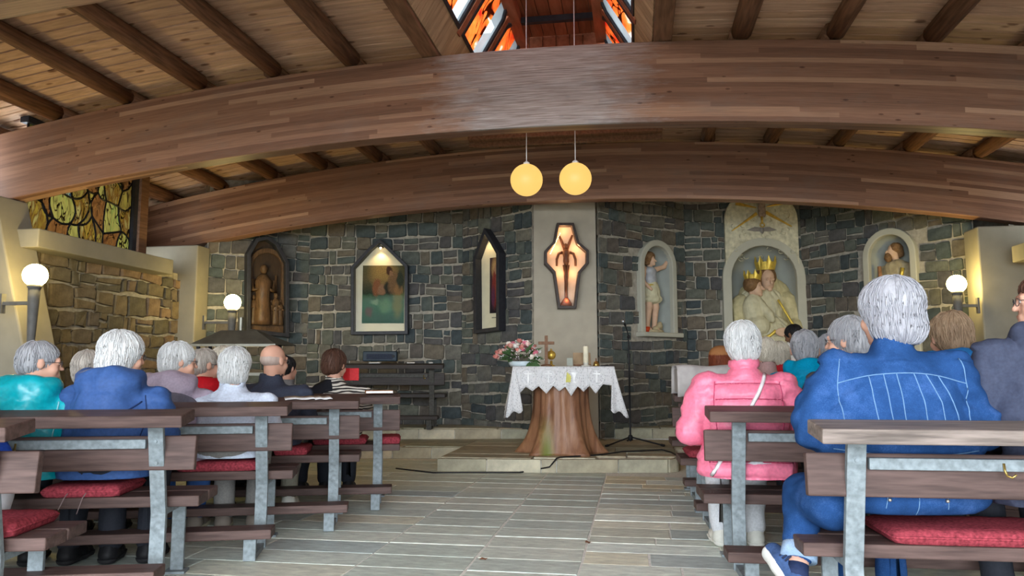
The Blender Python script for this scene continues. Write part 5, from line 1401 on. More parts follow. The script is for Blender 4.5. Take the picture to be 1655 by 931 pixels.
def person(label, loc, rz, H=.80, sw=.18, hw=.18, lean=.03, side=0.0, hyaw=0.0, hpitch=0.0, hroll=0.0, head=(0, 0), hs=.95,
           hair=None, hmat=H_WHITE, jmat=None, jstyle='plain', jfat=.0, hem=-.04, collar='stand', tmat=None, shoe=None, skin=SK, glasses=False,
           feet_z=None, arms='lap', fine=1.0, jstep=None, legs=True, knee_w=.11, leg_fwd=.43, extra=None, legx=0.0, cap=None):
    """seated figure; local frame: origin on the seat under the pelvis, y forward, z up"""
    root = empty('person', loc, rz, label, 'person')
    if hair not in (None, 'bald'): H -= .012
    pass
    if feet_z is None: feet_z = .004 - loc[2]
    hc = np.array([side + head[0], lean + .045 + head[1], H - .112 * hs]); R = rotz(hyaw) @ rotx(hpitch) @ roty(hroll)
    L = lambda p: hc + R @ (np.asarray(p, float) * hs)
    zs = H - .305 * (.5 + .5 * hs); shz = zs            # shoulder line
    nb = np.array([side * .8, lean, zs + .03])        # base of the neck
    # ---------------- body: one closed surface with head, neck, trunk, arms, hands, legs, feet
    step, fs = .020 * fine, .0066 * fine
    kz = .085
    kn = [np.array([s * knee_w + legx, leg_fwd, kz]) for s in (-1, 1)]; an = [np.array([s * knee_w * .85 + legx, leg_fwd - .06, feet_z + .09]) for s in (-1, 1)]
    if arms == 'lap': el = [np.array([s * (sw + .065), lean + .03, shz - .255]) for s in (-1, 1)]; ha = [np.array([s * .055, lean + .26, .16]) for s in (-1, 1)]
    elif arms == 'wide': el = [np.array([s * (sw + .10), lean + .0, shz - .26]) for s in (-1, 1)]; ha = [np.array([s * .08, lean + .25, .17]) for s in (-1, 1)]
    else: el = [np.array([s * (sw + .03), lean + .08, shz - .25]) for s in (-1, 1)]; ha = [np.array([s * .10, lean + .30, shz - .10]) for s in (-1, 1)]
    sh = [np.array([s * sw + side * .8, lean, shz - .035]) for s in (-1, 1)]
    hx, hy, hz = hc
    xs = axis_grid(-.42, .42, step, [(hx - .105, hx + .105, fs)]); ys = axis_grid(-.24, leg_fwd + .28, step, [(hy - .13, hy + .15, fs), (lean + .19, lean + .34, .012)]); zz = axis_grid(feet_z - .01, H + .04, step, [(hz - .15, H + .04, fs), (ha[0][2] - .05, ha[0][2] + .05, .010)])
    B = Field(xs, ys, zz)
    B.ell((side * .0, .0, .10), (hw * .86, .11, .095), k=.05).ell((side * .4, lean * .5, .10 + (shz - .1) * .42), (hw * .74, .095, .16), k=.05).ell((side * .8, lean * .9, shz - .12), (sw * .86, .095, .13), k=.05)
    B.cap(sh[0] * .92 + nb * .08, sh[1] * .92 + nb * .08, .045, k=.05)
    for i in (0, 1):
        wr = ha[i] + (el[i] - ha[i]) * .22
        B.chain([sh[i], el[i]], [.045, .036], .03).chain([el[i], wr], [.036, .024], .02)
        dirh = (ha[i] - el[i]) / np.linalg.norm(ha[i] - el[i]); sx = -1 if i == 0 else 1
        pal = wr + dirh * .055; B.cap(wr, pal + dirh * .02, .024, .03, .02, flat=(1, 1, .7))
        lat = np.cross(dirh, (0, 0, 1)); lat /= np.linalg.norm(lat) + 1e-9
        for fgr, (o, ln) in enumerate(((-.026, .058), (-.009, .068), (.009, .064), (.025, .050))):
            a0 = pal + lat * o + dirh * .02; a1 = a0 + dirh * ln * .55 + np.array([0, 0, -.006]); a2 = a1 + dirh * ln * .35 + np.array([0, 0, -.022])
            B.cap(a0, a1, .0095, .009, .006).cap(a1, a2, .009, .0075, .006)
        th = wr + dirh * .03 - lat * sx * -.024; B.cap(th, th + dirh * .03 + lat * sx * -.03, .011, .010, .008).cap(th + dirh * .03 + lat * sx * -.03, th + dirh * .062 + lat * sx * -.034, .010, .008, .006)
        if legs:
            hp = np.array([(-1, 1)[i] * hw * .48, .03, .095])
            B.chain([hp, kn[i]], [.082, .056], .03).chain([kn[i], an[i]], [.052, .034], .02).chain([an[i] + np.array([0, -.02, -.04]), an[i] + np.array([(-1, 1)[i] * .015, .15, -.062])], [.034, .026], .02)
    # neck and head
    B.cap(nb, L((0, -.022, -.055)), .058, .052, .03)
    E1 = lambda c, r, k=.015: B.ell(L(c), np.asarray(r) * hs, R, k)
    E1((0, -.015, .028), (.073, .094, .083)); E1((0, .030, -.035), (.058, .060, .078), .03); E1((0, .048, -.085), (.040, .040, .030), .03); E1((0, .078, -.098), (.020, .017, .016), .02)
    for s in (-1, 1):
        E1((s * .040, .066, -.038), (.022, .020, .024), .02); E1((s * .078, -.004, -.008), (.010, .021, .032), .008); E1((s * .029, .081, -.001), (.013, .012, .011), .006)
    B.cap(L((-.036, .083, .019)), L((.036, .083, .019)), .011 * hs, k=.012)
    B.cap(L((0, .088, .006)), L((0, .108, -.033)), .008 * hs, .0115 * hs, .012)
    B.cap(L((-.020, .090, -.063)), L((.020, .090, -.063)), .008 * hs, k=.008); B.cap(L((-.018, .089, -.073)), L((.018, .089, -.073)), .007 * hs, k=.006)
    V, Q = B.nets(); V = relax(V, Q, 1, .4)
    body = link('body', quad_mesh('body', V, Q, skin), root)
    for s in (-1, 1):
        MB().sphere(L((s * .029, .0865, -.001)), .0078 * hs, 8, 6).build('eye', EYEW, body, True)
    # ---------------- jacket
    if jmat is not None:
        st = jstep or .0125 * fine; f = jfat
        zt_ = shz + .13
        J = Field(axis_grid(-.50, .50, st), axis_grid(-.26 - f, .42, st), axis_grid(hem - .02, zt_, st))
        J.ell((0, -.005, .075), (hw + .025 + f, .145 + f, .16), k=.06).ell((0, -.0, .02), (hw + .02 + f, .145 + f, .10), k=.05).ell((side * .4, lean * .5, .10 + (shz - .1) * .45), (hw * .96 + .01 + f, .125 + f, .19), k=.06).ell((side * .8, lean * .9, shz - .11), (sw + .01 + f * .5, .118 + f * .6, .135), k=.05)
        J.cap((sh[0][0] * .95 + .0, sh[0][1], sh[0][2]), (sh[1][0] * .95, sh[1][1], sh[1][2]), .055 + f * .3, k=.05)
        J.cap((nb[0], nb[1] - .005, nb[2] - .05), (nb[0], nb[1], nb[2] + .005), .09, .066, .04)
        for i in (0, 1):
            wr = ha[i] + (el[i] - ha[i]) * .26
            J.chain([sh[i] + np.array([(-1, 1)[i] * .012, 0, 0]), el[i], wr], [.064 + f * .6, .055 + f * .6, .044 + f * .3], .009)
        if collar in ('stand', 'hood', 'shirt'):
            c0 = nb + (L((0, -.02, -.06)) - nb) * .15; c1 = nb + (L((0, -.02, -.06)) - nb) * (.75 if collar != 'shirt' else .5)
            J.cap(c0, c1 + np.array([0, -.004, 0]), .080, .074, .015); J.half((0, 0, 1), zt_ - .015)
            if collar != 'hood': J.half((0, -.25, 1), c1[2] + .034 - .25 * c1[1])
            J.cap(c1 + np.array([0, .0, .01]), c1 + np.array([0, .01, .16]), .064, .074, .006, 'sub')
        if collar == 'hood':
            J.ell(nb + np.array([0, -.075, .0]), (.135, .07, .085), rotx(.35), .025).ell(nb + np.array([0, -.10, -.075]), (.115, .055, .08), None, .03)
            for s in (-1, 1): J.cap(nb + np.array([s * .10, -.04, .035]), nb + np.array([s * .075, .06, .0]), .042, .034, .03)
        if collar == 'bighood':
            J.ell(nb + np.array([0, -.08, .01]), (.15, .085, .095), rotx(.3), .03).ell(nb + np.array([-.01, -.13, -.10]), (.12, .06, .095), None, .035)
            for s in (-1, 1): J.cap(nb + np.array([s * .11, -.03, .04]), nb + np.array([s * .08, .07, .0]), .05, .04, .03)
        J.half((0, 0, -1), -hem)
        V, Q = J.nets(); V = relax(V, Q, 2, .5); n = vnormals(V, Q)
        arm = np.abs(V[:, 0] - side * .5) > (sw + .01)
        d = .006 * wob(V, 9, 8, 1) + .0035 * wob(V, 22, 8, 2, (1, 1, 1.8))
        ridge = lambda f_, sd, an: 1 - 2 * np.abs(wob(V + .03 * wob(V, 8, 6, sd + 1)[:, None], f_, 5, sd, an))
        d = d + .008 * ridge(9, 1, (1.4, 1, .8)) * (V[:, 2] < shz) + .005 * ridge(17, 0, (1, 1, 1.5))
        if jstyle == 'puffer':
            ph = (V[:, 2] - .012 * np.cos(V[:, 0] * 6) + .006 * wob(V, 8, 6, 0)) / .079
            q = np.abs((ph % 1) - .5) * 2       # 1 at seam
            d += np.where(arm, .005, .019) * np.sqrt(np.clip(1 - q ** 3, 0, 1)) - np.where(arm, .002, .010) + .004 * wob(V, 60, 8, 2, (1.6, 1, .5)) * q
        elif jstyle == 'quilt':
            ph = (V[:, 2] * 1.0 + .9 * np.abs(V[:, 0]) + .01 * wob(V, 9, 6, 0)) / .055
            q = np.abs((ph % 1) - .5) * 2
            d += .006 * np.sqrt(np.clip(1 - q ** 4, 0, 1)) - .003 + .0035 * wob(V, 45, 8, 2)
        elif jstyle == 'crinkle': d += .0035 * wob(V, 38, 10, 2, (.6, 1, 1.6)) + .004 * np.abs(wob(V, 18, 8, 0, (.5, 1, 1.6)))
        elif jstyle == 'folds': d += .012 * np.abs(wob(V, 13, 6, 0, (1.3, 1, .8))) - .004 + .004 * ridge(30, 2, (1, 1, 1.2))
        if jstyle == 'denim': d += .010 * np.abs(wob(V, 11, 6, 0, (.7, 1, 1.5))) * np.clip((shz - .05 - V[:, 2]) * 8, 0, 1) + .006 * ridge(22, 2, (.5, 1, 1.6)) * np.where(arm, 1.2, .5)
        armd = np.where(arm, .005 * np.sin((V[:, 2] + .4 * V[:, 1]) * 75) * (wob(V, 12, 6, 2) > 0), 0)
        V = V + n * (d + armd)[:, None]
        V[:, 2] = np.maximum(V[:, 2], max(hem, .0) + .0015)
        name = {'puffer': 'quilted_jacket', 'quilt': 'quilted_jacket', 'shirt': 'shirt'}.get(jstyle, 'jacket')
        jac = link(name, quad_mesh(name, V, Q, jmat), root)
        root_j = (V, Q, jac)
    else: root_j = None
    # ---------------- trousers and shoes
    tro = None
    if tmat is not None and legs:
        st = .017 * fine
        T = Field(axis_grid(-.36, .36, st), axis_grid(-.22, leg_fwd + .14, st), axis_grid(feet_z + .06, .27, st))
        T.ell((0, -.015, .105), (hw + .012, .150, .118), k=.05).ell((0, -.01, .05), (hw + .01, .145, .075), k=.05)
        for i in (0, 1): T.chain([np.array([(-1, 1)[i] * hw * .5, .02, .10]), kn[i], an[i] + np.array([0, 0, .02])], [.10, .076, .062], .03)
        T.half((0, 0, -1), -.004) if False else None
        V, Q = T.nets(); V = relax(V, Q, 2, .5); n = vnormals(V, Q)
        V = V + n * (.005 * wob(V, 20, 8, 1) + .003 * wob(V, 45, 8, 2))[:, None]
        V[:, 2] = np.where((V[:, 1] < leg_fwd - .12) & (V[:, 2] < .004), np.maximum(V[:, 2], .002), V[:, 2])
        tro = (V, Q, link('trousers', quad_mesh('trousers', V, Q, tmat), root))
    if shoe is not None and legs:
        for i in (0, 1):
            a = an[i]; sg = (-1, 1)[i]
            S = Field(axis_grid(a[0] - .08, a[0] + .10, .011), axis_grid(a[1] - .09, a[1] + .26, .011), axis_grid(feet_z - .005, a[2] + .05, .011))
            S.chain([a + np.array([0, -.03, -.05]), a + np.array([sg * .008, .08, -.055]), a + np.array([sg * .018, .165, -.062])], [.045, .045, .036], .02).cap(a + np.array([0, -.015, -.01]), a + np.array([0, -.01, -.04]), .045, .048, .02).half((0, 0, -1), -(feet_z + .018))
            V, Q = S.nets(); V = relax(V, Q, 1); so = link('shoe', quad_mesh('shoe', V, Q, shoe[0]), root)
            S2 = Field(axis_grid(a[0] - .08, a[0] + .10, .011), axis_grid(a[1] - .09, a[1] + .26, .011), axis_grid(feet_z - .03, feet_z + .06, .009))
            S2.chain([a + np.array([0, -.03, -.05]), a + np.array([sg * .008, .08, -.055]), a + np.array([sg * .018, .165, -.062])], [.052, .052, .044], .02).half((0, 0, -1), -(feet_z + .001)).half((0, 0, 1), feet_z + .028)
            V, Q = S2.nets(); link('sole', quad_mesh('sole', V, Q, shoe[1]), so)
    # ---------------- hair
    if hair:
        st = .0062 * fine
        lo_, hi_ = hc - .19 * hs, hc + .17 * hs
        Hf = Field(axis_grid(lo_[0], hi_[0], st), axis_grid(lo_[1], hi_[1], st), axis_grid(hc[2] - .20 * hs, hi_[2], st))
        EH = lambda c, r, k=.02, m='add': Hf.ell(L(c), np.asarray(r) * hs, R, k, m)
        if hair == 'bald':
            EH((0, -.0175, .008), (.0752, .0945, .060)); EH((0, .0, .085), (.12, .16, .062), .006, 'sub'); EH((0, .13, -.02), (.10, .105, .20), .01, 'sub')
            amp, nl = .0015, 0
        elif hair == 'crop':
            EH((0, -.016, .030), (.082, .104, .091)); EH((0, -.055, -.025), (.066, .062, .055), .03); EH((0, .135, -.055), (.125, .10, .115), .012, 'sub'); EH((0, -.02, -.125), (.2, .2, .058), .008, 'sub')
            for s in (-1, 1): EH((s * .088, .004, -.03), (.022, .034, .052), .008, 'sub')
            amp, nl = .0035, 480
        elif hair == 'short':   # fuller, brushed over the ears
            EH((0, -.020, .034), (.093, .113, .097)); EH((0, -.062, -.030), (.078, .066, .066), .03); EH((0, .142, -.060), (.118, .10, .118), .012, 'sub'); EH((0, -.02, -.150), (.2, .2, .066), .012, 'sub')
            for s in (-1, 1): EH((s * .090, .020, -.055), (.022, .040, .050), .01, 'sub')
            amp, nl = .0055, 620
        elif hair == 'bob':
            EH((0, -.018, .030), (.098, .116, .100)); EH((0, -.040, -.055), (.094, .088, .080), .03); EH((0, .132, -.075), (.088, .096, .135), .012, 'sub'); EH((0, -.02, -.195), (.2, .2, .082), .012, 'sub')
            amp, nl = .0038, 800
        V, Q = Hf.nets(); V = relax(V, Q, 1, .4); n = vnormals(V, Q)
        q = (V - hc) @ R; phi = np.arctan2(q[:, 0], q[:, 1] + .02)
        fl_ = np.stack([np.sin(phi) * .1, np.cos(phi) * .1, q[:, 2] * .22], 1)
        dd = amp * wob(fl_, 130, 10, 1) * .55 + amp * .9 * wob(q, 38, 8, 2) * (.5 if hair != 'short' else .9)
        V = V + n * dd[:, None]
        hm = MB()
        if nl:
            bt = BVHTree.FromPolygons([tuple(p) for p in V], [tuple(p) for p in Q]); rs = np.random.default_rng(int(abs(hash(label)) % 1000) if False else len(label) * 31 + nl)
            crown = L((0, -.045, .11)); order = rs.integers(0, len(V), nl)
            for vi in order:
                p = Vector(V[vi]); nn = Vector(n[vi])
                pts = []; fall = (p - Vector(crown)); fall.z -= .05
                jit = Vector(rs.normal(size=3) * .022); sl = .011 * rs.uniform(.7, 1.35) * hs
                for stp in range(6):
                    pts.append(p + nn * (.0022 + .0016 * math.sin(stp)) + (nn * .004 * max(0, stp - 3) * rs.uniform(-.2, 1.0)))
                    t_ = (fall + jit); t_ = t_ - nn * t_.dot(nn)
                    if t_.length < 1e-5: break
                    p = p + t_.normalized() * sl
                    hit = bt.find_nearest(p)
                    if hit[0] is None: break
                    p, nn = hit[0], hit[1]; fall = Vector((fall.x, fall.y, fall.z - .03))
                if len(pts) > 3:
                    w = .0021 * rs.uniform(.6, 1.5) * hs; hm.tube(pts, [w * (.5 + .5 * math.sin(math.pi * (i + .6) / len(pts))) if i < len(pts) - 1 else w * .15 for i in range(len(pts))], 4, False)
        ho = quad_mesh('hair', V, Q, hmat)
        if hm.v:
            bm = bmesh.new(); bm.from_mesh(ho); t2 = hm.mesh('tmp', None, True, False); bm.from_mesh(t2); bpy.data.meshes.remove(t2)
            for f_ in bm.faces: f_.smooth = True
            bm.to_mesh(ho); bm.free()
        link('hair', ho, root)
    if cap is not None:
        C_ = Field(axis_grid(hc[0] - .14, hc[0] + .14, .009), axis_grid(hc[1] - .16, hc[1] + .2, .009), axis_grid(hc[2], hc[2] + .16, .009))
        C_.ell(L((0, -.018, .055)), np.array((.10, .118, .085)) * hs, R, .02).half((0, 0, -1), -(hc[2] + .045)).cap(L((-.04, .09, .06)), L((.04, .09, .06)), .02, k=.02)
        V, Q = C_.nets(); link('cap', quad_mesh('cap', V, Q, cap), root)
    if glasses:
        g = MB()
        for s in (-1, 1):
            ring = [L((s * .031 + .021 * math.cos(a), .104 - .006 * abs(math.cos(a)) * (s * math.cos(a) > 0), -.004 + .017 * math.sin(a))) for a in np.linspace(0, 2 * math.pi, 15)]
            g.tube(ring, .0016, 5, False); g.tube([L((s * .052, .097, .003)), L((s * .076, .05, .004)), L((s * .081, -.005, .002)), L((s * .078, -.022, -.016))], .0016, 5)
        g.tube([L((-.010, .105, -.001)), L((0, .112, .002)), L((.010, .105, -.001))], .0016, 5)
        go = g.build('spectacles', M_RIM, root, True)
        for s in (-1, 1): MB().add([L((s * .031 + .020 * math.cos(a), .1035, -.004 + .016 * math.sin(a))) for a in np.linspace(0, 2 * math.pi, 13)[:-1]], [tuple(range(12))]).build('lens', LENS, go)
    return dict(root=root, jac=root_j, hc=hc, R=R, L=L, nb=nb, sh=sh, shz=shz, body=body, tro=tro)
def surf_tube(P, pts, r, name, mat, lift=.002, frm=(0, -1, 0), n=6, parent=None):
    """thin line laid on the back of a jacket: pts are local (x,z)"""
    V, Q, j = P['jac']; bt = P.get('bt') or BVHTree.FromPolygons([tuple(p) for p in V], [tuple(p) for p in Q]); P['bt'] = bt
    out = []
    for (x, z) in pts:
        o = Vector((x, -1.0, z)) if frm[1] < 0 else Vector((x, 1.5, z)); h = bt.ray_cast(o, Vector((0, 1, 0)) if frm[1] < 0 else Vector((0, -1, 0)))
        if h[0] is not None: out.append(h[0] + h[1] * lift)
    if len(out) > 2: return MB().tube(out, r, n).build(name, mat, parent or j, True)
def surf_ribbon(P, pts, width, name, mat, lift=.004, th=.006, parent=None):
    """flat band laid on the back of a jacket along local (x,z) points"""
    V, Q, j = P['jac']; bt = P.get('bt') or BVHTree.FromPolygons([tuple(p) for p in V], [tuple(p) for p in Q]); P['bt'] = bt
    rows = []
    for i, (x, z) in enumerate(pts):
        a, b = np.array(pts[max(i - 1, 0)]), np.array(pts[min(i + 1, len(pts) - 1)]); t = (b - a) / (np.hypot(*(b - a)) + 1e-9); n = np.array([-t[1], t[0]]); row = []
        for w in np.linspace(-.5, .5, 7):
            q = np.array([x, z]) + n * w * width; h = bt.ray_cast(Vector((q[0], -1.0, q[1])), Vector((0, 1, 0)))
            if h[0] is None: row = None; break
            row.append(h[0] + h[1] * lift)
        if row: rows.append(row)
    m = MB().add([tuple(p) for r in rows for p in r], [(i * 7 + k, i * 7 + k + 1, (i + 1) * 7 + k + 1, (i + 1) * 7 + k) for i in range(len(rows) - 1) for k in range(6)])
    o = m.build(name, mat, parent or j, True); md = o.modifiers.new('thick', 'SOLIDIFY'); md.thickness = th; md.offset = 0; return o
def curve(pts, n=24):
    """smooth curve through 2-D points"""
    pts = [np.array(p, float) for p in pts]; out = []
    for i in range(len(pts) - 1):
        p0, p1, p2, p3 = pts[max(i - 1, 0)], pts[i], pts[i + 1], pts[min(i + 2, len(pts) - 1)]
        for t in np.linspace(0, 1, n // (len(pts) - 1) + 1)[:-1]: out.append(.5 * ((2 * p1) + (-p0 + p2) * t + (2 * p0 - 5 * p1 + 4 * p2 - p3) * t ** 2 + (-p0 + 3 * p1 - 3 * p2 + p3) * t ** 3))
    return out + [pts[-1]]
def sit(key, px, y=.16, lift=0.0):
    """place on a bench under photo column px; returns location and facing"""
    x = bench_x_at(key, px, y, .6); return bench_pt(key, x, y, .441 + lift), BENCH[key]['rz']
def camdepth(P): d = np.asarray(P) - CAM; return -d[0] * math.sin(YAW) + d[1] * math.cos(YAW)
def Hof(loc, py): return 1.0 + (597 - py) * camdepth(loc) / FPX - loc[2]
CUSH = .05
TROU_D = fabric('dark_trousers', (.022, .024, .032)); TROU_J = denim('jeans_blue', (.05, .13, .38)); TROU_G = fabric('grey_trousers', (.22, .21, .20)); TROU_W = fabric('white_trousers', (.66, .66, .70), var=.05)
SH_BLK = (plain('black_shoe', (.012, .012, .014), .5), plain('black_sole', (.02, .02, .022), .7)); SH_TAN = (plain('taupe_shoe', (.24, .20, .17), .8), plain('cream_sole', (.52, .48, .34), .7)); SH_WHT = (plain('white_shoe', (.58, .57, .52), .7), plain('white_sole', (.62, .61, .56), .7)); SH_NAVY = (plain('navy_canvas', (.045, .085, .20), .8, .2, 90), plain('white_rubber', (.70, .70, .68), .6))
# ---- left side
loc, rz = sit('L2', 33, .15, CUSH)
p = person('person with short grey hair, glasses and a shiny teal quilted jacket on the left', loc, rz, H=Hof(loc, 549), sw=.185, hw=.19, lean=.05, hyaw=-math.radians(62), hs=.88, hpitch=-.05, head=(.02, .0), hair='crop', hmat=H_GREY, jmat=fabric('teal_nylon', (.0, .30, .36), .32, .12, 60, spec=.5), jstyle='quilt', jfat=.02, collar='bighood', tmat=TROU_D, shoe=SH_BLK, glasses=True)
M_NAVYSCARF = fabric('dark_print_scarf', (.03, .05, .10), .8)
MB().tube([p['nb'] + np.array([.085 * math.cos(a), .08 * math.sin(a) - .005, .055 + .012 * math.sin(3 * a)]) for a in np.linspace(0, 2 * math.pi, 25)], .020, 8, False).build('scarf', M_NAVYSCARF, p['root'], True)
surf_tube(p, curve([(.165, p['shz'] - .0), (.175, p['shz'] - .12), (.165, p['shz'] - .24)]), .003, 'armhole_seam', fabric('teal_pale', (.25, .5, .55), .4))
loc, rz = sit('L3', 126, .15)
person('person with short grey brown hair half hidden between the teal and navy jackets', loc, rz, H=Hof(loc, 567), sw=.17, hw=.17, lean=.05, hyaw=.2, hair='short', hmat=H_MGREY, jmat=fabric('grey_wool', (.30, .31, .33)), collar='stand', tmat=TROU_D, shoe=SH_BLK, fine=1.25)
loc, rz = sit('L2', 172, .15, CUSH)
p = person('person with a white bob and glasses in a navy hooded rain jacket', loc, rz, H=Hof(loc, 534), sw=.185, hw=.20, lean=.06, hyaw=-math.radians(48), hpitch=-.12, head=(.015, .0), hs=.93, hair='bob', hmat=H_WHITE, jmat=fabric('navy_shell', (.035, .078, .215), .5, .12, 70), jstyle='folds', jfat=.015, collar='bighood', tmat=TROU_D, shoe=SH_BLK, glasses=True)
z_ = p['shz']
surf_tube(p, curve([(-.17, z_ - .11), (-.05, z_ - .155), (.05, z_ - .13), (.16, z_ - .04)]), .004, 'hood_edge_seam', fabric('navy_dark', (.015, .03, .09), .6))
MB().tube([p['nb'] + np.array([.073 * math.cos(a), .07 * math.sin(a) - .005, .075]) for a in np.linspace(0, 2 * math.pi, 25)], .014, 8, False).build('white_collar', M_WHITE, p['root'], True)
surf_tube(p, curve([(.17, z_ - .01), (.185, z_ - .12), (.17, z_ - .25)]), .003, 'armhole_seam', fabric('navy_dark2', (.015, .03, .09), .6))
loc, rz = sit('L3', 268, .15)
p = person('person with short white hair and glasses in a mauve and grey hooded jacket', loc, rz, H=Hof(loc, 553), sw=.18, hw=.185, lean=.06, hyaw=-math.radians(66), hpitch=-.05, head=(.03, .0), hs=.90, hair='short', hmat=H_WHITE, jmat=fabric('mauve_shell', (.33, .27, .34), .55), jstyle='folds', collar='bighood', tmat=TROU_J, shoe=SH_TAN, glasses=True, jfat=.01)
z_ = p['shz']
surf_ribbon(p, curve([(-.17, z_ + .005), (-.08, z_ - .025), (.02, z_ - .02), (.10, z_ - .03), (.165, z_ - .085)]), .055, 'grey_hood_band', fabric('grey_shell', (.10, .09, .115), .6))
surf_tube(p, curve([(-.15, z_ - .10), (-.02, z_ - .13), (.10, z_ - .09)]), .004, 'hood_edge_seam', MATS['grey_shell'])
loc, rz = sit('L4', 322, .15)
p = person('person with short grey hair and glasses in a red and blue jacket', loc, rz, H=Hof(loc, 562), sw=.16, hw=.17, lean=.05, hyaw=-math.radians(55), hair='crop', hmat=H_MGREY, jmat=fabric('red_shell', (.50, .012, .02), .6), collar='hood', tmat=TROU_D, shoe=SH_BLK, glasses=True, fine=1.2)
z_ = p['shz']; surf_ribbon(p, curve([(-.10, z_ - .01), (-.03, z_ - .04), (.03, z_ - .05)]), .075, 'blue_hood_panel', fabric('royal_blue', (.03, .03, .28), .6))
loc, rz = sit('L3', 372, .15, CUSH)
p = person('person with wavy white hair seen from behind in a pale blue jacket', loc, rz, H=Hof(loc, 561), sw=.18, hw=.19, lean=.04, hyaw=-math.radians(14), hair='bob', hs=.92, hmat=H_WHITE, jmat=fabric('pale_blue_cotton', (.50, .55, .66), .8), jstyle='folds', collar='shirt', tmat=TROU_G, shoe=SH_TAN)
surf_tube(p, curve([(-.12, p['shz'] - .01), (0, p['shz'] - .02), (.13, p['shz'] - .01)]), .003, 'yoke_seam', fabric('pale_seam', (.36, .40, .50), .8))
loc, rz = sit('L4', 436, .15, CUSH)
p = person('bald headed person with a grey hair fringe in a dark navy jacket', loc, rz, H=Hof(loc, 557), sw=.195, hw=.185, lean=.05, hyaw=-math.radians(38), hpitch=-.03, head=(.0, .0), hs=.98, hair='bald', hmat=H_FRINGE, jmat=fabric('dark_navy', (.040, .046, .070), .75), jstyle='folds', collar='shirt', tmat=fabric('olive_trousers', (.20, .19, .15)), shoe=SH_WHT, glasses=True)
loc, rz = sit('L5', 356, .15)
person('person whose light brown hair just shows behind the wavy white hair', loc, rz, H=Hof(loc, 560), sw=.16, hw=.16, hyaw=-.3, hair='short', hmat=H_BEIGE, jmat=fabric('brown_wool', (.12, .09, .07)), tmat=TROU_D, shoe=SH_BLK, fine=1.5)
loc, rz = sit('L5', 458, .15)
person('person in a grey top mostly hidden behind the bald head', loc, rz, H=Hof(loc, 574), sw=.19, hw=.17, hyaw=-.6, hs=.82, hair='crop', hmat=H_BLACK, jmat=fabric('mid_grey_knit', (.17, .165, .165)), tmat=TROU_D, shoe=SH_BLK, fine=1.4)
loc, rz = sit('L5', 540, .15, CUSH)
p = person('person with short brown hair in a zebra striped top holding a red book', loc, rz, H=Hof(loc, 565), sw=.20, hw=.195, lean=.05, hyaw=-math.radians(30), head=(-.01, .0), hpitch=-.1, hair='short', hmat=H_BROWN, jmat=zebra('zebra_print'), jstyle='plain', collar='shirt', tmat=TROU_D, shoe=SH_BLK, arms='book', fine=1.1)
z_ = p['shz']; surf_ribbon(p, curve([(-.17, z_ - .06), (-.10, z_ + .01), (-.02, z_ + .03)]), .085, 'dark_scarf', fabric('black_scarf', (.014, .014, .018), .85), .008, .012)
bkp = loc + np.array([math.cos(rz) * .10 - math.sin(rz) * .33, math.sin(rz) * .10 + math.cos(rz) * .33, p['shz'] - .06])
bkp = at_d(565, 605, camdepth(loc) + .30)
b_ = empty('red_book', bkp, rz - .25, 'red song book held open by the zebra striped sitter', 'book')
for s in (-1, 1): MB().box((s * .038, 0, 0), (.078, .010, .10), Matrix.Rotation(s * .25, 3, 'Z')).build('cover', fabric('red_cover', (.50, .025, .03), .5), b_, bevel=.002); MB().box((s * .036, .010, 0), (.070, .010, .092), Matrix.Rotation(s * .25, 3, 'Z')).build('page_block', M_PAPER, b_)
loc, rz = sit('L1', -135, .12, CUSH)
person('person in white trousers and a blue top mostly cut off by the left edge', loc, rz, H=.72, sw=.15, hw=.27, side=-.20, lean=.08, hair='short', hmat=H_WHITE, jmat=fabric('blue_cotton', (.02, .07, .42), .85), jstyle='folds', hem=.14, tmat=TROU_W, shoe=SH_WHT, jfat=.02, leg_fwd=.36, fine=1.2)

# ---- right side
loc, rz = sit('R2', 1207, .15)
p = person('person with white hair in a pink quilted jacket with a white bag strap', loc, rz, H=Hof(loc, 520), sw=.185, hw=.20, lean=.02, hyaw=math.radians(2), hair='short', hmat=H_WHITE, hs=1.02, jmat=fabric('pink_nylon', (.72, .17, .27), .42, .1, 60, spec=.4), jstyle='puffer', jfat=.03, jstep=.0085, collar='stand', arms='wide', tmat=fabric('pale_grey_trousers', (.52, .53, .56)), shoe=SH_WHT)
z_ = p['shz']
M_STRAP = plain('white_strap', (.70, .66, .68), .6)
for k_ in range(-1, 9):
    zz = .0395 + .079 * k_ + .0395
    half_ = .165 if zz > .30 else .21
    if .03 < zz < z_ + .02: surf_tube(p, [(x_, zz + .012 * math.cos(x_ * 6)) for x_ in np.linspace(-half_, half_, 26)], .0042, 'quilting_crease_shade', fabric('pink_crease_shade', (.36, .05, .10), .6), -.001)  # dark tubes paint crease shade along the quilting seams
surf_tube(p, [(.11 - .36 * t, z_ + .055 - .62 * t) for t in np.linspace(0, .92, 30)], .0105, 'bag_strap', M_STRAP, .005)
surf_tube(p, curve([(-.165, z_ + .0), (-.175, z_ - .12), (-.165, z_ - .25)]), .003, 'armhole_seam', fabric('pink_dark', (.48, .07, .15), .5))
surf_tube(p, curve([(.165, z_ + .0), (.175, z_ - .12), (.165, z_ - .25)]), .003, 'armhole_seam', MATS['pink_dark'])
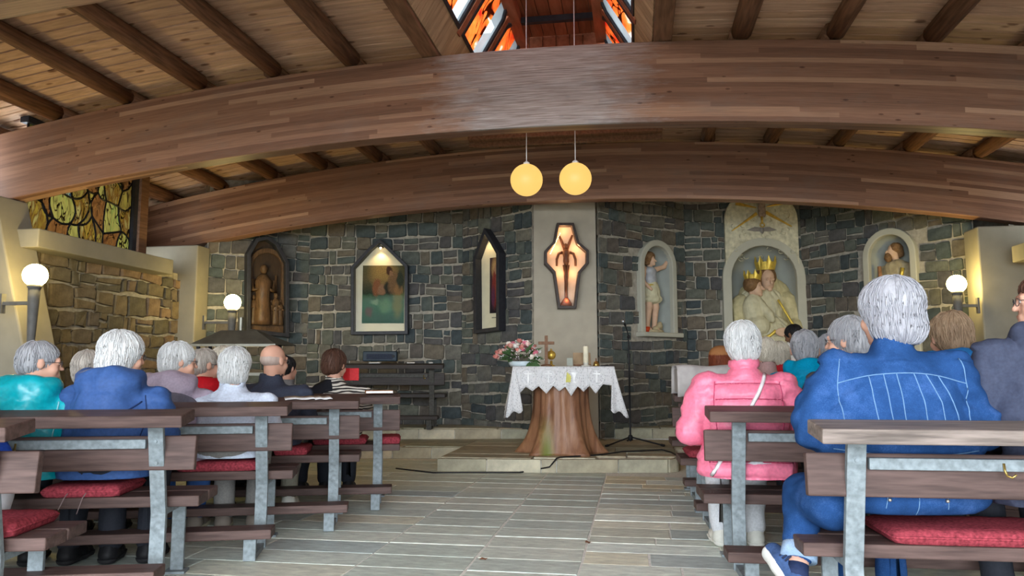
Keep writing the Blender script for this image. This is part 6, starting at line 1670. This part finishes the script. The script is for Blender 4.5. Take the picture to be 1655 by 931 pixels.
# denim
loc, rz = sit('R1', 1455, .15, .02)
D_J = denim('denim_jacket', (.020, .066, .20))
p = person('person with a silver grey bob in a blue denim jacket and jeans at front right', loc, rz, H=Hof(loc, 446), sw=.205, hw=.30, lean=.03, hyaw=math.radians(24), hpitch=-.05, head=(.018, .01), hs=1.14, hair='bob', hmat=H_SILV, jmat=D_J, jstyle='denim', jstep=.0095, jfat=.03, hem=.19, collar='shirt', arms='wide', tmat=denim('dark_jeans', (.016, .054, .165)), shoe=None, legx=-.02, fine=.9)
z_ = p['shz']; M_ST = fabric('pale_stitching', (.14, .26, .44), .8)
for pts in ([(-.235, z_ - .085), (-.12, z_ - .055), (.0, z_ - .045), (.12, z_ - .055), (.235, z_ - .085)], [(-.22, z_ + .01), (-.235, z_ - .12), (-.215, z_ - .28)], [(.22, z_ + .01), (.235, z_ - .12), (.215, z_ - .28)],
            [(-.125, z_ - .056), (-.118, z_ - .17), (-.095, z_ - .30)], [(-.075, z_ - .05), (-.065, z_ - .17), (-.05, z_ - .30)], [(-.03, z_ - .048), (-.018, z_ - .17), (-.012, z_ - .30)], [(.03, z_ - .048), (.055, z_ - .17), (.06, z_ - .30)], [(.075, z_ - .05), (.12, z_ - .17), (.125, z_ - .30)], [(.125, z_ - .056), (.17, z_ - .17), (.18, z_ - .28)],
            [(-.26, .235), (-.1, .222), (.1, .222), (.26, .235)]):
    surf_tube(p, curve(pts, 30), .0022, 'seam_stitching', M_ST, .001, n=5)
TP = {'jac': p['tro']}
for pts in ([(0, .005), (.002, .08), (0, .16)], [(-.25, .13), (-.12, .115), (0, .085), (.12, .115), (.25, .13)], [(-.11, .03), (-.10, .10)], [(.11, .03), (.10, .10)], [(-.10, .088), (-.20, .098)], [(.10, .088), (.20, .098)], [(-.235, .02), (-.255, .09), (-.26, .15)]):
    surf_tube(TP, curve(pts, 16), .0016, 'jeans_seam', M_ST, .001, n=5)
M_STUD = plain('jeans_stud', (.55, .5, .42), .3, metal=.8)
# jeans: back seams, pocket studs, turned-up ankle and the visible left foot
for x in (-.10, .10):
    for dz in (.0, -.022): MB().sphere((x + .0, -.166, .085 + dz), .007, 8, 6).build('pocket_stud', M_STUD, p['root'], True)
root = p['root']
# the left lower leg reaches back beside the bench: trouser leg, cuff, sock, shoe
lw = lambda px, py, d: np.array(root.matrix_world.inverted() @ Vector(at_d(px, py, d))) if False else None
inv = Matrix.Translation(Vector(loc)) @ Matrix.Rotation(rz, 4, 'Z'); inv.invert()
LP = lambda px, py, d: np.array(inv @ Vector(at_d(px, py, d)))
hp_, kn_, ak_, hl_, toe_ = LP(1345, 815, 3.0), LP(1300, 800, 3.22), LP(1292, 890, 3.12), LP(1288, 928, 3.08), LP(1250, 893, 3.22)
lo_ = np.minimum.reduce([hp_, kn_, ak_]) - .12; hi_ = np.maximum.reduce([hp_, kn_, ak_]) + .12
T = Field(axis_grid(lo_[0], hi_[0], .012), axis_grid(lo_[1], hi_[1], .012), axis_grid(lo_[2], hi_[2], .012)); T.chain([hp_, kn_, ak_], [.10, .085, .062], .03)
V, Q = T.nets(); V = relax(V, Q, 2); V += vnormals(V, Q) * (.004 * wob(V, 40, 8, 1))[:, None]
link('trouser_leg', quad_mesh('trouser_leg', V, Q, MATS['dark_jeans']), root)
ax_ = (hl_ - ak_) / np.linalg.norm(hl_ - ak_)
MB().tube([ak_ - ax_ * .02, ak_ + ax_ * .035], [.068, .070], 18).build('turned_up_cuff', denim('pale_cuff', (.30, .42, .60)), root, True)
MB().tube([ak_ + ax_ * .03, ak_ + ax_ * .075], [.042, .038], 14).build('ankle', SK, root, True); MB().tube([ak_ + ax_ * .055, hl_ + ax_ * .03], [.042, .046], 14).build('sock', fabric('dark_blue_sock', (.02, .03, .075)), root, True)
S = Field(axis_grid(min(hl_[0], toe_[0]) - .1, max(hl_[0], toe_[0]) + .1, .009), axis_grid(min(hl_[1], toe_[1]) - .1, max(hl_[1], toe_[1]) + .1, .009), axis_grid(min(hl_[2], toe_[2]) - .1, max(hl_[2], toe_[2]) + .1, .009))
S.chain([hl_ + ax_ * .03, (hl_ + toe_) / 2, toe_], [.048, .050, .040], .02); V, Q = S.nets(); so = link('shoe', quad_mesh('shoe', V, Q, SH_NAVY[0]), root)
off = np.array([-.011, -.0, -.006]); S = Field(S.x, S.y, S.z); S.chain([hl_ + ax_ * .03 + off, (hl_ + toe_) / 2 + off, toe_ + off], [.042, .044, .036], .02); V, Q = S.nets(); link('sole', quad_mesh('sole', V, Q, SH_NAVY[1]), so)
for k in range(3):
    c = hl_ * (.62 - .12 * k) + toe_ * (.38 + .12 * k); MB().tube([c + np.array([-.02, -.05, .03]), c + np.array([.0, -.045, .045]), c + np.array([.03, -.03, .048])], .004, 5).build('lace', plain('dark_lace', (.02, .025, .05)), so, True)
# dark jacket at right edge
loc, rz = sit('R1', 1722, .15, CUSH)
p = person('person in a dark navy jacket and glasses cut off by the right edge', loc, rz, H=.90, sw=.20, hw=.21, lean=.05, hyaw=math.radians(75), head=(.03, .02), hair='crop', hmat=H_BROWN, jmat=fabric('slate_navy', (.050, .058, .095), .7), jstyle='folds', jfat=.02, collar='hood', tmat=TROU_D, shoe=SH_WHT, glasses=True)
# row in front
loc, rz = sit('R2', 1556, .15)
p = person('person with short light brown hair in a bright blue jacket behind the denim shoulder', loc, rz, H=Hof(loc, 504), sw=.18, hw=.19, lean=.03, hyaw=math.radians(6), hs=1.05, hair='short', hmat=H_BLOND, jmat=fabric('bright_blue', (.02, .14, .38), .6), jstyle='folds', collar='bighood', tmat=TROU_D, shoe=SH_BLK)
loc, rz = sit('R2', 1385, .15)
person('person with fluffy grey hair and glasses left of the silver bob', loc, rz, H=Hof(loc, 512), sw=.17, hw=.18, hyaw=math.radians(58), hs=1.02, hair='short', hmat=H_GREY, jmat=fabric('charcoal_wool', (.06, .06, .065)), tmat=TROU_D, shoe=SH_BLK, glasses=True)
loc, rz = sit('R3', 1310, .15)
p = person('person with close grey hair in a turquoise hooded jacket', loc, rz, H=Hof(loc, 532), sw=.195, hw=.18, lean=.02, hyaw=-math.radians(12), hs=1.14, hair='crop', hmat=H_GREY, jmat=fabric('turquoise_shell', (.0, .24, .42), .55), jstyle='folds', collar='bighood', jfat=.01, tmat=TROU_D, shoe=SH_BLK)
z_ = p['shz']; surf_tube(p, curve([(-.16, z_ - .05), (-.05, z_ - .13), (.06, z_ - .14), (.17, z_ - .08)]), .004, 'hood_edge_seam', fabric('turquoise_dark', (.0, .09, .18), .6))
loc, rz = sit('R4', 1347, .15)
person('person with wispy grey hair between the turquoise hood and the fluffy grey head', loc, rz, H=Hof(loc, 540), sw=.16, hw=.17, hyaw=math.radians(20), hair='short', hmat=H_GREY, jmat=fabric('dull_green', (.08, .09, .07)), tmat=TROU_D, shoe=SH_BLK, fine=1.3)
loc, rz = sit('R4', 1243, .15)
person('person with pale hair just visible right of the pink jacket collar', loc, rz, H=Hof(loc, 546), sw=.15, hw=.17, hyaw=math.radians(10), hair='short', hmat=H_BEIGE, jmat=fabric('dusty_rose', (.40, .25, .24)), tmat=TROU_D, shoe=SH_BLK, fine=1.3)
loc, rz = sit('R5', 1266, .15)
person('person with beige hair and a red garment beyond the pink shoulder', loc, rz, H=Hof(loc, 552), sw=.15, hw=.17, hyaw=0, hair='bob', hmat=H_BEIGE, jmat=fabric('red_knit', (.42, .02, .03), .85), tmat=TROU_D, shoe=SH_BLK, fine=1.4)
loc, rz = sit('R4', 1172, .15)
person('person with auburn hair and a tan cap left of the white haired head', loc, rz, H=Hof(loc, 561), sw=.13, hw=.16, hyaw=math.radians(-40), hair='bob', hmat=H_AUB, jmat=fabric('rust_knit', (.20, .05, .02), .85), tmat=TROU_D, shoe=SH_BLK, fine=1.3, cap=fabric('tan_cap', (.30, .13, .05), .8))
P = at_d(1288, 540, 8.35)
loc = np.array([P[0], P[1], .60])
pd = person('person with black hair in a white shirt in front of the large niche', loc, YAW + .1, H=Hof(loc, 523), sw=.18, hw=.17, lean=.10, side=-.02, head=(.06, .03), hyaw=math.radians(35), hpitch=-.3, hair='crop', hmat=H_BLACK, skin=SK2, jmat=fabric('white_shirt', (.60, .57, .53), .85), collar='shirt', tmat=TROU_D, shoe=SH_BLK, feet_z=-.465, fine=1.2)
# low stool that carries the sitter before the niche
q = at_d(1288, 540, 8.35); t = empty('wooden_stool', (q[0], q[1], 0), YAW, 'wooden stool under the sitter in the white shirt', 'stool')
MB().box((0, .05, .579), (.40, .36, .04)).build('seat', M_TIMBER, t, bevel=.006)
for sx in (-1, 1):
    for sy in (-1, 1): MB().box((sx * .16, .05 + sy * .14, .28), (.035, .035, .56)).build('leg', M_TIMBER, t)

# =================================================================== STATUES
def statue_part(F, name, mat, parent, fold=0.0, sm=1):
    V, Q = F.nets(); V = relax(V, Q, sm, .5); n = vnormals(V, Q)
    if fold: V = V + n * (fold * np.abs(wob(V, 34, 8, 1, (1.2, 1, .25))) + fold * .4 * wob(V, 60, 8, 2))[:, None]
    return link(name, quad_mesh(name, V, Q, mat), parent)
G3 = lambda x0, x1, y0, y1, z0, z1, s=.009: Field(axis_grid(x0, x1, s), axis_grid(y0, y1, s), axis_grid(z0, z1, s))
ST_CREAM = plain('statue_cream', (.54, .50, .34), .55, .12, 14, bmp=.1); ST_SKIN = plain('statue_skin', (.58, .38, .26), .5, .08, 14, bmp=.05); ST_HAIR = plain('statue_hair', (.20, .11, .05), .6, .3, 40, bmp=.4); ST_GOLD = plain('statue_gold', (.60, .43, .08), .4, .25, 20, metal=.35, bmp=.15); ST_GREY = plain('statue_greyblue', (.40, .41, .44), .5, .15, 16, bmp=.1); ST_RUST = plain('statue_rust', (.40, .20, .10), .55, .2, 16, bmp=.1); ST_TAN = plain('statue_tan', (.40, .33, .20), .6, .2, 16, bmp=.15)
def head_sdf(F, c, s, yaw=0.0, pitch=0.0):
    R = rotz(yaw) @ rotx(pitch); c = np.asarray(c, float); L = lambda p: c + R @ (np.asarray(p) * s)
    F.ell(L((0, .01, .02)), np.array((.074, .09, .085)) * s, R, .01).ell(L((0, -.03, -.04)), np.array((.056, .06, .075)) * s, R, .02).ell(L((0, -.075, -.095)), np.array((.024, .02, .02)) * s, R, .02).cap(L((0, -.088, .004)), L((0, -.112, -.034)), .009 * s, .015 * s, .01)
    for q in (-1, 1): F.ell(L((q * .03, -.082, .0)), np.array((.012, .012, .01)) * s, R, .006)
    F.cap(L((-.018, -.088, -.064)), L((.018, -.088, -.064)), .008 * s, k=.006); F.cap(L((0, .02, -.06)), L((0, .02, -.17)), .042 * s, .048 * s, .02); return L
# winged warrior figure with raised arm (niche right of the pillar)
s_ = dmi['ho'] * .84; y0 = .08; zb_ = .055
t = empty('archangel_statue', on_wall(dmi['wall'], dmi['c'], dmi['zb'] + zb_, -y0), WALLS[dmi['wall']]['ang'], 'painted statue in pale tunic pointing up, in the slim niche right of the pillar', 'statue')
k = s_ / 1.75
V3 = lambda *p: np.array(p, float) * k
F = G3(-.3, .3, -.2, .2, 0, s_ * .65); 
for q in (-1, 1): F.chain([V3(q * .09, 0, .95), V3(q * .10 - .03, -.05, .55), V3(q * .11 - .02, .02, .12), V3(q * .12 - .02, -.08, .06)], [.09 * k, .075 * k, .055 * k, .045 * k], .02)
statue_part(F, 'legs', ST_SKIN, t)
F = G3(-.3, .3, -.2, .2, s_ * .34, s_ * .64); F.ell(V3(-.01, 0, .90), V3(.20, .17, .26), None, .03).ell(V3(-.02, -.01, .72), V3(.24, .19, .10), None, .04); statue_part(F, 'tunic', ST_CREAM, t, .012)
F = G3(-.3, .3, -.2, .2, s_ * .5, s_ * .88); F.ell(V3(-.02, 0, 1.12), V3(.155, .125, .2), None, .03).ell(V3(-.04, 0, 1.32), V3(.18, .125, .12), None, .03); statue_part(F, 'breastplate', ST_GREY, t)
MB().tube([V3(-.02 + .165 * math.cos(a), .135 * math.sin(a), 1.02) for a in np.linspace(0, 2 * math.pi, 17)], .022 * k, 6, False).build('gilt_belt', ST_GOLD, t, True)
F = G3(-.35, .42, -.3, .2, s_ * .45, s_ * 1.06); F.chain([V3(.13, 0, 1.38), V3(.34, -.06, 1.45), V3(.50, -.10, 1.68)], [.06 * k, .048 * k, .034 * k], .02).ell(V3(.53, -.11, 1.74), V3(.035, .03, .05), None, .01).cap(V3(.54, -.11, 1.76), V3(.57, -.12, 1.84), .012 * k, k=.006).cap(V3(.55, -.11, 1.74), V3(.60, -.12, 1.77), .012 * k, k=.006)
F.chain([V3(-.2, 0, 1.38), V3(-.27, -.02, 1.10), V3(-.14, -.14, .92)], [.06 * k, .048 * k, .034 * k], .02); statue_part(F, 'arms', ST_SKIN, t)
F = G3(-.2, .2, -.2, .2, s_ * .78, s_ * 1.06, .007); L_ = head_sdf(F, V3(-.03, -.02, 1.58), 1.15 * k, .5, .0); statue_part(F, 'head', ST_SKIN, t)
F = G3(-.2, .2, -.2, .2, s_ * .84, s_ * 1.1, .007); F.ell(V3(-.06, .01, 1.64), V3(.145, .15, .13), None, .01).ell(V3(.0, -.16, 1.57), V3(.10, .10, .13), None, .01, 'sub').ell(V3(-.09, .03, 1.52), V3(.07, .08, .08), None, .02); statue_part(F, 'curled_hair', ST_HAIR, t, .006)
F = G3(-.35, .2, -.1, .25, s_ * .18, s_ * .9); F.chain([V3(-.2, .07, 1.42), V3(-.25, .09, 1.0), V3(-.22, .07, .45)], [.06 * k, .09 * k, .05 * k], .02, (1, .5, 1)); statue_part(F, 'rust_cloak', ST_RUST, t, .01)
MB().lathe([(.26 * k, 0), (.24 * k, .05 * k), (.2 * k, .06 * k)], n=14).build('rocky_base', ST_TAN, t); F = G3(-.3, .3, -.2, .15, 0, .25); F.chain([V3(.02, -.06, .08), V3(.2, -.03, .13), V3(.28, .03, .22)], [.05 * k, .06 * k, .03 * k], .02).ell(V3(.16, -.08, .17), V3(.06, .05, .07), None, .02); statue_part(F, 'trampled_dragon', ST_TAN, t, .006)
MB().lathe([(.05, 0), (.06, .07), (.05, .075)], (-rmi * .55, -.03, 0), 10).build('red_votive_glass', plain('red_votive', (.5, .06, .02), .3), t, True)
# crowned mother and child
sM = (wp(dma['wall'], 1228, 417)[1] - (dma['zb'] + .055)); 
t = empty('mother_and_child_statue', on_wall(dma['wall'], dma['c'] + .03, dma['zb'] + .055, -.14), WALLS[dma['wall']]['ang'], 'cream statue of a crowned seated mother holding a crowned child in the large niche', 'statue')
k = sM / 1.5
F = G3(-.45, .45, -.34, .25, 0, sM, .011); F.ell(V3(0, .02, .98), V3(.27, .16, .24), None, .05).ell(V3(.02, 0, .62), V3(.33, .22, .26), None, .06).cap(V3(-.2, -.18, .48), V3(.22, -.2, .48), .15 * k, k=.06).chain([V3(-.17, -.2, .46), V3(-.19, -.16, .05)], [.16 * k, .17 * k], .05).chain([V3(.18, -.22, .46), V3(.2, -.18, .05)], [.16 * k, .18 * k], .05).cap(V3(0, -.1, .1), V3(0, -.1, .4), .2 * k, k=.05).half((0, 0, -1), -.005); statue_part(F, 'cream_robe', ST_CREAM, t, .016)
F = G3(-.45, .45, -.3, .25, sM * .3, sM, .011); F.ell(V3(.06, .07, 1.0), V3(.33, .16, .30), None, .04).chain([V3(.26, -.02, 1.02), V3(.36, -.06, .76), V3(.20, -.26, .60)], [.10 * k, .10 * k, .085 * k], .04).chain([V3(-.24, .0, 1.0), V3(-.36, -.04, .7), V3(-.36, -.08, .42)], [.10 * k, .10 * k, .08 * k], .04).ell(V3(.05, .05, 1.26), V3(.13, .13, .16), None, .04).ell(V3(.03, -.12, 1.24), V3(.085, .12, .14), None, .015, 'sub'); statue_part(F, 'mantle', plain('mantle_straw', (.50, .44, .25), .55, .15, 14, bmp=.1), t, .012)
F = G3(-.2, .25, -.25, .2, sM * .70, sM * .98, .008); head_sdf(F, V3(.04, -.04, 1.27), 1.2 * k, .12, .12); statue_part(F, 'mother_head', ST_SKIN, t)
F = G3(-.2, .25, -.25, .2, sM * .68, sM * .99, .008); F.ell(V3(.04, -.005, 1.30), V3(.115, .125, .125), None, .01).ell(V3(.03, -.15, 1.25), V3(.075, .105, .125), None, .01, 'sub'); statue_part(F, 'mother_hair', ST_HAIR, t, .004)
def crown(c, r, h, name):
    m = MB(); n_ = 16; vs = []
    for i in range(n_ * 2): a = math.pi * i / n_; vs += [(c[0] + r * .82 * math.cos(a), c[1] + r * .82 * math.sin(a), c[2]), (c[0] + r * math.cos(a), c[1] + r * math.sin(a), c[2] + h * (1.0 if i % 4 == 0 else .55))]
    N2 = n_ * 2; m.add(vs, [(2 * i, 2 * ((i + 1) % N2), 2 * ((i + 1) % N2) + 1, 2 * i + 1) for i in range(N2)])
    o = m.build(name, ST_GOLD, t, recalc=False); md = o.modifiers.new('thick', 'SOLIDIFY'); md.thickness = .008; return o
crown(V3(.04, -.02, 1.37), .12 * k, .16 * k, 'mother_crown')
F = G3(-.35, .2, -.35, .15, sM * .4, sM * .92, .009); F.ell(V3(-.14, -.13, .92), V3(.12, .10, .18), None, .03).ell(V3(-.12, -.16, .73), V3(.14, .13, .12), None, .04).chain([V3(-.08, -.16, .98), V3(.0, -.22, .86), V3(.02, -.24, .80)], [.05 * k, .045 * k, .035 * k], .02); statue_part(F, 'child_robe', ST_CREAM, t, .008)
F = G3(-.3, .1, -.35, .1, sM * .66, sM * .92, .008); head_sdf(F, V3(-.13, -.14, 1.17), .95 * k, .9, .0); F.ell(V3(.02, -.25, .79), V3(.04, .03, .03), None, .01); statue_part(F, 'child_head', ST_SKIN, t)
F = G3(-.3, .1, -.35, .1, sM * .68, sM * .95, .008); F.ell(V3(-.15, -.12, 1.20), V3(.10, .11, .09), None, .01).ell(V3(-.04, -.22, 1.15), V3(.09, .09, .09), None, .01, 'sub'); statue_part(F, 'child_hair', ST_HAIR, t, .004)
crown(V3(-.14, -.12, 1.24), .10 * k, .12 * k, 'child_crown')
MB().tube([V3(-.22 + .26 * q, -.30 + .04 * math.sin(3 * q), .60 + .08 * (2 * q - 1) ** 2) for q in np.linspace(0, 1, 12)], .018 * k, 6).build('gilt_trim', ST_GOLD, t, True); MB().tube([V3(.10 + .22 * q, -.22 - .1 * q, 1.02 - .46 * q) for q in np.linspace(0, 1, 10)], .014 * k, 6).build('gilt_hem', ST_GOLD, t, True)
F = G3(-.1, .25, -.4, -.1, sM * .34, sM * .5, .008); F.ell(V3(.12, -.31, .66), V3(.09, .04, .05), None, .02); statue_part(F, 'mother_hand', ST_SKIN, t)
# bearded saint
sJ = wp(djo['wall'], 1440, 388)[1] - (djo['zb'] + .055)
t = empty('bearded_saint_statue', on_wall(djo['wall'], djo['c'] - .0, djo['zb'] + .055, -.12), WALLS[djo['wall']]['ang'], 'painted statue of a bearded saint in a tan robe in the right niche', 'statue')
k = sJ / 1.75
F = G3(-.3, .3, -.25, .2, 0, sJ * .9, .010); F.ell(V3(0, 0, 1.28), V3(.21, .14, .17), None, .04).cap(V3(0, 0, .1), V3(0, 0, 1.2), .24 * k, .16 * k, .05, flat=(1, .75, 1)).chain([V3(.2, 0, 1.3), V3(.27, -.03, 1.02), V3(.08, -.2, .98)], [.075 * k, .07 * k, .055 * k], .03).chain([V3(-.2, 0, 1.3), V3(-.26, -.04, 1.0), V3(-.12, -.2, .90)], [.075 * k, .07 * k, .055 * k], .03).half((0, 0, -1), -.004); statue_part(F, 'tan_robe', ST_TAN, t, .012)
F = G3(-.2, .2, -.25, .2, sJ * .74, sJ * 1.05, .007); head_sdf(F, V3(-.02, -.03, 1.60), 1.05 * k, -.75, .0); statue_part(F, 'head', ST_SKIN, t)
F = G3(-.25, .2, -.25, .2, sJ * .76, sJ * 1.08, .007); F.ell(V3(.0, .0, 1.635), V3(.098, .108, .092), None, .01).ell(V3(.02, .04, 1.56), V3(.075, .07, .08), None, .02).ell(V3(-.13, -.13, 1.60), V3(.12, .12, .12), None, .01, 'sub'); F.ell(V3(-.075, -.10, 1.49), V3(.055, .055, .07), None, .02); statue_part(F, 'hair_and_beard', ST_HAIR, t, .005)
F = G3(-.35, .35, -.4, .1, sJ * .45, sJ * .7, .008); F.ell(V3(.05, -.23, .98), V3(.05, .04, .035), None, .01).ell(V3(-.1, -.23, .9), V3(.05, .04, .035), None, .01); statue_part(F, 'hands', ST_SKIN, t)
MB().tube([V3(-.14, -.22, .72), V3(-.17, -.2, 1.35)], .03 * k, 8).build('rust_staff', ST_RUST, t, True); MB().tube([V3(.16 - .1 * q, -.13 - .02 * q, 1.30 - .5 * q) for q in np.linspace(0, 1, 8)], .03 * k, 6).build('gilt_band', ST_GOLD, t, True)
# small winged ornament and vase below the large statue
P = on_wall(dma['wall'], dma['c'] - .0, dma['zb'], .10)
